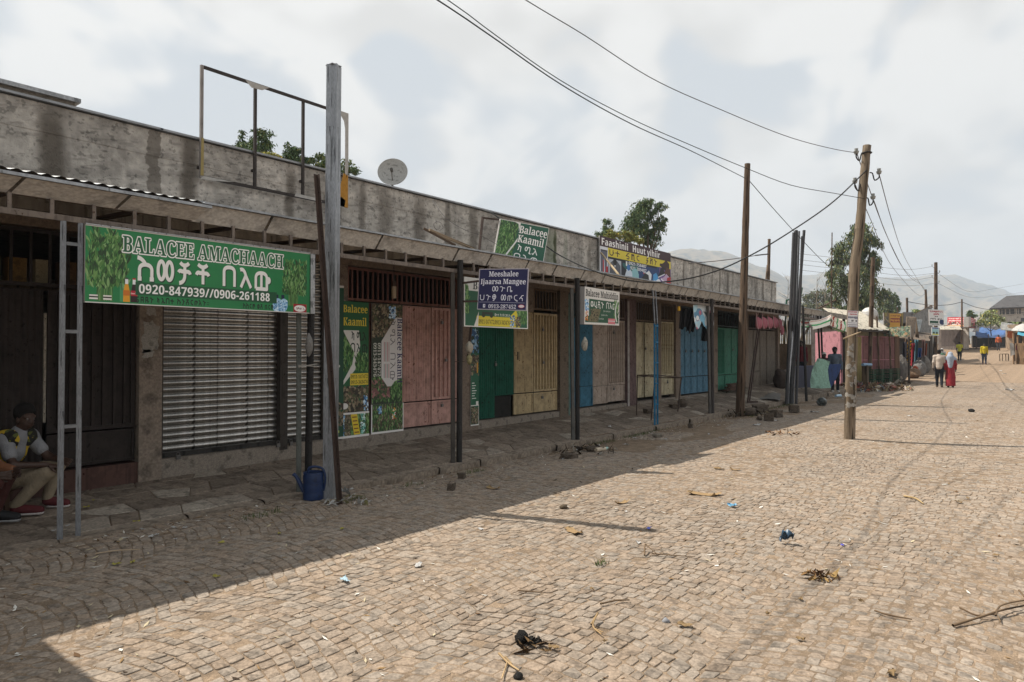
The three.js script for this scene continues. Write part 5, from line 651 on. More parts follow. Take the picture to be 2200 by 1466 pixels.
tree('small_shrub', 'yellow green shrub top behind the parapet under the billboard frame', 22, [[582, 334, 18, 8]], { n: 900, leaf: 0.12, col: [0.2, 0.2, 0.05], r: 0.06, cat: 'shrub' });
tree('eucalyptus_tree', 'tall twin-crowned eucalyptus behind the clothing shop sign', 46, [[1372, 470, 30, 36], [1392, 445, 26, 20], [1418, 450, 16, 20], [1420, 490, 18, 30], [1360, 490, 26, 28], [1400, 510, 26, 20], [1345, 510, 16, 16]], { n: 9000, leaf: 0.22, hub: [1392, 560], trunk: 1392, r: 0.22 });
tree('eucalyptus_tree', 'spiky dark eucalyptus beside the yellowish shrub behind the parapet', 44, [[1303, 485, 14, 18], [1300, 505, 22, 18], [1290, 515, 14, 12]], { n: 2400, leaf: 0.18, hub: [1303, 540], r: 0.1 });
tree('small_shrub', 'yellowish green bushy tree just left of the clothing shop sign', 40, [[1318, 508, 22, 14], [1352, 505, 16, 14], [1370, 515, 16, 12]], { n: 2600, leaf: 0.18, col: [0.12, 0.13, 0.035], hub: [1335, 540], r: 0.1 });
tree('eucalyptus_tree', 'large eucalyptus with drooping foliage behind the bent utility pole', 62, [[1850, 510, 34, 30], [1822, 545, 34, 32], [1870, 560, 30, 34], [1800, 600, 26, 34], [1845, 610, 40, 42], [1880, 625, 18, 32], [1805, 560, 20, 24], [1840, 490, 20, 18], [1872, 530, 22, 24], [1800, 650, 22, 36], [1850, 665, 34, 34], [1815, 680, 26, 26]], { n: 17000, leaf: 0.32, hub: [1842, 690], trunk: 1842, r: 0.4, droop: 0.8, col: [0.062, 0.08, 0.038] });
tree('distant_tree', 'grey green tree clump beyond the pipe bundle', 120, [[1710, 655, 16, 20], [1735, 648, 18, 26], [1765, 650, 22, 28], [1790, 645, 16, 30], [1695, 668, 12, 12], [1750, 670, 40, 20]], { n: 7000, leaf: 0.5, hub: [1750, 690], r: 0.3, col: [0.065, 0.075, 0.045] });
tree('distant_tree', 'upright round-topped tree right of the big eucalyptus', 95, [[1905, 632, 14, 16], [1905, 655, 18, 22], [1898, 672, 20, 14]], { n: 3600, leaf: 0.4, hub: [1904, 690], r: 0.25, col: [0.055, 0.07, 0.035] });
tree('distant_tree', 'narrow dark tree between the round-topped tree and the crossed wires', 98, [[1926, 640, 7, 14], [1927, 660, 9, 18], [1930, 675, 10, 10]], { n: 1600, leaf: 0.36, hub: [1927, 690], r: 0.15 });
tree('distant_tree', 'low green bush behind the dark stall roof', 90, [[1975, 668, 12, 8], [1985, 672, 10, 6]], { n: 900, leaf: 0.36, r: 0.1, col: [0.09, 0.12, 0.05] });
tree('street_tree', 'light green airy young tree beside the blue tarpaulins', 80, [[2128, 685, 20, 18], [2112, 692, 14, 12], [2145, 690, 16, 14], [2130, 672, 14, 10]], { n: 2600, leaf: 0.26, hub: [2129, 712], trunk: 2127, r: 0.1, col: [0.15, 0.17, 0.07] });
tree('distant_tree', 'small dark bush top behind the red signboard', 105, [[2084, 674, 6, 8], [2094, 678, 6, 6]], { n: 500, leaf: 0.4, r: 0.1 });
for (const [i, px] of [2162, 2178, 2196].entries()) {       // banana plants
  const dep = 88, b = onGround(px, dep), t = thing('banana_plant', 'broad-leaved banana plant in front of the hip-roofed house', 'plant', 'banana plants by the house'), R = rng(60 + i), m = mat(lin(0.13, 0.17, 0.05), 0.6, 'leafv'), top = atDepth(px, 700, dep); part(t, 'stem', taper([b, top], [0.16, 0.1], 6, 8), mat(lin(0.16, 0.16, 0.08), 0.8));
  for (let k = 0; k < 7; k++) { const a = k * 0.9 + R(), l = 1.5 + R() * 0.8; part(t, 'leaf', sheet((u, v) => { const q = u * l; return top.clone().add(V3(Math.cos(a) * q * 0.75 + Math.sin(a) * (v - 0.5) * 0.5 * Math.sin(Math.PI * (0.1 + u * 0.88)), q * 0.9 - q * q * 0.42, Math.sin(a) * q * 0.75 - Math.cos(a) * (v - 0.5) * 0.5 * Math.sin(Math.PI * (0.1 + u * 0.88)))); }, 6, 2), m); }
}
// bare twiggy sapling
{ const t = thing('bare_sapling', 'bare twiggy tree tops beyond the end of the shop row', 'tree'), R = rng(66), l = []; for (const px of [1752, 1690, 1770]) { const b = onGround(px, 70), top = atDepth(px + 4, 590 + (px % 7) * 3, 70); l.push(taper([b, b.clone().lerp(top, 0.5), top], [0.08, 0.05, 0.015], 8, 5)); for (let i = 0; i < 16; i++) { const p = b.clone().lerp(top, 0.55 + 0.42 * R()); l.push(rod(p, p.clone().add(V3((R() - 0.5) * 2.2, 0.4 + R() * 1.1, (R() - 0.5) * 2.2)), 0.018, 0.006, 4)); } } part(t, 'branches', l, mat(lin(0.2, 0.17, 0.14), 0.9)); }

// ------------------------------------------------------------------ the far end of the street
const hexa = (b, y0, y1) => { const f = (y) => b.map((p, i) => V3(p.x, Array.isArray(y) ? y[i] : y, p.z)), l = f(y0), u = f(y1), L = [quad(u[0], u[1], u[2], u[3])]; for (let i = 0; i < 4; i++) { const j = (i + 1) % 4; const w = l[i].distanceTo(l[j]); L.push(quad(l[i], l[j], u[j], u[i], [0, 0, w, 0, w, u[i].y - l[i].y, 0, u[i].y - l[i].y])); } return join(L); };
const back = (a, b, d) => { const n = V3(0.995, 0, -0.1); return [a, b, b.clone().addScaledVector(n, d), a.clone().addScaledVector(n, d)]; };
const hAt = (dep, py) => atDepth(1100, py, dep).y;
const slab = (a, b, c, d, th, m, t, name) => { const n = V3().crossVectors(b.clone().sub(a), d.clone().sub(a)).normalize().multiplyScalar(-th); const k = [a, b, c, d].map((p) => p.clone().add(n)); return part(t, name, [quad(a, b, c, d), quad(k[1], k[0], k[3], k[2]), quad(k[0], k[1], b, a), quad(d, c, k[2], k[3]), quad(k[0], a, d, k[3]), quad(b, k[1], k[2], c)], m); };
const rustRoof = mat(lin(0.24, 0.17, 0.11), 0.7, 'zinc', 0.8, { metalness: 0.25 }), creamRoof = mat(lin(0.5, 0.45, 0.36), 0.65, 'zinc', 0.8, { metalness: 0.15 }), darkWall = mat(lin(0.09, 0.075, 0.062), 0.9, 'grain', 0.8), greyWall = mat(lin(0.26, 0.24, 0.22), 0.85, 'paint', 0.5), mud = bumped(mat(lin(0.2, 0.145, 0.09), 0.97, 'dirt', 1.2), 'rough', 2, 0.03);
// market lean-to behind the pipe bundle
{
  const t = thing('market_shelter', 'mud walled market shelter with bamboo screen past the concrete row', 'shelter');
  part(t, 'mud_wall', box(27.21, 32.5, 0.1, 1.95, -8.55, -8.75), mud); part(t, 'back_wall', box(27.21, 32.5, 0.1, 2.9, -10.5, -10.6), mud);
  const R = rng(71), m = mat(lin(0.42, 0.32, 0.18), 0.85, 'wood'); for (let x = 27.3; x < 32.4; x += 0.13 + R() * 0.2) part(t, 'bamboo_stick', rod(V3(x, 1.9, -8.6), V3(x + (R() - 0.5) * 0.25, 2.9 + R() * 0.08, -8.6 + (R() - 0.5) * 0.05), 0.02, 0.017, 6), m);
  for (const [px, py] of [[1733, 858], [1764, 836], [1770, 835]]) { const p = atY(px, py, 0.1); part(t, 'post', rod(p.clone().setY(0.03), V3(p.x + 0.2, 3.14, p.z - 0.15), 0.045, 0.04, 8), darkSteel); }
  part(t, 'roof', sheet((u, v) => V3(lerp(27.3, 34, u), lerp(3.28, 3.5, v), lerp(-7.3, -10.6, v)), 2, 2, 6, 4), rustRoof); for (let x = 27.3; x < 33.8; x += 0.95) part(t, 'fascia_board', box(x, x + 0.93, 3.08, 3.27, -7.3, -7.33), mat(lin(0.36, 0.33, 0.28), 0.85, 'grain', 0.6)); part(t, 'side_post', box(33.4, 33.5, 0, 3.27, -7.36, -7.46), darkWall);
}
const cloth = (name, label, cat, corners, m, sag = 0.08, th = 0.01, seed = 1) => { const [a, b, c, d] = corners, n = V3().crossVectors(b.clone().sub(a), d.clone().sub(a)).normalize(), f = (o) => sheet((u, v) => a.clone().lerp(b, u).lerp(d.clone().lerp(c, u), v).add(V3(0, -sag * Math.sin(Math.PI * u) * (0.4 + 0.6 * v), 0)).addScaledVector(n, 0.06 * a.distanceTo(b) * (fbm(u * 5, v * 4, 3, 0, seed) - 0.5) + o), 18, 12); return solo(name, [f(0), f(-th)], m, label, cat); };
const stripeTex = canvas(256, 256, (c) => { c.fillStyle = '#ddd6c8'; c.fillRect(0, 0, 256, 256); c.fillStyle = '#a33a33'; c.fillRect(0, 24, 256, 14); c.fillStyle = '#3d9a5c'; c.fillRect(0, 118, 256, 44); }), stripeTex2 = canvas(512, 128, (c) => { c.fillStyle = '#ddd6c8'; c.fillRect(0, 0, 512, 128); for (let i = 0; i < 5; i++) { c.fillStyle = i % 2 ? '#3d9a5c' : '#a33a33'; c.fillRect(30 + i * 100, 0, 34, 128); } });
const A4 = (pts) => pts.map(([x, y, d]) => atDepth(x, y, d));
cloth('striped_awning', 'white cloth awning with green and red bands hung from the market shelter', 'awning', A4([[1747, 708, 24], [1784, 698, 25], [1787, 675, 25.5], [1740, 690, 24.3]]), printed(stripeTex, 0.85), 0.06, 0.008, 3);
cloth('striped_awning', 'narrow cloth awning with upright red and green stripes before the pink house', 'awning', A4([[1786, 700, 26], [1828, 715, 27.5], [1830, 694, 28], [1787, 678, 26]]), printed(stripeTex2, 0.85), 0.05, 0.008, 4);
cloth('shade_cloth', 'green bordered shade cloth stretched below the striped awnings', 'awning', A4([[1783, 703, 26.5], [1815, 714, 27.5], [1800, 704, 31], [1770, 697, 29]]), mat('#7d8a52', 0.85, 'cloth', 1), 0.1, 0.008, 5);
cloth('striped_awning', 'small red and white cloth strip between the shelter posts', 'awning', A4([[1722, 704, 26], [1738, 703, 26], [1738, 690, 26.4], [1722, 688, 26.4]]), printed(canvas(64, 64, (c) => { c.fillStyle = '#c9c2b4'; c.fillRect(0, 0, 64, 64); c.fillStyle = '#a8342e'; c.fillRect(0, 8, 64, 16); c.fillStyle = '#3a7a4a'; c.fillRect(0, 50, 64, 14); }), 0.85), 0.03, 0.008, 6);
const tarp = (hex, s = 1) => mat(hex, 0.5, 'cloth', s);
{
  const t = thing('market_table', 'market table draped in dark blue tarpaulin inside the shelter', 'table'), a = onGround(1706, 25.4), b = onGround(1762, 27), q = back(a, b, 0.9).map((p) => p.setY(0.2)); part(t, 'tarpaulin', hexa(q, 0.2, 1.05), tarp('#1d2c50')); part(t, 'table_top', hexa(q, 1.05, 1.09), tarp('#22345e'));
}
const plank = (name, label, cat, pts, dep, k, th, m) => { const [cx, cy] = [pts.reduce((a, p) => a + p[0], 0) / pts.length, pts.reduce((a, p) => a + p[1], 0) / pts.length], P = (x, y, o) => atDepth(x, y, dep + (x - cx) * k - (y - cy) * 0.004 + o), n = pts.length, L = [], c0 = P(cx, cy, 0), c1 = P(cx, cy, th); pts.forEach(([x, y], i) => { const [X, Y] = pts[(i + 1) % n], a = P(x, y, 0), b = P(X, Y, 0), a1 = P(x, y, th), b1 = P(X, Y, th); L.push(a, b, c0, b1, a1, c1, a, a1, b, b, a1, b1); }); return solo(name, tri(L), m, label, cat); };
plank('table_board', 'mint green half round table board standing on its edge', 'board', [[1757, 770], [1749, 785], [1744, 800], [1741, 818], [1742, 834], [1762, 835], [1786, 834], [1781, 815], [1779, 795], [1783, 777], [1770, 772]], 24.4, 0.012, 0.05, mat('#93b8a6', 0.75, 'grain', 0.5));
plank('table_board', 'deep blue half round table board standing on its edge', 'board', [[1783, 783], [1808, 782], [1806, 795], [1798, 812], [1786, 833], [1780, 822], [1776, 808], [1777, 795]], 25, 0.02, 0.05, mat('#183465', 0.65, 'paint', 0.8));
// pink roadside house
{
  const t = thing('roadside_house', 'pink painted roadside house with olive shutters and pale tin roof', 'house'), A = onGround(1806, 32), Bp = onGround(1932, 36.5), L0 = onGround(1752, 35.5), pinkLit = bumped(mat('#b9828a', 0.85, 'grain', 0.6), 'bump', 1, 0.004), pinkShaded = mat('#7d5654', 0.85, 'paint', 0.5), olive = mat('#8d7f4e', 0.75, 'paint', 0.6), along = (k, o = 0) => { const p = A.clone().lerp(Bp, k); return p.add(V3(-camFwd.x * o, 0, -camFwd.z * o)); };  // one pink as lit wall colour, darkened with painted shade for front panels
  const H = hAt(32, 711), seg = (n, k0, k1, y0, y1, m, o = 0.02) => slab(along(k0, o).setY(y0), along(k1, o).setY(y0), along(k1, o).setY(y1), along(k0, o).setY(y1), 0.06, m, t, n), k = (px) => { let a = 0, b = 1; for (let i = 0; i < 30; i++) { const q = (a + b) / 2, d = A.clone().lerp(Bp, q).sub(camera.position); (d.dot(camRight) / d.dot(camFwd) * FOCAL + 1100 < px) ? (a = q) : (b = q); } return a; };
  const depthV = Bp.clone().sub(A), D2 = L0.clone().add(depthV); part(t, 'wall', hexa([A, Bp, D2, L0].map((p) => p.clone()), -0.1, H), pinkLit);
  for (const [a, b] of [[1812, 1824], [1825, 1838], [1839, 1852]]) seg('shutter', k(a), k(b) - 0.004, 0.12, H - 0.25, olive); seg('beam', k(1810), k(1934), H - 0.2, H, mat(lin(0.2, 0.17, 0.1), 0.85, 'paint', 1), 0.05);
  for (const [a, b] of [[1854, 1876], [1877, 1899], [1900, 1922]]) for (const [y0, y1] of [[0.15, 1.2], [1.24, H - 0.25]]) seg('wall_panel', k(a) + 0.003, k(b) - 0.003, y0, y1, pinkShaded, 0.03); seg('corner_post', k(1923), 1, 0, H, mat(lin(0.17, 0.1, 0.065), 0.9, 'wood'), 0.05);
  const e0 = along(k(1825), 0.45), e1 = along(k(1908), 0.45), r0 = L0.clone().lerp(D2, k(1825)), r1 = L0.clone().lerp(D2, k(1908)); part(t, 'tin_roof', corrugated(e0.clone().setY(H + 0.1), e1.clone().setY(H + 0.1), r1.clone().setY(H + 1.3), r0.clone().setY(H + 1.3), 0.16, 0.04, 0.6), creamRoof);
  part(t, 'eave_board', [bar(along(0, 0.3).setY(H + 0.05), along(1, 0.3).setY(H + 0.02), 0.1, 0.1)], darkWall); part(t, 'ceiling', hexa([A, Bp, D2, L0].map((p) => p.clone()), H, H + 0.05), darkWall);
  // crates stacked along the front
  const cr = (i, j, kk) => { const c = thing('plastic_crate', ['dark green plastic crate on the ground before the pink panels', 'dark green plastic crate in the middle layer of the stack', 'dark green plastic crate on top of the stack before the pink panels'][j], 'crate', ['crates in the bottom layer', 'crates in the middle layer', 'crates in the top layer'][j]); const w = 0.4, h = 0.25, d = 0.3, m = mat(lin(0.02, 0.06, 0.03), 0.6), L = []; for (const y of [0.01, 0.08, 0.15, 0.22]) { L.push(box(-w / 2, w / 2, y, y + 0.035, d / 2 - 0.012, d / 2), box(-w / 2, w / 2, y, y + 0.035, -d / 2, -d / 2 + 0.012), box(-w / 2, -w / 2 + 0.012, y, y + 0.035, -d / 2, d / 2), box(w / 2 - 0.012, w / 2, y, y + 0.035, -d / 2, d / 2)); } part(c, 'slatted_side', L, m); part(c, 'corner_post', [[-1, -1], [1, -1], [1, 1], [-1, 1]].map(([x, z]) => box(x * w / 2 - 0.014 * (x > 0 ? 1 : -0.1) , x * w / 2 + 0.014 * (x > 0 ? -0.1 : 1), 0, h, z * d / 2 - 0.014, z * d / 2 + 0.014)), m); part(c, 'bottom', box(-w / 2 + 0.01, w / 2 - 0.01, 0.002, 0.012, -d / 2 + 0.01, d / 2 - 0.01), m); const p = along(kk, 0.45); c.position.set(p.x, groundY(p.x) + j * 0.252, p.z); c.rotation.y = Math.atan2(-(Bp.z - A.z), Bp.x - A.x) + (hash(i, j) - 0.5) * 0.06; c.userData.placed = 1; };
  for (let j = 0; j < 3; j++) for (let i = 0; i < 4; i++) cr(i, j, lerp(k(1862), k(1914), i / 3));
  solo('plastic_pipe', rod(along(k(1838), 0.7).setY(1.02), along(k(1856), 0.7).setY(1.0), 0.07, 0.07, 8), mat('#7fa6c9', 0.5, 'grain', 2), 'pale blue and white pipe end beside the olive shutters', 'pipe'); solo('wooden_block', box(-0.18, 0.18, 0, 0.98, -0.12, 0.12).translate(along(k(1846), 0.6).x, 0, along(k(1846), 0.6).z), mat(lin(0.12, 0.09, 0.06), 0.9, 'wood'), 'upright wooden block carrying the pale pipe', 'block');
}
const farSign = (name, label, pts, dep, draw, w = 256, h = 200, th = 0.06, posts) => { const t = thing(name, label, 'sign'), q = pts.map(([x, y, o = 0]) => atDepth(x, y, dep + o)); board4(t, ...q, th, printed(canvas(w, h, draw), 0.7), whiteEdge); posts?.(t); return t; };
const scribble = (c, R, x0, x1, y, h, colr, n = 20) => { c.fillStyle = colr; for (let i = 0; i < n; i++) c.fillRect(lerp(x0, x1, i / n), y + R() * h * 0.3, (x1 - x0) / n * (0.4 + 0.5 * R()), h * (0.5 + 0.5 * R())); };
farSign('signboard', 'yellow and maroon signboard on the roof of the pink house', [[1900, 706], [1940, 706, 2], [1942, 673, 2], [1899, 672]], 36, (c, w, h) => { const R = rng(81); c.fillStyle = '#6a5a3c'; c.fillRect(0, 0, w, h); c.fillStyle = '#b98a28'; c.fillRect(70, 10, 150, 190); c.fillStyle = '#7a2f20'; c.fillRect(80, 70, 130, 60); scribble(c, R, 85, 205, 25, 28, '#6d3a18', 10); scribble(c, R, 85, 205, 85, 30, '#d09a3a', 10); c.fillStyle = '#8a8038'; c.fillRect(20, 0, 14, h); c.fillRect(230, 0, 12, h); blobs(c, R, 0, 60, 60, 200, 30, 14, ['#5d5048', '#8a7c62', '#37403a']); }, 256, 210, 0.05, (t) => { for (const px of [1904, 1936]) part(t, 'post', rod(atDepth(px, 716, 36.6), atDepth(px, 680, 36.6), 0.04), darkWall); });
farSign('signboard', 'faded pictorial board below the yellow and maroon signboard', [[1897, 722], [1956, 724, -1.5], [1956, 700, -1.5], [1897, 705]], 35.2, (c, w, h) => { const R = rng(82); c.fillStyle = '#67705f'; c.fillRect(0, 0, w, h); blobs(c, R, 0, w, 0, h, 260, 13, ['#4f6a4c', '#8a8f80', '#6b5c48', '#3f4a40', '#a39a80', '#5b7a6a', '#9a7a5a']); }, 300, 110, 0.05, (t) => { for (const px of [1900, 1953]) part(t, 'post', rod(onGround(px, 35.4), atDepth(px, 712, 35.4), 0.05), darkWall); });
// clothes stalls
{
  const t = thing('market_stall', 'dark wooden clothes stall with small gabled tin canopies', 'stall'), a = onGround(1934, 45), b = onGround(2003, 58); part(t, 'wall', hexa(back(a, b, 4), 0, 3.1), darkWall);
  const f = (px, py, d) => atDepth(px, py, d); part(t, 'front_post', rod(onGround(1930, 40.5), f(1930, 722, 40.5), 0.06), darkWall); part(t, 'front_post', rod(onGround(1960, 44), f(1960, 722, 44), 0.06), darkWall); part(t, 'front_post', rod(onGround(1998, 52), f(1998, 722, 52), 0.06), darkWall);
  part(t, 'tin_canopy', corrugated(f(1944, 724, 42), f(1962, 726, 43), f(1968, 682, 46), f(1947, 681, 45), 0.2, 0.05, 0), rustRoof); part(t, 'tin_canopy', corrugated(f(1966, 724, 46), f(1975, 727, 46), f(1969, 686, 45), f(1968, 682, 46), 0.2, 0.05, 0), rustRoof); part(t, 'tin_canopy', corrugated(f(1968, 712, 47), f(1976, 714, 47), f(1982, 688, 50), f(1970, 688, 49), 0.2, 0.05, 0), mat(lin(0.32, 0.34, 0.34), 0.5, 'zinc', 0.8)); part(t, 'roof', [quad(f(1930, 726, 41), f(1998, 733, 50), f(2003, 716, 60), f(1934, 712, 46))], rustRoof);
}
[['#c9a02c', 1953, 733, 785, 9, 41.5, 'yellow and black striped cloth hanging at the clothes stall front'], ['#9c2b38', 1961, 738, 786, 8, 43, 'crimson cloth hanging beside the yellow striped cloth'], ['#5f8796', 1968, 730, 786, 8, 44.5, 'grey blue cloth hanging at the clothes stall'], ['#2a5a9c', 1976, 748, 768, 8, 45.5, 'bright blue garment hanging at the clothes stall'], ['#8b6a62', 1984, 730, 768, 7, 47, 'dusty pink cloth hanging at the clothes stall'], ['#3c3a44', 1943, 735, 790, 9, 41, 'black garment hanging before the clothes stall'], ['#a8502e', 1990, 738, 765, 4, 48.5, 'narrow rust orange cloth hanging at the clothes stall'], ['#6f5a4a', 1946, 728, 748, 6, 41.2, 'tan cloth hanging from the stall corner']].forEach(([h, x, y0, y1, w, d, l], i) => {
  const m = i === 0 ? printed(canvas(64, 256, (c) => { c.fillStyle = h; c.fillRect(0, 0, 64, 256); c.fillStyle = '#23241f'; for (let k = 0; k < 8; k++) { c.save(); c.translate(0, k * 36); c.rotate(-0.4); c.fillRect(-30, 0, 130, 12); c.restore(); } c.fillStyle = '#7a3a24'; c.fillRect(0, 120, 64, 10); }), 0.9) : mat(h, 0.9, 'cloth', 2);
  const s = solo('hanging_cloth', [0, 0.03].map((o) => sheet((u, v) => atDepth(lerp(x - w / 2, x + w / 2, u) + (v - 0.5) * 2, lerp(y1, y0, v), d + o + 0.12 * Math.sin(u * 9 + i) + 0.05 * Math.sin(v * 7)), 12, 6)), m, l, 'cloth');
});
const sack = (label, px, dep, w, h, m, name = 'sack', cat = 'sack') => { const b = onGround(px, dep), g = new THREE.IcosahedronGeometry(1, 4), p = g.attributes.position, s = px; for (let i = 0; i < p.count; i++) { const x = p.getX(i), y = p.getY(i), z = p.getZ(i), n = 1 + 0.45 * (fbm(x * 2 + s, y * 2 + z * 1.7 + s, 4, 0, s) - 0.5); p.setXYZ(i, x * w / 2 * n * (1.08 - 0.22 * y), (Math.max(y, -0.82) + 0.82) / 1.82 * h * n, z * w / 2 * n); } g.computeVertexNormals(); return solo(name, muv(g.translate(b.x, b.y - 0.01, b.z)), m, label, cat); };
sack('grey tarpaulin covered heap at the corner of the pink house', 1936, 39, 0.75, 1.35, bumped(mat(lin(0.2, 0.185, 0.165), 0.85, 'cloth', 1), 'bump', 1, 0.02), 'covered_heap', 'heap'); sack('bulging grey sack leaning at the clothes stall', 1974, 43, 0.85, 1.0, mat(lin(0.2, 0.19, 0.18), 0.85, 'cloth', 1)); sack('speckled white sack behind the bulging grey sack', 1987, 47, 0.7, 1.2, mat(lin(0.26, 0.25, 0.24), 0.85, 'dirt', 1)); sack('brown sack on the ground below the striped cloth', 1962, 41, 0.8, 0.6, mat(lin(0.2, 0.13, 0.08), 0.9, 'cloth', 1)); sack('small white bundle on the ground beside the covered heap', 1921, 38.2, 0.4, 0.3, mat(lin(0.5, 0.48, 0.45), 0.85, 'cloth', 1)); sack('orange red heap of cloth on top of the brown sack', 1967, 41.6, 0.4, 0.75, mat('#a2492c', 0.9, 'cloth', 1)); sack('tan bundle on the ground beside the small white bundle', 1930, 38.6, 0.45, 0.25, mat(lin(0.3, 0.25, 0.2), 0.9, 'cloth', 1));
const building = (name, label, a, b, d, h, m, extra) => { const t = thing(name, label, 'building'); const q = back(a, b, d); part(t, 'wall', hexa(q.map((p) => p.clone()), -0.5, h), m); extra?.(t, q); return t; };
building('grey_shed', 'grey corrugated shed with slanting roof behind the clothes stall', onGround(1962, 60), onGround(2003, 62), 4, hAt(61, 690), mat(lin(0.3, 0.3, 0.29), 0.6, 'zinc', 0.5), (t, q) => { part(t, 'gable', tri([q[0].clone().setY(hAt(61, 690)), q[1].clone().setY(hAt(61, 690)), q[1].clone().setY(hAt(62, 658)), q[0].clone().setY(hAt(61, 690)), q[1].clone().setY(hAt(62, 658)), q[0].clone().setY(hAt(61, 678))]), mat(lin(0.3, 0.3, 0.29), 0.6, 'zinc', 0.5)); slab(q[0].clone().setY(hAt(60, 676)), q[1].clone().setY(hAt(62, 655)), q[2].clone().setY(hAt(62, 655)), q[3].clone().setY(hAt(60, 676)), 0.06, rustRoof, t, 'roof'); });
building('dark_roofed_shed', 'low shed with dark roof behind the yellow signboard', onGround(1930, 62), onGround(1972, 64), 4, hAt(63, 690), darkWall, (t, q) => { slab(atDepth(1928, 694, 61.5), atDepth(1974, 694, 63.5), atDepth(1962, 671, 66), atDepth(1940, 671, 65), 0.08, mat(lin(0.07, 0.06, 0.055), 0.8, 'zinc', 0.5), t, 'roof'); });
building('tin_shed', 'grey tin shed roof seen above the striped awnings', onGround(1742, 44), onGround(1800, 47), 5, hAt(45, 688), greyWall, (t, q) => { slab(atDepth(1738, 682, 43), atDepth(1790, 660, 46), atDepth(1835, 690, 49), atDepth(1788, 705, 45.5), 0.08, mat(lin(0.22, 0.215, 0.21), 0.6, 'zinc', 0.5), t, 'roof'); part(t, 'roof_pole', rod(atDepth(1740, 672, 44), atDepth(1796, 645, 46), 0.05), woodD); part(t, 'roof_pole', rod(atDepth(1750, 684, 44), atDepth(1800, 664, 46), 0.05), mat(lin(0.4, 0.34, 0.26), 0.8, 'wood')); });
{ const t = thing('water_tank', 'white domed water tank behind the pale tin roof', 'water tank'), c = onGround(1869, 58), y0 = hAt(58, 690), y1 = hAt(58, 660), r = 17 / FOCAL * 58, prof = [[0.001, y1], [r * 0.5, y1 - 0.08], [r * 0.85, y1 - 0.3], [r, y1 - 0.6], [r, y0], [0.001, y0]].map(([x, y]) => new THREE.Vector2(x, y)).reverse(); part(t, 'tank', new THREE.LatheGeometry(prof, 24).translate(c.x, 0, c.z), mat('#d9d5cf', 0.5, 'grain', 1)); for (const [i, j] of [[1, 1], [1, -1], [-1, 1], [-1, -1]]) part(t, 'leg', rod(V3(c.x + i * r * 0.6, c.y - 0.1, c.z + j * r * 0.6), V3(c.x + i * r * 0.6, y0, c.z + j * r * 0.6), 0.07, 0.07, 6), darkWall); }
// shop with the red signboard closing the view
building('corner_shop', 'grey brown corner shop with folding shutters under the red signboard', onGround(2016, 80), onGround(2082, 76), 7, hAt(78, 704), mat(lin(0.15, 0.122, 0.105), 0.85, 'paint', 0.4), (t, q) => {
  const p = (k, y, o = 0.06) => q[0].clone().lerp(q[1], k).add(V3(-camFwd.x * o, 0, -camFwd.z * o)).setY(y), g0 = q[0].y, m = mat(lin(0.09, 0.07, 0.062), 0.8, 'paint', 0.5);
  for (let i = 0; i < 5; i++) slab(p(0.1 + i * 0.13, g0 + 0.3), p(0.1 + i * 0.13 + 0.124, g0 + 0.3), p(0.1 + i * 0.13 + 0.124, g0 + 2.3), p(0.1 + i * 0.13, g0 + 2.3), 0.05, m, t, 'shutter'); slab(p(0.08, g0 + 2.35), p(0.78, g0 + 2.35), p(0.78, g0 + 2.75), p(0.08, g0 + 2.75), 0.05, darkWall, t, 'transom'); slab(p(0.82, g0), p(0.98, g0), p(0.98, g0 + 2.9), p(0.82, g0 + 2.9), 0.05, mat(lin(0.42, 0.38, 0.34), 0.85, 'paint', 0.5), t, 'pale_pier');
  slab(atDepth(2020, 708, 74.5), atDepth(2068, 708, 73), atDepth(2062, 700, 77), atDepth(2020, 700, 78.5), 0.06, creamRoof, t, 'tin_awning');
});
farSign('red_signboard', 'large red shop signboard with pictures on the corner shop roof', [[2036, 702, 1], [2082, 702, -1.5], [2082, 681, -1.5], [2036, 682, 1]], 77.4, (c, w, h) => { const R = rng(85); c.fillStyle = '#b23038'; c.fillRect(0, 0, w, h); scribble(c, R, 20, w - 20, 12, 16, '#e9d6d2', 26); scribble(c, R, 20, w - 20, 40, 20, '#ead9d5', 22); c.fillStyle = '#c9bdb4'; c.fillRect(8, 70, w - 16, 50); blobs(c, R, 20, w - 20, 78, 112, 60, 13, ['#4a3a30', '#7a2a2a', '#2c2a2c', '#8a6a4a', '#b0404a']); c.fillStyle = '#d08a2c'; c.fillRect(8, 120, w - 90, 14); }, 360, 140, 0.3);
farSign('red_signboard', 'red and white end panel turning the corner of the shop roof', [[2082, 703], [2098, 706, 5], [2097, 686, 5], [2082, 681]], 75.8, (c, w, h) => { const R = rng(86); c.fillStyle = '#b23038'; c.fillRect(0, 0, w, h); for (let i = 0; i < 3; i++) { c.fillStyle = '#d9c4c0'; c.fillRect(0, 10 + i * 22, w, 9); } blobs(c, R, 0, w, 70, 130, 40, 12, ['#5a4436', '#8a7a4a', '#39302c']); }, 120, 140, 0.5);
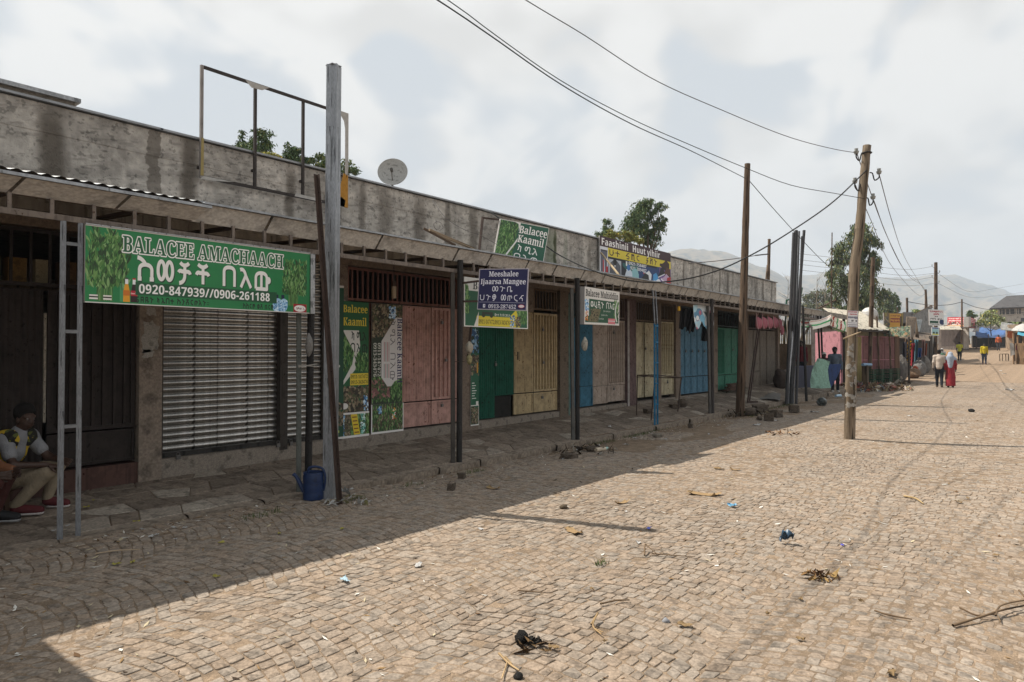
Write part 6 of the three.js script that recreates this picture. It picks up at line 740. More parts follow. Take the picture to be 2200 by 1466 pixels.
farSign('pole_sign', 'white sign with red lettering fixed on the tall sign pole', [[1997, 699], [2028, 701], [2028, 666], [1996, 665]], 57.6, (c, w, h) => { const R = rng(87); c.fillStyle = '#d9dad9'; c.fillRect(0, 0, w, h); scribble(c, R, 16, 240, 14, 40, '#a12431', 14); scribble(c, R, 80, 180, 62, 36, '#a12431', 7); scribble(c, R, 100, 160, 108, 24, '#3a3c3c', 4); scribble(c, R, 20, 120, 146, 34, '#3a3c3c', 5); scribble(c, R, 150, 230, 146, 34, '#3a3c3c', 4); c.fillStyle = '#1d4a38'; c.fillRect(10, 200, 150, 40); c.fillStyle = '#26365e'; c.beginPath(); c.arc(225, 215, 45, 0, 7); c.fill(); scribble(c, R, 10, 180, 246, 20, '#22352c', 14); }, 256, 280, 0.06);
farSign('pole_sign', 'small pale blue and yellow sign lower on the tall sign pole', [[2002, 721], [2018, 722], [2018, 704], [2002, 703]], 57.5, (c, w, h) => { c.fillStyle = '#c9d6da'; c.fillRect(0, 0, w, h); c.fillStyle = '#3c4a8a'; c.fillRect(10, 8, w - 20, 20); c.fillStyle = '#9cc4c8'; c.fillRect(10, 34, w - 20, 90); c.fillStyle = '#3a4a42'; c.beginPath(); c.arc(45, 110, 22, 0, 7); c.arc(105, 110, 22, 0, 7); c.fill(); c.fillStyle = '#d2cf5a'; c.fillRect(10, 128, w - 20, 22); }, 150, 165, 0.06);
building('dark_stall_row', 'dark row of stalls shaded by blue tarpaulins', onGround(2090, 84), onGround(2200, 88), 5, hAt(86, 722), darkWall, (t, q) => { slab(atDepth(2090, 712, 83), atDepth(2170, 722, 84), atDepth(2165, 706, 92), atDepth(2100, 695, 90), 0.06, mat(lin(0.08, 0.07, 0.065), 0.8), t, 'roof'); });
cloth('blue_tarpaulin', 'bright blue tarpaulin stretched over the dark stalls', 'tarpaulin', A4([[2100, 727, 77.6], [2172, 721, 79], [2162, 706, 85], [2106, 702, 85]]), tarp('#3a68a6'), 0.25, 0.01, 11); cloth('blue_tarpaulin', 'drooping blue tarpaulin flap at the left end of the dark stalls', 'tarpaulin', A4([[2096, 722, 77.5], [2124, 726, 77.5], [2126, 713, 79], [2098, 711, 79]]), tarp('#335f9c'), 0.2, 0.01, 12);
for (const [px, d] of [[2098, 78], [2124, 77.8], [2167, 79]]) solo('stall_pole', rod(onGround(px, d), atDepth(px, 718, d), 0.06, 0.05, 6), woodD, 'thin pole holding up the blue tarpaulins', 'pole', 'poles under the blue tarpaulins');
// stalls at the right-hand edge of the street
{
  const t = thing('market_stall', 'right-hand market stall with white tarpaulin roof', 'stall'), d = 56, f = atDepth; for (const [px, dd] of [[2178, 56], [2187, 56.5], [2199, 57]]) part(t, 'post', rod(onGround(px, dd), f(px, 714, dd), 0.07, 0.07, 6), mat(lin(0.4, 0.26, 0.16), 0.85, 'wood')); part(t, 'counter', hexa(back(onGround(2184, 56), onGround(2215, 54), 1.2), 0.1, hAt(56, 738)), mat(lin(0.22, 0.14, 0.08), 0.85, 'wood')); part(t, 'back_wall', hexa(back(onGround(2178, 60), onGround(2240, 60), 0.2), 0, hAt(60, 716)), darkWall);
}
cloth('white_tarpaulin', 'white tarpaulin roof over the right-hand stall', 'tarpaulin', A4([[2172, 711, 56], [2214, 716, 54], [2220, 702, 60], [2182, 702, 60]]), tarp('#c9c4bd'), -0.25, 0.01, 14); cloth('cyan_tarpaulin', 'cyan tarpaulin edge beside the white tarpaulin roof', 'tarpaulin', A4([[2186, 719, 54.8], [2216, 724, 53.5], [2218, 708, 55], [2188, 709, 55.6]]), tarp('#4f9fb8'), 0.05, 0.01, 15); cloth('orange_cloth', 'orange cloth hanging at the corner of the right-hand stall', 'cloth', A4([[2164, 725, 57], [2175, 727, 57], [2177, 712, 57], [2166, 711, 57]]), tarp('#cf6e34'), 0.03, 0.01, 16); cloth('white_cloth', 'pale cloth sheet leaning by the right-hand stall posts', 'cloth', A4([[2172, 765, 55.6], [2181, 762, 55.6], [2178, 736, 56], [2170, 737, 56]]), tarp('#b9b4ac'), 0.02, 0.01, 17); cloth('pink_cloth', 'small magenta cloth hanging on the right-hand stall post', 'cloth', A4([[2183, 752, 55.9], [2188, 752, 55.9], [2188, 739, 56], [2184, 739, 56]]), tarp('#b04a7a'), 0.02, 0.01, 18);
{ const t = thing('small_table', 'small wooden bench before the right-hand stall', 'table'), d = 60, a = onGround(2151, d), b = onGround(2164, d), y = a.y + 0.62; part(t, 'top', bar(a.clone().setY(y), b.clone().setY(y), 0.3, 0.06), woodM); for (const p of [a, b]) { part(t, 'leg', rod(p.clone().add(V3(0, 0, 0.1)), p.clone().add(V3(0, 0, 0.1)).setY(y), 0.04, 0.04, 6), woodM); part(t, 'leg', rod(p.clone().add(V3(0.1, 0, -0.1)), p.clone().add(V3(0.1, 0, -0.1)).setY(y), 0.04, 0.04, 6), woodM); } }
building('tan_block', 'small tan concrete block with grey tin roof behind the right-hand stalls', onGround(2168, 74), onGround(2225, 72), 5, hAt(73, 697), mat(lin(0.42, 0.31, 0.22), 0.9, 'grain', 0.4), (t, q) => { slab(atDepth(2150, 708, 74), atDepth(2178, 710, 72), atDepth(2180, 696, 78), atDepth(2152, 692, 78), 0.08, mat(lin(0.3, 0.29, 0.27), 0.6, 'zinc', 0.5), t, 'tin_roof'); });
building('hip_roof_house', 'two-storey grey house with dark hip roof above the market', onGround(2140, 118), onGround(2250, 112), 12, hAt(115, 662), mat(lin(0.6, 0.56, 0.5), 0.9, 'grain', 0.3), (t, q) => {
  const e = hAt(115, 660), top = hAt(118, 640), o = (p, k) => p.clone().addScaledVector(p.clone().sub(q[0].clone().add(q[2]).multiplyScalar(0.5)).setY(0).normalize(), k), Q = q.map((p) => o(p, 1.4).setY(e)), r0 = q[0].clone().lerp(q[1], 0.28).lerp(q[3].clone().lerp(q[2], 0.28), 0.5).setY(top + 0.6), r1 = q[0].clone().lerp(q[1], 0.75).lerp(q[3].clone().lerp(q[2], 0.75), 0.5).setY(top + 0.6), rm = mat(lin(0.09, 0.085, 0.085), 0.7, 'zinc', 0.3);
  part(t, 'hip_roof', tri([Q[0], Q[1], r1, Q[0], r1, r0, Q[1], Q[2], r1, Q[2], Q[3], r0, Q[2], r0, r1, Q[3], Q[0], r0]), rm); part(t, 'eave', hexa(Q.map((p) => p.clone()), e - 0.15, e), rm);
  const p = (k, y) => q[0].clone().lerp(q[1], k).add(V3(-camFwd.x * 0.1, 0, -camFwd.z * 0.1)).setY(y), w = mat(lin(0.05, 0.05, 0.05), 0.3), fr = mat(lin(0.45, 0.42, 0.38), 0.8); for (const [a, b] of [[0.07, 0.18], [0.2, 0.37], [0.42, 0.5]]) { const W = sub(t, 'window'); slab(p(a, hAt(116, 676)), p(b, hAt(116, 676)), p(b, hAt(116, 664)), p(a, hAt(116, 664)), 0.05, w, W, 'pane'); part(W, 'frame', [bar(p(a, hAt(116, 676)), p(b, hAt(116, 676)), 0.1), bar(p((a + b) / 2, hAt(116, 676)), p((a + b) / 2, hAt(116, 664)), 0.1), bar(p(a, hAt(116, 676)), p(a, hAt(116, 664)), 0.14)], fr); } for (const [a, b] of [[0.1, 0.16], [0.5, 0.7]]) slab(p(a, hAt(116, 692)), p(b, hAt(116, 692)), p(b, hAt(116, 684)), p(a, hAt(116, 684)), 0.05, w, t, 'lower_window');
});
{ const c = onGround(2102, 92), t = thing('water_tank', 'small white tank behind the blue tarpaulin stalls', 'water tank'); part(t, 'tank', rod(V3(c.x, c.y + 2.2, c.z), V3(c.x, hAt(92, 683), c.z), 0.42, 0.4, 14), mat('#d2cfca', 0.5, 'grain', 1)); part(t, 'stand', rod(c, V3(c.x, c.y + 2.2, c.z), 0.3, 0.3, 8), darkWall); }

// ------------------------------------------------------------------ people: smooth bodies from joined limbs
const nets = (sdf, lo, hi, h) => {                     // naive surface nets
  const nx = Math.ceil((hi.x - lo.x) / h) + 1, ny = Math.ceil((hi.y - lo.y) / h) + 1, nz = Math.ceil((hi.z - lo.z) / h) + 1, F = new Float32Array(nx * ny * nz), id = new Int32Array(nx * ny * nz).fill(-1), pos = [], idx = [], at = (i, j, k) => (k * ny + j) * nx + i;
  for (let k = 0; k < nz; k++) for (let j = 0; j < ny; j++) for (let i = 0; i < nx; i++) F[at(i, j, k)] = sdf(lo.x + i * h, lo.y + j * h, lo.z + k * h);
  const E = [[0, 1], [2, 3], [4, 5], [6, 7], [0, 2], [1, 3], [4, 6], [5, 7], [0, 4], [1, 5], [2, 6], [3, 7]];
  for (let k = 0; k < nz - 1; k++) for (let j = 0; j < ny - 1; j++) for (let i = 0; i < nx - 1; i++) {
    let m = 0; const v = []; for (let c = 0; c < 8; c++) { const f = F[at(i + (c & 1), j + ((c >> 1) & 1), k + (c >> 2))]; v.push(f); if (f < 0) m |= 1 << c; }
    if (m === 0 || m === 255) continue;
    let x = 0, y = 0, z = 0, n = 0; for (const [a, b] of E) { if ((v[a] < 0) === (v[b] < 0)) continue; const t = v[a] / (v[a] - v[b]); x += lerp(a & 1, b & 1, t); y += lerp((a >> 1) & 1, (b >> 1) & 1, t); z += lerp(a >> 2, b >> 2, t); n++; }
    id[at(i, j, k)] = pos.length / 3; pos.push(lo.x + (i + x / n) * h, lo.y + (j + y / n) * h, lo.z + (k + z / n) * h);
  }
  for (let k = 1; k < nz - 1; k++) for (let j = 1; j < ny - 1; j++) for (let i = 1; i < nx - 1; i++) {
    const s = F[at(i, j, k)] < 0, put = (a, b, c, d, flip) => { if (a < 0 || b < 0 || c < 0 || d < 0) return; flip ? idx.push(a, c, b, a, d, c) : idx.push(a, b, c, a, c, d); };
    if (s !== F[at(i + 1, j, k)] < 0) put(id[at(i, j - 1, k - 1)], id[at(i, j, k - 1)], id[at(i, j, k)], id[at(i, j - 1, k)], !s);
    if (s !== F[at(i, j + 1, k)] < 0) put(id[at(i - 1, j, k - 1)], id[at(i - 1, j, k)], id[at(i, j, k)], id[at(i, j, k - 1)], !s);
    if (s !== F[at(i, j, k + 1)] < 0) put(id[at(i - 1, j - 1, k)], id[at(i, j - 1, k)], id[at(i, j, k)], id[at(i - 1, j, k)], !s);
  }
  const g = new THREE.BufferGeometry(); g.setAttribute('position', new THREE.Float32BufferAttribute(pos, 3)); g.setAttribute('uv', new THREE.Float32BufferAttribute(Array.from({ length: pos.length / 3 * 2 }, (_, q) => (q & 1 ? pos[(q >> 1) * 3 + 1] : pos[(q >> 1) * 3] + pos[(q >> 1) * 3 + 2] * 0.8)), 2)); g.setIndex(idx); g.computeVertexNormals(); return g;
};
const smin = (a, b, k) => { const h = Math.max(k - Math.abs(a - b), 0) / k; return Math.min(a, b) - h * h * k * 0.25; };
const limb = (a, b, ra, rb) => { const bx = b.x - a.x, by = b.y - a.y, bz = b.z - a.z, l = bx * bx + by * by + bz * bz || 1e-9; return (x, y, z) => { const px = x - a.x, py = y - a.y, pz = z - a.z, t = clamp((px * bx + py * by + pz * bz) / l), dx = px - bx * t, dy = py - by * t, dz = pz - bz * t; return Math.sqrt(dx * dx + dy * dy + dz * dz) - lerp(ra, rb, t); }; };
const meld = (list, k = 0.035) => (x, y, z) => { let d = 9; for (const f of list) d = smin(d, f(x, y, z), k); return d; };
const boundsOf = (pts, r) => { const b = new THREE.Box3().setFromPoints(pts); b.expandByScalar(r); return b; };
const frame3 = (f, up = V3(0, 1, 0)) => { const z = f.clone().normalize(), x = V3().crossVectors(up, z).normalize(), y = V3().crossVectors(z, x); return { x, y, z, at: (o, a, b, c) => o.clone().addScaledVector(x, a).addScaledVector(y, b).addScaledVector(z, c) }; };
const ell = (o, fr, c, r) => { const p = fr.at(o, ...c); return (x, y, z) => { const d = V3(x - p.x, y - p.y, z - p.z), a = d.dot(fr.x) / r[0], b = d.dot(fr.y) / r[1], e = d.dot(fr.z) / r[2], k = Math.sqrt(a * a + b * b + e * e); return (k - 1) * Math.min(...r) ; }; };
const headParts = (o, fr, s, neck, cell) => {           // o: centre of the head
  const S = (v) => v.map((q) => q * s), L = (a, b, ra, rb) => limb(fr.at(o, ...S(a)), fr.at(o, ...S(b)), ra * s, rb * s);
  const f = meld([ell(o, fr, S([0, 0.018, -0.012]), S([0.073, 0.092, 0.09])), ell(o, fr, S([0, -0.045, 0.022]), S([0.054, 0.07, 0.066])), L([0, 0.0, 0.088], [0, -0.03, 0.104], 0.009, 0.014), L([-0.018, -0.062, 0.083], [0.018, -0.062, 0.083], 0.01, 0.01), L([-0.045, 0.022, 0.068], [0.045, 0.022, 0.068], 0.014, 0.014), L([-0.016, -0.032, 0.092], [0.016, -0.032, 0.092], 0.009, 0.009)], 0.02 * s);
  const ears = meld([ell(o, fr, S([-0.076, -0.012, -0.005]), S([0.012, 0.03, 0.018])), ell(o, fr, S([0.076, -0.012, -0.005]), S([0.012, 0.03, 0.018]))], 0.005), eyes = [[-0.031, 0.0, 0.092], [0.031, 0.0, 0.092]].map((e) => ell(o, fr, S(e), S([0.02, 0.011, 0.016]))), nk = limb(fr.at(o, ...S([0, -0.06, -0.02])), neck, 0.052 * s, 0.056 * s);
  const sd = (x, y, z) => { let d = smin(smin(f(x, y, z), ears(x, y, z), 0.01), nk(x, y, z), 0.03); for (const e of eyes) d = Math.max(d, -e(x, y, z)); return d; };
  const b = boundsOf([o, neck], 0.14 * s); return nets(sd, b.min, b.max, cell);
};
const handParts = (w, dir, normal, side, s, curl, cell) => {   // palm and five unequal fingers
  const z = dir.clone().normalize(), x = V3().crossVectors(normal, z).normalize().multiplyScalar(side), n = V3().crossVectors(z, x).multiplyScalar(side), P = (a, b, c) => w.clone().addScaledVector(x, a * s).addScaledVector(z, b * s).addScaledVector(n, -c * s), L = [limb(P(-0.02, 0.01, 0), P(-0.026, 0.075, 0), 0.015 * s, 0.013 * s), limb(P(0.0, 0.0, 0), P(0.0, 0.08, 0), 0.019 * s, 0.014 * s), limb(P(0.02, 0.01, 0), P(0.026, 0.075, 0), 0.015 * s, 0.013 * s)];
  [[-0.032, 0.055], [-0.011, 0.066], [0.011, 0.072], [0.032, 0.06]].forEach(([a, l]) => { const k = P(a, 0.085, 0), m = P(a * 1.1, 0.085 + l * 0.55 * Math.cos(curl * 0.6), l * 0.55 * Math.sin(curl * 0.6)), e = P(a * 1.12, 0.085 + l * (0.55 * Math.cos(curl * 0.6) + 0.55 * Math.cos(curl * 1.5)), l * (0.55 * Math.sin(curl * 0.6) + 0.55 * Math.sin(curl * 1.5))); L.push(limb(k, m, 0.0095 * s, 0.0088 * s), limb(m, e, 0.0088 * s, 0.007 * s)); });
  L.push(limb(P(0.028, 0.02, 0.005), P(0.055, 0.055, 0.02), 0.014 * s, 0.011 * s), limb(P(0.055, 0.055, 0.02), P(0.062, 0.09, 0.035), 0.0105 * s, 0.0085 * s));
  const b = boundsOf([w, P(0, 0.2, 0), P(0.07, 0.1, 0.1), P(-0.06, 0.1, 0)], 0.02 * s); return nets(meld(L, 0.01 * s), b.min, b.max, cell);
};
const folk = (t, J, o) => {
  const s = o.s ?? 1, cell = o.cell ?? 0.022, skin = mat(o.skin ?? lin(0.062, 0.032, 0.02), 0.55, 'grain', 3), L = [];
  const torso = [limb(J.pelvis, J.waist, 0.125 * s, 0.115 * s), limb(J.waist, J.chest, 0.115 * s, 0.135 * s), limb(J.shL, J.shR, 0.07 * s, 0.07 * s), limb(J.chest, J.neck, 0.12 * s, 0.055 * s)];
  const arm = (S, E, W, g = 0) => [limb(S, E, 0.05 * s + g, 0.04 * s + g), limb(E, W, 0.04 * s + g, 0.027 * s + g)], leg = (H, K, A, g = 0) => [limb(H, K, 0.085 * s + g, 0.056 * s + g), limb(K, A, 0.055 * s + g, 0.036 * s + g)], foot = (A, T, g = 0) => [limb(A.clone().add(V3(0, -0.03, 0)), T, 0.038 * s + g, 0.034 * s + g)];
  const all = Object.values(J).filter((p) => p.isVector3), bb = boundsOf(all.filter((p) => p !== J.headDir), 0.17 * s), bodyF = meld([...torso.map((f) => (x, y, z) => f(x, y, z) + 0.012), ...arm(J.shL, J.elL, J.wrL), ...arm(J.shR, J.elR, J.wrR), ...leg(J.hipL, J.knL, J.anL, -0.012), ...leg(J.hipR, J.knR, J.anR, -0.012), ...foot(J.anL, J.toL, -0.01), ...foot(J.anR, J.toR, -0.01)], 0.03);
  const fr = frame3(J.headDir, o.headUp), geos = [nets(bodyF, bb.min, bb.max, cell), headParts(J.head, fr, s, J.neck, o.headCell ?? 0.01)];
  for (const [W, E, side] of [[J.wrL, J.elL, 1], [J.wrR, J.elR, -1]]) geos.push(handParts(W, o['hand' + side]?.[0] ?? W.clone().sub(E), o['hand' + side]?.[1] ?? V3().crossVectors(W.clone().sub(E), V3(0, 0, 1)).lengthSq() > 1e-5 ? (o['hand' + side]?.[1] ?? J.shL.clone().sub(J.shR).normalize().multiplyScalar(side)) : V3(1, 0, 0), side, s, o.curl ?? 0.7, o.handCell ?? 0.006));
  part(t, 'body', geos.map(plain), skin);
  const grow = 0.016 * s, wear = (name, list, m, clip, k = 0.035) => { const f = meld(list, k); part(t, name, nets(clip ? (x, y, z) => Math.max(f(x, y, z), clip(x, y, z)) : f, bb.min, bb.max, cell), m); };
  if (o.trousers) wear('trousers', [limb(J.pelvis, J.waist, 0.14 * s, 0.125 * s), ...leg(J.hipL, J.knL, J.anL, grow), ...leg(J.hipR, J.knR, J.anR, grow)], o.trousers, o.trouserClip ?? ((x, y, z) => y - (J.waist.y + 0.02)));
  if (o.dress) { const lo = J.anL.clone().lerp(J.anR, 0.5), hm = J.knL.clone().lerp(J.knR, 0.5); wear('dress', [limb(J.waist, hm, 0.16 * s, 0.2 * s), limb(hm, lo, 0.2 * s, 0.21 * s), ...torso.map((f) => (x, y, z) => f(x, y, z) - grow), ...arm(J.shL, J.elL, J.wrL, grow), ...arm(J.shR, J.elR, J.wrR, grow)], o.dress, (x, y, z) => lo.y - 0.02 - y, 0.06); }
  if (o.shirt) { const A = (S, E, W) => (o.sleeve === 'short' ? [limb(S, S.clone().lerp(E, 0.62), 0.068 * s, 0.066 * s)] : arm(S, E, S.clone().lerp(E, 1).add(W.clone().sub(E).multiplyScalar(0.94)), grow * 1.2)); wear('shirt', [...torso.map((f) => (x, y, z) => f(x, y, z) - grow), limb(J.pelvis, J.waist, 0.15 * s, 0.135 * s), ...A(J.shL, J.elL, J.wrL), ...A(J.shR, J.elR, J.wrR)], o.shirt, o.shirtClip ?? ((x, y, z) => J.pelvis.y - (o.hem ?? 0.06) - y)); }
  if (o.shoes) for (const [A, T] of [[J.anL, J.toL], [J.anR, J.toR]]) { const b = boundsOf([A, T], 0.12), f = meld([limb(A.clone().add(V3(0, -0.035, 0)), T, 0.05 * s, 0.044 * s)], 0.01), y0 = Math.min(A.y, T.y) - 0.075 * s; part(t, 'shoe', nets((x, y, z) => Math.max(f(x, y, z), y - A.y + 0.0), b.min, b.max, 0.012), o.shoes); if (o.sole) part(t, 'sole', nets((x, y, z) => Math.max(limb(A.clone().add(V3(0, -0.05, 0)), T, 0.055 * s, 0.05 * s)(x, y, z), y - T.y + 0.012), b.min, b.max, 0.012), o.sole); }
  if (o.hair !== null) { const S = (v) => v.map((q) => q * s), f = meld([ell(J.head, fr, S([0, 0.042, -0.026]), S([0.086, 0.095, 0.096])), ...(o.bigHair ? [ell(J.head, fr, S([0, 0.075, -0.02]), S([0.092, 0.09, 0.1]))] : [])], 0.02), b = boundsOf([J.head], 0.2 * s); part(t, 'hair', nets((x, y, z) => { const d = V3(x - J.head.x, y - J.head.y, z - J.head.z), q = d.dot(fr.z), h = d.dot(fr.y); return Math.max(f(x, y, z), -(h - lerp(-0.055, 0.058, clamp((q / s + 0.03) / 0.09)) * s)) + 0.006 * (vnoise(x * 130, y * 130 + z * 90, 0, 3) - 0.5); }, b.min, b.max, (o.headCell ?? 0.01) * 1.1), o.hair ?? mat(lin(0.012, 0.01, 0.009), 0.9)); }
  if (o.scarf) { const S = (v) => v.map((q) => q * s), b = boundsOf([J.head, J.chest, J.waist], 0.3 * s), dn = V3(0, -1, 0), f = meld([ell(J.head, fr, S([0, 0.02, -0.02]), S([0.1, 0.125, 0.115])), limb(J.head.clone().addScaledVector(fr.z, -0.05 * s), J.neck, 0.1 * s, 0.12 * s), limb(J.shL, J.shR, 0.1 * s, 0.1 * s), limb(J.neck.clone().addScaledVector(fr.z, -0.06 * s), J.chest.clone().lerp(J.pelvis, o.drape ?? 0.5).addScaledVector(fr.z, -0.09 * s), 0.15 * s, 0.1 * s)], 0.06); part(t, 'headscarf', nets((x, y, z) => { const d = V3(x - J.head.x, y - J.head.y, z - J.head.z); const face = Math.hypot(d.dot(fr.x) / (0.062 * s), d.dot(fr.y) / (0.08 * s)) - 1; return Math.max(f(x, y, z), d.dot(fr.z) > 0.03 * s ? -face * 0.05 : -1) + 0.012 * (vnoise(x * 14, y * 5 + z * 14, 0, 5) - 0.5); }, b.min, b.max, 0.018), o.scarf); }
  if (o.eyes) for (const e of [-0.031, 0.031]) { const g = part(t, 'eye', new THREE.SphereGeometry(0.0125 * s, 12, 8).translate(...fr.at(J.head, e * s, 0, 0.076 * s).toArray()), mat(lin(0.16, 0.135, 0.12), 0.8)); part(g, 'pupil', new THREE.SphereGeometry(0.006 * s, 8, 6).translate(...fr.at(J.head, (e + 0.002) * s, 0, 0.0845 * s).toArray()), mat(lin(0.008, 0.006, 0.005), 0.3)); }
  return t;
};
const standing = (o) => {                               // joints of an upright figure facing +z, then turned and placed
  const k = o.stride ?? 0, a = o.arms ?? 0.2, h = (o.h ?? 1.7) / 1.7, j = { pelvis: [0, 0.92, 0], waist: [0, 1.06, 0], chest: [0, 1.27, 0.005], neck: [0, 1.45, -0.005], head: [0, 1.585, 0.02], shL: [0.165, 1.385, 0], shR: [-0.165, 1.385, 0], elL: [0.215, 1.12, -a * 0.35], elR: [-0.215, 1.12, a * 0.2 - 0.02], wrL: [0.225, 0.88, -a * 0.3 + 0.06], wrR: [-0.225, 0.88, a * 0.7 + 0.03], hipL: [0.085, 0.9, 0], hipR: [-0.085, 0.9, 0], knL: [0.09, 0.49, k * 0.55 + 0.02], knR: [-0.09, 0.49, -k * 0.15 + 0.03], anL: [0.09, 0.09 + Math.max(0, k) * 0.02, k * 0.85], anR: [-0.09, 0.09 + Math.max(0, k) * 0.2, -k * 1.05], toL: [0.1, 0.04 + Math.max(0, k) * 0.06, k * 0.85 + 0.15], toR: [-0.1, 0.04 + k * 0.02, -k * 1.05 + 0.13], ...(o.over ?? {}) };
  const J = {}, c = Math.cos(o.yaw), s = Math.sin(o.yaw); for (const [n, [x, y, z]] of Object.entries(j)) J[n] = V3(o.at.x + (x * c + z * s) * h, o.at.y + y * h, o.at.z + (-x * s + z * c) * h); const hy = o.yaw + (o.look ?? 0); J.headDir = V3(Math.sin(hy), -0.05, Math.cos(hy)); return J;
};
const fabric = (h, s = 2) => bumped(mat(h, 0.9, 'cloth', s), 'bump', 2, 0.006);
// the young man sitting low by the dark doors, and his neighbour at the edge
const seat = (dx, dz) => { const q = (x, y, z) => V3(x + dx, y - 0.035, z + dz); return { pelvis: q(2.0, 0.42, -7.97), waist: q(2.05, 0.55, -7.97), chest: q(2.15, 0.74, -7.9), neck: q(2.22, 0.905, -7.86), head: q(2.262, 1.035, -7.82), shL: q(2.33, 0.845, -7.93), shR: q(2.09, 0.845, -7.78), elL: q(2.45, 0.64, -7.8), elR: q(2.1, 0.62, -7.6), wrL: q(2.52, 0.62, -7.6), wrR: q(2.36, 0.605, -7.5), hipL: q(2.05, 0.41, -8.05), hipR: q(2.0, 0.41, -7.88), knL: q(2.52, 0.56, -7.76), knR: q(2.36, 0.53, -7.53), anL: q(2.44, 0.25, -7.78), anR: q(2.14, 0.24, -7.65), toL: q(2.58, 0.175, -7.72), toR: q(2.31, 0.175, -7.57) }; };
const stool = (x, z, label) => { const t = thing('low_stool', label, 'stool'), m = mat(lin(0.14, 0.09, 0.06), 0.85, 'wood'), y = walkY(x, z); part(t, 'seat', box(x - 0.17, x + 0.17, y + 0.17, y + 0.21, z - 0.15, z + 0.15), m); for (const [i, j] of [[1, 1], [1, -1], [-1, 1], [-1, -1]]) part(t, 'leg', box(x + i * 0.13 - 0.02, x + i * 0.13 + 0.02, y, y + 0.17, z + j * 0.11 - 0.02, z + j * 0.11 + 0.02), m); };
{
  const camo = dataTex(256, 256, (u, v) => { const a = fbm(u * 9, v * 9, 3, 9, 301), b = fbm(u * 11, v * 8, 3, 0, 302); return a > 0.54 ? [0.72, 0.6, 0.16] : b > 0.54 ? [0.07, 0.06, 0.05] : b < 0.42 ? [0.32, 0.34, 0.14] : [0.12, 0.11, 0.08]; }), vest = new THREE.MeshStandardMaterial({ map: rep(camo, 2.2, 2.2), roughness: 0.9, side: THREE.DoubleSide }), khaki = fabric(lin(0.36, 0.29, 0.2));
  const t = thing('person', 'young man sitting low in patterned vest and khaki trousers by the dark doors', 'person'), J = seat(0, 0); J.headDir = V3(0.28, -0.04, 0.95);
  folk(t, J, { s: 0.94, cell: 0.014, headCell: 0.006, handCell: 0.0045, skin: lin(0.075, 0.036, 0.022), trousers: khaki, trouserClip: (x, y, z) => y - 0.72, shirt: fabric(lin(0.3, 0.3, 0.31)), sleeve: 'short', shirtClip: (x, y, z) => 0.46 - y, shoes: mat(lin(0.12, 0.025, 0.028), 0.8, 'cloth', 3), sole: mat(lin(0.5, 0.46, 0.44), 0.8), bigHair: true, eyes: true, curl: 0.9, hand1: [V3(0.25, -0.25, 0.9), V3(0.8, -0.5, -0.2)], 'hand-1': [V3(0.8, -0.3, 0.45), V3(0.1, 0.9, 0.2)] });
  const tor = meld([limb(J.waist, J.chest, 0.145, 0.15), limb(J.shL, J.shR, 0.098, 0.098), limb(J.chest, J.neck, 0.14, 0.07)], 0.035), ax = J.shL.clone().sub(J.shR).normalize(), fw = V3(0.5, 0, 0.86), bb = boundsOf([J.waist, J.neck, J.shL, J.shR], 0.2);
  part(t, 'vest', nets((x, y, z) => { const d = V3(x - J.chest.x, y - J.chest.y, z - J.chest.z), a = d.dot(ax), f = d.dot(fw); return Math.max(tor(x, y, z), Math.abs(a) - 0.165, 0.5 - y, f > 0 ? 0.055 + (0.74 - y) * 0.02 - Math.abs(a) : -1, Math.hypot(x - J.neck.x, z - J.neck.z) < 0.075 && y > 0.85 ? 0.01 : -1); }, bb.min, bb.max, 0.011), vest);
  stool(2.0, -7.98, 'low wooden stool under the young man in the patterned vest');
  const u = thing('person', 'person in rust brown jacket and dark trousers sitting beside the young man', 'person'), K = seat(-0.5, 0.3); K.headDir = V3(0.6, -0.05, 0.8); folk(u, K, { s: 0.96, cell: 0.018, headCell: 0.008, trousers: fabric(lin(0.09, 0.035, 0.03)), trouserClip: (x, y) => y - 0.7, shirt: fabric(lin(0.28, 0.12, 0.06)), shirtClip: (x, y) => 0.4 - y, shoes: mat(lin(0.015, 0.015, 0.016), 0.6), sole: mat(lin(0.3, 0.3, 0.3), 0.8), eyes: true }); stool(1.5, -7.68, 'low wooden stool under the person in the rust brown jacket');
}
const stand = (label, px, dep, yaw, o) => { const t = thing('person', label, 'person'), p = onGround(px, dep); if (o.y !== undefined) p.y = o.y; return folk(t, standing({ at: p, yaw, ...o }), { headCell: 0.012, handCell: 0.008, ...o, s: (o.h ?? 1.7) / 1.7 }); };
const E_ = Math.PI / 2, blackT = fabric(lin(0.02, 0.022, 0.03)), shoeB = mat(lin(0.02, 0.02, 0.02), 0.7);
stand('man in cream jacket and dark trousers walking away up the street', 2018, 31.2, E_ + 0.1, { h: 1.72, stride: 0.16, shirt: fabric(lin(0.62, 0.52, 0.44)), hem: 0.1, trousers: blackT, shoes: mat(lin(0.1, 0.08, 0.06), 0.7), arms: 0.1 });
stand('woman in long red dress and pale blue headscarf walking away', 2042, 31, E_ + 0.1, { h: 1.6, stride: 0.1, dress: fabric(lin(0.32, 0.03, 0.04)), scarf: fabric(lin(0.42, 0.47, 0.56)), hair: null, drape: 0.75, shoes: shoeB });
stand('woman in brown and orange headscarf ahead of the red dressed woman', 2039, 37.5, E_ - 0.1, { h: 1.6, dress: fabric(lin(0.09, 0.055, 0.04)), scarf: fabric(lin(0.4, 0.22, 0.1)), hair: null, drape: 0.3, shoes: shoeB });
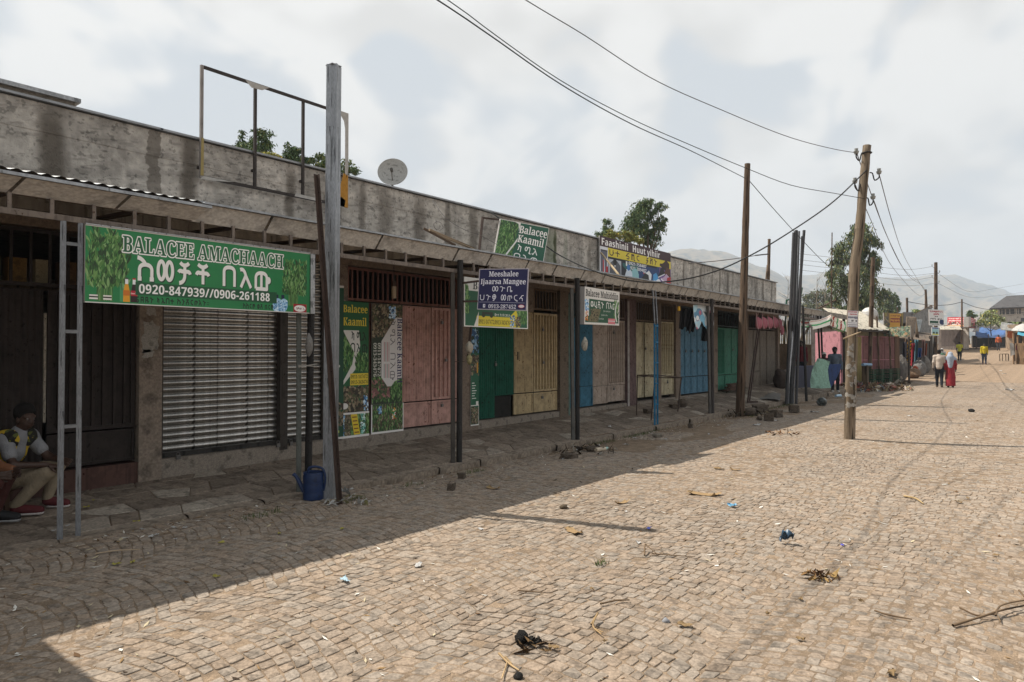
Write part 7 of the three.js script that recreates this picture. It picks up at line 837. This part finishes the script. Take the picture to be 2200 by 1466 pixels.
stand('woman in green dress and white headscarf facing down the street', 2024, 48, -E_ + 0.3, { h: 1.62, dress: fabric(lin(0.12, 0.27, 0.17)), scarf: fabric(lin(0.6, 0.58, 0.55)), hair: null, drape: 0.05, shoes: shoeB });
stand('person in yellow T-shirt walking away toward the corner shop', 2062, 61, E_, { h: 1.74, stride: 0.18, shirt: fabric(lin(0.62, 0.6, 0.06)), sleeve: 'short', trousers: blackT, shoes: mat(lin(0.4, 0.4, 0.4), 0.7), arms: 0.25 });
stand('person in golden yellow shirt and jeans walking toward the viewer', 2115, 56, -E_ + 0.15, { h: 1.74, stride: 0.12, shirt: fabric(lin(0.62, 0.47, 0.02)), trousers: fabric(lin(0.03, 0.045, 0.08)), shoes: mat(lin(0.06, 0.02, 0.015), 0.7), arms: 0.2 });
stand('person in orange shirt standing beside the blue tarpaulin stalls', 2146, 74, -E_, { h: 1.7, shirt: fabric(lin(0.6, 0.15, 0.06)), trousers: fabric(lin(0.1, 0.1, 0.11)), shoes: shoeB });
stand('young man in grey blue sweater standing behind the blue half round board', 1794, 26.4, -1.25, { h: 1.72, y: 0.06, shirt: fabric(lin(0.12, 0.15, 0.19)), trousers: blackT, shoes: mat(lin(0.4, 0.38, 0.36), 0.7), look: 0.25, bigHair: true, arms: 0.1 });
stand('person in dark red top standing behind the blue draped table', 1721, 27.2, -1.2, { h: 1.66, y: walkY(27, -8), shirt: fabric(lin(0.14, 0.02, 0.025)), trousers: blackT, shoes: shoeB });
stand('person in white cap and dark vest behind the mint green board', 1771, 27.4, -1.1, { h: 1.6, y: 0.0, shirt: fabric(lin(0.08, 0.03, 0.035)), trousers: blackT, shoes: shoeB, hair: mat(lin(0.6, 0.58, 0.55), 0.85) });

// ------------------------------------------------------------------ small things
{ // blue watering can
  const t = thing('watering_can', 'blue plastic watering can beside the steel column', 'watering can'), c = atY(673, 1074, 0.0), m = mat('#17325f', 0.45, 'grain', 2), y = streetY(c.x, c.z) - 0.005, prof = []; c.z += 0.0;
  const R_ = [[0.001, 0.0], [0.1, 0.0], [0.108, 0.012], [0.108, 0.07], [0.103, 0.078], [0.108, 0.086], [0.108, 0.16], [0.103, 0.168], [0.108, 0.176], [0.107, 0.235], [0.1, 0.25], [0.104, 0.262], [0.098, 0.268], [0.09, 0.255], [0.001, 0.25]]; part(t, 'body', new THREE.LatheGeometry(R_.map(([a, b]) => new THREE.Vector2(a * 1.06, b * 1.15)), 36).translate(c.x, y, c.z), m);
  const r = camRight, P = (a, b) => V3(c.x + r.x * a, y + b, c.z + r.z * a); part(t, 'spout', taper([P(-0.1, 0.09), P(-0.14, 0.16), P(-0.19, 0.25), P(-0.225, 0.285)], [0.03, 0.026, 0.02, 0.022], 12, 10), m); part(t, 'handle', tube([P(-0.06, 0.29), P(-0.05, 0.345), P(0.02, 0.365), P(0.1, 0.34), P(0.132, 0.26), P(0.125, 0.15), P(0.11, 0.1)], 0.014, 30, 8), m);
}
const crumple = (name, label, cat, p, w, h, m, o = {}) => { const s = o.seed ?? Math.round(p.x * 977 + p.z * 131), g = sheet((u, v) => { const a = (u - 0.5) * w, b = (v - 0.5) * w * (o.ratio ?? 0.6), e = 1 - 0.35 * hash(Math.floor(u * 4) + s, Math.floor(v * 3), 3) * (Math.abs(u - 0.5) > 0.4 || Math.abs(v - 0.5) > 0.4 ? 1 : 0), n = fbm(u * (o.f ?? 3.5) + s, v * 3 + s, 3, 0, 5); return V3(p.x + (a * Math.cos(s) - b * Math.sin(s)) * e, p.y + 0.006 + h * Math.pow(n, 1.5) * (o.curl ? Math.pow(Math.abs(u - 0.5) * 2, 2) * 1.5 + 0.1 : 1), p.z + (a * Math.sin(s) + b * Math.cos(s)) * e); }, 9, 7, 1, 1); return solo(name, g, m, label, cat, o.group); };
const onSt = (px, py) => { const p = atY(px, py); p.y = p.z < -6.72 ? walkY(p.x, p.z) + 0.004 : streetY(p.x, p.z); return p; };
const paper = mat('#c9c6c2', 0.85, 'grain', 4), cardboard = mat('#a98c66', 0.9, 'grain', 3), bluePl = mat('#5f9fc4', 0.4, 'grain', 3), yleaf = mat('#b0a552', 0.8, 'grain', 3), dry = mat(lin(0.3, 0.2, 0.1), 0.9, 'grain', 3), black = mat(lin(0.02, 0.018, 0.016), 0.8, 'grain', 3);
for (const [px, py, w] of [[898, 1220, 0.09], [1372, 1167, 0.07], [1032, 1140, 0.08], [305, 1140, 0.06], [372, 1137, 0.07], [397, 1137, 0.05], [325, 1157, 0.07], [337, 1152, 0.04], [145, 1145, 0.06], [376, 1162, 0.04], [755, 1050, 0.08], [785, 1076, 0.06], [795, 1080, 0.05], [765, 1070, 0.04], [1310, 930, 0.13], [1365, 938, 0.11], [1415, 936, 0.1], [1400, 928, 0.08], [1550, 942, 0.12], [1523, 935, 0.08], [1345, 955, 0.12], [1545, 915, 0.1], [1625, 915, 0.18], [1668, 905, 0.12], [1750, 887, 0.25], [1345, 1100, 0.05], [1700, 925, 0.1], [115, 1155, 0.05], [1240, 962, 0.1], [1285, 952, 0.1], [1208, 985, 0.08], [1178, 1010, 0.05], [2150, 806, 0.3], [2170, 840, 0.4], [2158, 810, 0.3], [1955, 895, 0.12], [1430, 945, 0.08], [890, 1030, 0.05], [905, 1045, 0.04]]) crumple('paper_scrap', 'small white scrap of paper lying on the ground', 'litter', onSt(px, py), w, w * 0.35, paper, { group: 'white paper scraps on the ground' });
crumple('paper_wrapper', 'pale blue and white wrapper lying on the sunlit cobbles', 'litter', onSt(740, 1254), 0.12, 0.04, mat('#b5cfdc', 0.6, 'grain', 4), { ratio: 0.35 }); crumple('plastic_scrap', 'sky blue plastic scrap on the cobbles beside the flat cardboard', 'litter', onSt(1573, 1089), 0.12, 0.06, bluePl); crumple('plastic_bag', 'crumpled dark blue plastic bag standing on the sunlit cobbles', 'litter', onSt(1690, 1168), 0.13, 0.18, mat('#3a5a74', 0.4, 'grain', 3)); crumple('plastic_scrap', 'tiny violet plastic scrap beside the crumpled blue bag', 'litter', onSt(1810, 1173), 0.04, 0.02, mat('#4a4aa8', 0.5)); crumple('plastic_scrap', 'tiny blue scrap at the tip of the column shadow', 'litter', onSt(1395, 1137), 0.06, 0.03, mat('#5a64b8', 0.5));
for (const [px, py, w, r, l] of [[1060, 1050, 0.2, 0.4, 'curled cardboard strip lying in the shade of the shop row'], [1335, 1081, 0.2, 0.35, 'curled cardboard piece on the sunlit cobbles'], [1512, 1063, 0.38, 0.5, 'large flat cardboard piece on the sunlit cobbles'], [1580, 1010, 0.16, 0.5, 'pale cardboard scrap near the shadow edge'], [1232, 1143, 0.28, 0.4, 'sand coloured flattened sack beside the column shadow']]) crumple('cardboard', l, 'cardboard', onSt(px, py), w, 0.035, cardboard, { ratio: r, curl: w < 0.4 });
for (const [px, py] of [[285, 1212], [250, 1217], [465, 1243], [475, 1170], [292, 1132], [1050, 1047], [200, 1100], [185, 1112], [600, 1150], [735, 1140]]) crumple('leaf_scrap', 'yellow green leaf scrap lying in the shade of the shop row', 'leaf', onSt(px, py), 0.07, 0.025, yleaf, { group: 'yellow green leaf scraps', ratio: 0.4 });
for (const [px, py, w] of [[1470, 1343, 0.14], [1720, 1290, 0.08], [1915, 1450, 0.12], [1720, 1376, 0.08], [2060, 915, 0.12], [1925, 1010, 0.1], [2060, 1080, 0.12], [1850, 1295, 0.06], [2140, 1195, 0.08], [1190, 1395, 0.1], [1545, 1008, 0.25], [1272, 1268, 0.07], [1580, 850, 0.2], [2100, 905, 0.12], [2080, 1072, 0.08], [1650, 1320, 0.05], [1300, 1380, 0.06]]) crumple('dry_leaf', 'dry brown leaf lying on the sunlit cobbles', 'leaf', onSt(px, py), w * 0.7, 0.03, dry, { group: 'dry brown leaves on the cobbles', ratio: 0.5 });
const stick = (label, pts, r, m = mat(lin(0.16, 0.11, 0.07), 0.9, 'wood')) => { const t = thing('branch', label, 'branch'); pts.forEach((l, i) => part(t, i ? 'twig' : 'stem', taper(l.map(([x, y, h = 0.015]) => { const p = onSt(x, y); p.y += h; return p; }), l.map((_, k) => r * (1 - 0.5 * k / l.length) * (i ? 0.7 : 1)), 12, 6, 0.3), m)); };
stick('long forked dry branch lying on the cobbles', [[[2048, 1348], [2110, 1334, 0.03], [2160, 1322, 0.04], [2230, 1305, 0.03]], [[2062, 1318, 0.04], [2100, 1328, 0.02], [2140, 1330, 0.03], [2150, 1340]], [[2140, 1332, 0.03], [2150, 1318, 0.05], [2230, 1300, 0.05]], [[2190, 1280, 0.04], [2205, 1292, 0.02]]], 0.009); stick('V-shaped dry twig standing on the cobbles', [[[1385, 1196], [1387, 1184, 0.06], [1392, 1186, 0.05], [1410, 1192]], [[1400, 1192], [1440, 1196], [1494, 1199]]], 0.007); stick('short dry twig lying beside the grass tuft', [[[1290, 1300], [1325, 1294, 0.02], [1352, 1291]]], 0.007); stick('pale thin stick lying on the cobbles', [[[1943, 1068], [1965, 1073, 0.02], [1984, 1084]]], 0.012, mat(lin(0.46, 0.34, 0.18), 0.9, 'wood')); stick('thin curved twig lying on the sunny cobbles', [[[1880, 1316], [1905, 1326, 0.02], [1960, 1335]]], 0.007); stick('dry broken stem at the front of the street', [[[1072, 1415, 0.03], [1090, 1428], [1115, 1446]], [[1090, 1428], [1078, 1464]], [[1085, 1422, 0.03], [1100, 1432]]], 0.007, mat(lin(0.42, 0.3, 0.17), 0.9, 'wood')); stick('bent straw coloured stem lying on the cobbles', [[[1270, 1345], [1285, 1332, 0.05], [1274, 1350, 0.02], [1292, 1366]], [[1278, 1352, 0.01], [1296, 1362]]], 0.006, mat(lin(0.4, 0.28, 0.15), 0.9, 'wood')); stick('thin stick lying in the shade by the kerb', [[[205, 1195], [250, 1190, 0.02], [300, 1186]]], 0.006, mat(lin(0.4, 0.3, 0.2), 0.9)); stick('dry twig beside the blue wrapper end', [[[1112, 1273], [1140, 1275, 0.015], [1164, 1276]]], 0.006);
const heap = (name, label, cat, px, py, w, n, hues, seed) => { const R = rng(seed), c = onSt(px, py), t = thing(name, label, cat), by = hues.map(() => []); for (let i = 0; i < n; i++) { const a = R() * 6.28, r = Math.sqrt(R()) * w / 2, x = c.x + Math.cos(a) * r, z = c.z + Math.sin(a) * r, y = streetY(x, z) + R() * w * 0.16 * (1 - r / w * 1.6), s = (0.012 + R() * 0.03) * (w > 2 ? 3.2 : w > 0.8 ? 1.6 : 1), d = V3(R() - 0.5, (R() - 0.5) * 0.7, R() - 0.5).normalize().multiplyScalar(s * 1.8), e = V3(R() - 0.5, (R() - 0.5) * 0.5, R() - 0.5).normalize().multiplyScalar(s * 0.5), p = V3(x, y + 0.01, z); by[i % hues.length].push(p.clone().sub(d), p.clone().add(e), p.clone().add(d), p.clone().sub(d), p.clone().add(d), p.clone().sub(e)); } by.forEach((l, i) => (part(t, 'scraps', tri(l), mat(hues[i], 0.9, 'grain', 3)).userData.kind = 'stuff')); };
heap('leaf_litter', 'small heap of dry leaves and husks on the sunlit cobbles', 'debris', 1766, 1242, 0.24, 46, ['#6b4a2a', '#8a6a44', '#4a3220', '#a88a5a'], 91); heap('leaf_litter', 'brown litter and orange peel at the shadow edge below the kerb pole', 'debris', 1680, 934, 0.7, 60, ['#6b4a2a', '#a8703c', '#3a2c20', '#b58a58'], 92); heap('leaf_litter', 'loose dark litter around the black clump on the cobbles', 'debris', 1150, 1395, 0.22, 22, ['#5a4630', '#7a6040', '#3a2a1c'], 93); heap('leaf_litter', 'scattered litter around the foot of the angle iron', 'debris', 745, 1082, 0.5, 60, ['#a5a29c', '#6a6448', '#77704a', '#d0cdc8'], 95); heap('trash_heap', 'long heap of paper and rag trash before the pink house', 'debris', 1835, 838, 3.0, 420, ['#b8a888', '#8a7458', '#d0c8b8', '#6a5238', '#a85a48', '#7a8a98', '#4a3a2c'], 96); heap('trash_heap', 'second patch of trash beside the bent utility pole', 'debris', 1895, 838, 2.4, 240, ['#b8a888', '#8a7458', '#c8b8a8', '#6a5238', '#a86a5a'], 97); heap('trash_heap', 'litter strewn under the green crates', 'debris', 1905, 824, 2.2, 140, ['#b8b0a0', '#8a7458', '#6a5a48'], 98); heap('trash_heap', 'rubbish strewn along the kerb below the blue post', 'debris', 1260, 968, 1.1, 70, ['#4a3c30', '#6a5a48', '#8a8478', '#3a3028'], 99); heap('rubble_heap', 'rubble and litter strewn before the right-hand stall', 'debris', 2185, 774, 6, 260, ['#8a7a68', '#5a4a3c', '#a89a88', '#3c3028'], 100); heap('leaf_litter', 'leaf litter strewn at the foot of the straight kerb pole', 'debris', 1600, 890, 1.6, 160, ['#4a4030', '#5a5a38', '#7a6a52', '#3a3028'], 101);
const rock = (name, label, px, py, w, h, m, o = {}) => { const p = onSt(px, py), g = new THREE.IcosahedronGeometry(0.5, 2), a = g.attributes.position, s = px * 3 + py; for (let i = 0; i < a.count; i++) { let x = a.getX(i), y = a.getY(i), z = a.getZ(i); const bx = o.block ? 0.62 / Math.max(Math.abs(x), Math.abs(y), Math.abs(z)) * 0.5 : 0.5, q = o.block ? bx * 1.15 : 1, n = 1 + 0.35 * (vnoise(x * 3 + s, y * 3 + z * 2.3 + s, 0, 7) - 0.5); a.setXYZ(i, x * q * w * n, (y * q + 0.42) * h * n, z * q * w * 0.8 * n); } g.computeVertexNormals(); return solo(name, muv(g.rotateY(s).translate(p.x, p.y - 0.01, p.z)), m, label, o.cat ?? 'stone', o.group); };
const basalt = bumped(mat(lin(0.15, 0.12, 0.095), 0.92, 'stone', 3), 'rough', 3, 0.01);
rock('stone_block', 'squared brown stone block below the straight kerb pole', 1652, 905, 0.3, 0.26, basalt, { block: 1 }); rock('stone_block', 'rough stone block behind the squared brown block', 1668, 897, 0.34, 0.24, basalt, { block: 1 }); rock('stone_block', 'flat mossy stone slab at the kerb beside the straight pole', 1634, 884, 0.5, 0.3, basalt, { block: 1 }); rock('stone_block', 'brown stone block before the pipe bundle', 1706, 886, 0.4, 0.26, basalt, { block: 1 }); rock('stone_block', 'small dark stone block lying in the street shade', 1484, 917, 0.14, 0.13, basalt, { block: 1 }); rock('stone_block', 'rock weighing down the foot of the pipe frame', 1467, 892, 0.26, 0.24, basalt); rock('stone_block', 'dark stone slab under the foot of the pipe frame', 1448, 894, 0.34, 0.12, basalt, { block: 1 }); rock('stone_block', 'dark broken stone at the foot of the blue post', 1392, 905, 0.26, 0.14, basalt, { block: 1 }); rock('stone_block', 'brown brick-like stone in the shade before the dark double post', 970, 1052, 0.13, 0.11, basalt, { block: 1 }); rock('stone_block', 'broken stone beside the foot of the dark double post', 992, 1022, 0.13, 0.1, basalt, { block: 1 }); rock('stone_slab', 'tilted grey stone slab lying by the kerb', 1222, 982, 0.34, 0.12, basalt, { block: 1 }); rock('stone_block', 'rubble lump behind the tilted grey slab', 1275, 965, 0.26, 0.12, basalt); rock('stone_block', 'pale round stone in the grass by the kerb', 1412, 937, 0.2, 0.1, bumped(mat(lin(0.28, 0.25, 0.21), 0.92, 'stone', 3), 'rough', 3, 0.01)); rock('stone_block', 'small stone beside the squared brown block', 1632, 903, 0.16, 0.12, basalt); rock('pebble', 'smooth grey pebble on the sunlit cobbles', 1431, 1333, 0.05, 0.035, mat(lin(0.22, 0.22, 0.23), 0.8)); rock('stone_block', 'rubble pile against the straight kerb pole', 1612, 890, 0.42, 0.26, basalt); rock('stone_block', 'stones at the edge of the trash heap', 1800, 826, 0.5, 0.4, basalt); rock('stone_block', 'dark stone in front of the right-hand stall', 2166, 768, 0.6, 0.35, basalt); rock('stone_block', 'pale rubble piece before the right-hand stall', 2178, 772, 0.7, 0.3, mat(lin(0.3, 0.26, 0.22), 0.9, 'stone', 2)); rock('stone_block', 'low stone beside the wooden bench', 2148, 764, 0.4, 0.2, basalt); rock('stone_block', 'white stones lying in the far street', 2100, 763, 0.7, 0.25, mat(lin(0.5, 0.47, 0.42), 0.9, 'stone', 2));
rock('sack', 'dark brown full sack standing at the end of the walk', 1678, 853, 0.6, 0.75, fabric(lin(0.07, 0.05, 0.04)), { cat: 'sack' }); rock('sack', 'pinkish white sack leaning on the dark brown sack', 1687, 852, 0.3, 0.7, fabric(lin(0.4, 0.32, 0.28)), { cat: 'sack' }); rock('plastic_bag', 'black knotted plastic bag lying in the street shade', 1766, 872, 0.36, 0.3, mat(lin(0.02, 0.025, 0.022), 0.35), { cat: 'bag' }); rock('black_clump', 'black charred clump lying on the sunlit cobbles', 1120, 1378, 0.095, 0.075, bumped(black, 'rough', 5, 0.02), { cat: 'debris' }); rock('black_clump', 'small black lump at the front of the street', 1113, 1456, 0.06, 0.04, black, { cat: 'debris' }); rock('black_clump', 'small black lump on the far sunlit street', 2088, 886, 0.2, 0.12, black, { cat: 'debris' }); rock('black_clump', 'dark lump beside the curled cardboard', 1212, 1092, 0.1, 0.05, mat(lin(0.08, 0.06, 0.04), 0.9), { cat: 'debris' });
for (let i = 0; i < 6; i++) { const t = crumple('black_strip', 'black rag strip trailing from the charred clump', 'debris', onSt(1140 + (i % 3) * 9, 1383 + Math.floor(i / 3) * 7 - (i % 2) * 5), 0.09, 0.05, black, { ratio: 0.25, group: 'black rag strips', seed: i * 7 + 1 }); }
// clear plastic bag lump at the column foot, bottle, planks
crumple('plastic_bag', 'crumpled clear plastic bag at the foot of the steel column', 'litter', onSt(712, 1066), 0.2, 0.22, mat('#b9bab8', 0.3, 'grain', 4)); crumple('plastic_bag', 'second crumpled plastic scrap beside the angle iron foot', 'litter', onSt(740, 1066), 0.14, 0.16, mat('#a9aaa6', 0.3, 'grain', 4));
{ const t = thing('plastic_bottle', 'clear blue plastic bottle lying in the trash heap', 'bottle'), p = onSt(1796, 851), m = mat('#a9c4d6', 0.25); part(t, 'body', rod(p.clone().add(V3(0, 0.05, 0)), p.clone().add(V3(0.28, 0.05, 0.1)), 0.05, 0.05, 12), m); part(t, 'neck', rod(p.clone().add(V3(0.28, 0.05, 0.1)), p.clone().add(V3(0.34, 0.05, 0.12)), 0.045, 0.018, 10), m); }
{ const t = thing('plastic_bottle', 'flattened pale bottle lying by the kerb', 'bottle'), p = onSt(1280, 968), m = mat('#c9b8a0', 0.5); part(t, 'body', rod(p.clone().add(V3(0, 0.035, 0)), p.clone().add(V3(0.2, 0.035, 0.06)), 0.035, 0.035, 12), m); part(t, 'neck', rod(p.clone().add(V3(0.2, 0.035, 0.06)), p.clone().add(V3(0.26, 0.05, 0.08)), 0.033, 0.014, 10), mat('#9fc0b4', 0.5)); }
for (let i = 0; i < 5; i++) solo('plank', bar(V3(20.9 + i * 0.05, wallY(21) + 0.04 + i * 0.045, -8.05 + (i % 2) * 0.06), V3(22.0 + (i % 3) * 0.1, wallY(21) + 0.05 + i * 0.045, -8.0 - (i % 2) * 0.1), 0.14, 0.035), mat(lin(0.13, 0.08, 0.06), 0.9, 'wood'), 'reddish brown plank stacked against the sea green door', 'plank', 'planks stacked by the sea green door');
cloth('floor_sheet', 'grey plastic sheet spread on the walk beside the dark sack', 'sheet', [atY(1632, 858, 0.17), atY(1676, 860, 0.14), atY(1678, 846, 0.22), atY(1645, 848, 0.22)], mat(lin(0.24, 0.22, 0.2), 0.7, 'cloth', 1), -0.05, 0.006, 23);
// things hung from the posts and the beam
const bag = (label, p, w, h, m) => { const g = new THREE.IcosahedronGeometry(0.5, 3), a = g.attributes.position; for (let i = 0; i < a.count; i++) { const x = a.getX(i), y = a.getY(i), z = a.getZ(i), n = 1 + 0.4 * (fbm(x * 3 + p.x * 9, y * 3 + z * 2, 3, 0, 4) - 0.5), k = y > 0.2 ? 1 - (y - 0.2) * 1.7 : 1; a.setXYZ(i, x * w * n * k, y * h * n, z * w * 0.8 * n * k); } g.computeVertexNormals(); solo('hanging_bag', muv(g.translate(p.x, p.y, p.z)), m, label, 'bag'); };
bag('crumpled grey plastic bag tied to the flat post', V3(4.72, 1.72, -6.74), 0.09, 0.28, mat('#8a8680', 0.5, 'grain', 3)); bag('white bag with yellow bottom tied to the dark double post', V3(7.46, 1.7, -6.72), 0.13, 0.2, mat('#b3aa98', 0.6, 'grain', 3)); bag('yellowish cloth bundle below the white bag', V3(7.46, 1.53, -6.72), 0.1, 0.16, mat('#a39a70', 0.7, 'grain', 3)); bag('white cloth bag tied to the post below the sign box', V3(10.58, 1.78, -6.7), 0.14, 0.26, mat('#bdb6a8', 0.7, 'grain', 3));
for (const [x, z, l] of [[7.05, -7.9, 'bare glass lamp hanging before the pink grille'], [8.75, -7.6, 'bare lamp in a pale holder hanging beside the dark double post'], [11.9, -7.4, 'amber glass lamp hanging under the awning by the blue door']]) { const t = thing('hanging_lamp', l, 'lamp'), top = lerp(3.0, 3.06, (-z - 6.92) / 1.38); part(t, 'cord', rod(V3(x, 2.72, z), V3(x, top, z), 0.006, 0.006, 5), darkSteel); part(t, 'holder', rod(V3(x, 2.64, z), V3(x, 2.72, z), 0.035, 0.025, 10), mat('#4a3a2e', 0.6)); part(t, 'glass', rod(V3(x, 2.46, z), V3(x, 2.64, z), 0.035, 0.04, 12), mat('#a08a6c', 0.3)); }
for (let i = 0; i < 5; i++) { // pink garments on the line
  const p = atZ(1627 + i * 12, 679 + (i > 3 ? 4 : 0), 6.95), t = thing('hanging_garment', ['pink patterned garment hung first beside the pipes on the beam line', 'pink patterned garment hung second on the beam line', 'pink patterned garment hung in the middle of the beam line', 'pink patterned garment hung next to the drooping one', 'pink patterned garment drooping at the end of the beam line by the green frame'][i], 'garment'), m = mat('#b8707c', 0.85, 'cloth', 3), w = mat('#cfa9a8', 0.85, 'cloth', 3);
  const cup = (dx, dy, s) => { const g = new THREE.SphereGeometry(0.16 * s, 14, 10, 0, 6.3, 0, 1.6); return g.rotateX(Math.PI / 2).scale(1, 1.35, 0.6).translate(p.x + dx, p.y - 0.2 + dy, p.z); }; part(t, 'cup', cup(0, 0, 0.85), m); part(t, 'cup', cup(0.2, i > 3 ? -0.2 : -0.02, 0.8), m); part(t, 'trim', [tube([V3(p.x - 0.12, p.y + 0.1, p.z + 0.02), V3(p.x - 0.15, p.y - 0.15, p.z + 0.03), V3(p.x, p.y - 0.4, p.z + 0.03), V3(p.x + 0.14, p.y - 0.2, p.z + 0.03)], 0.012, 14, 5)], w); part(t, 'strap', rod(V3(p.x, p.y, p.z), V3(p.x, 2.83, p.z + 0.07), 0.008, 0.008, 4), w);
}
{ const t = thing('torn_poster', 'torn white and blue poster hanging with black rags from the beam', 'poster'), R = rng(120), P = (px, py) => atZ(px, py, 6.92), pts = [[1489, 655], [1534, 657], [1534, 700], [1528, 676], [1520, 690], [1522, 698], [1526, 716], [1512, 700], [1508, 690], [1502, 706], [1497, 708], [1492, 690]].map(([x, y]) => P(x, y)), c = P(1510, 668), L = []; pts.forEach((p, i) => L.push(p, pts[(i + 1) % pts.length], c)); part(t, 'sheet', tri(L, L.flatMap((p) => [(p.x - pts[0].x) / 1.4, p.y - 2])), printed(canvas(256, 256, (g) => { g.fillStyle = '#c6cdd0'; g.fillRect(0, 0, 256, 256); blobs(g, R, 0, 256, 60, 256, 70, 26, ['#7fb6cf', '#a9cdda', '#dfe3e4', '#5a8aa8', '#b5687a']); }), 0.7));
  const rag = (x0, x1, y0, y1, s, D) => part(t, 'rag', sheet((u, v) => atZ(lerp(x0, x1, u) + (v - 0.5) * s, lerp(y1 - 10 * hash(Math.floor(u * 5), s), y0, v), D + 0.05 * Math.sin(u * 12)), 10, 5), mat(lin(0.018, 0.016, 0.016), 0.95, 'cloth', 2)); rag(1460, 1490, 664, 712, 3, 7.05); rag(1508, 1530, 690, 734, 5, 7.0); rag(1478, 1496, 668, 718, 9, 6.98); rag(1520, 1534, 672, 712, 2, 6.95); }
solo('hanging_bobbin', rod(atZ(1458.5, 668, 6.88), atZ(1458.5, 659, 6.88), 0.035, 0.03, 10), mat('#c99a2c', 0.6), 'small yellow bobbin hanging beside the torn poster', 'bobbin'); solo('bobbin_string', rod(atZ(1458.5, 659, 6.88), V3(atZ(1458.5, 659, 6.88).x, 2.81, -6.86), 0.004, 0.004, 4), wireG, 'string holding the yellow bobbin under the beam', 'string');
{ const t = thing('loose_timber', 'two weathered boards lying on the awning roof beside the green sign', 'boards'); part(t, 'board', bar(V3(6.95, 3.4, -7.05), V3(7.8, 3.22, -6.95), 0.06, 0.03), mat(lin(0.36, 0.28, 0.2), 0.9, 'wood')); part(t, 'board', bar(V3(6.9, 3.42, -7.1), V3(7.3, 3.2, -6.85), 0.03, 0.03), woodD); part(t, 'wire_loop', tube([0, 1, 2, 3, 4, 5, 6].map((i) => V3(7.2 + Math.cos(i) * 0.1, 3.5 + Math.sin(i) * 0.06, -7.1)), 0.004, 30, 4), wireG); }

// fine litter: straw, chaff and specks of paper too small and many to count
{
  const R = rng(140), hues = ['#8a6f4c', '#5d4630', '#b7a98c', '#cfcac0', '#3b2f24'], by = hues.map(() => []);
  const put = (x, z, s, i) => { const y = streetY(x, z) + 0.004, a = R() * 6.28, l = s * (0.5 + R()), w = l * (0.1 + R() * 0.35), p = V3(x, y, z), d = V3(Math.cos(a) * l, 0.004 + R() * 0.006, Math.sin(a) * l), e = V3(-Math.sin(a) * w, 0, Math.cos(a) * w); by[i].push(p.clone().sub(d).setY(y - 0.003), p.clone().add(e), p.clone().add(d), p.clone().sub(d).setY(y - 0.003), p.clone().add(d), p.clone().sub(e)); };
  for (let i = 0; i < 1500; i++) { const x = 0.8 + R() * R() * 34, z = -0.2 - R() * 6.3; if (fbm(x * 0.8, z * 0.8, 3, 0, 61) > 0.47) put(x, z, 0.012 + R() * 0.018 + x * 0.0008, Math.floor(R() * 5)); }
  for (let i = 0; i < 1500; i++) { const x = 2 + R() * 26, z = -6.66 + R() * R() * 1.1; put(x, z, 0.012 + R() * 0.022, Math.floor(R() * 5)); }
  const t = new THREE.Group(); t.name = 'fine_litter'; t.userData = { kind: 'stuff', label: 'fine straw and paper specks scattered over the street', category: 'litter' }; scene.add(t);
  by.forEach((l, i) => { part(t, 'specks', tri(l), mat(hues[i], 0.9)).userData.kind = 'stuff'; });
}

// ------------------------------------------------------------------ put every thing's origin at its own base
scene.updateMatrixWorld(true);
for (const o of [...scene.children]) {
  if (!o.userData.label || o.userData.placed || o.position.lengthSq() > 0) continue;
  const b = new THREE.Box3().setFromObject(o), c = V3((b.min.x + b.max.x) / 2, b.min.y, (b.min.z + b.max.z) / 2);
  if (o.isMesh) o.geometry = o.geometry.clone().translate(-c.x, -c.y, -c.z); else for (const k of o.children) k.position.sub(c);
  o.position.copy(c);
}
renderer.render(scene, camera);
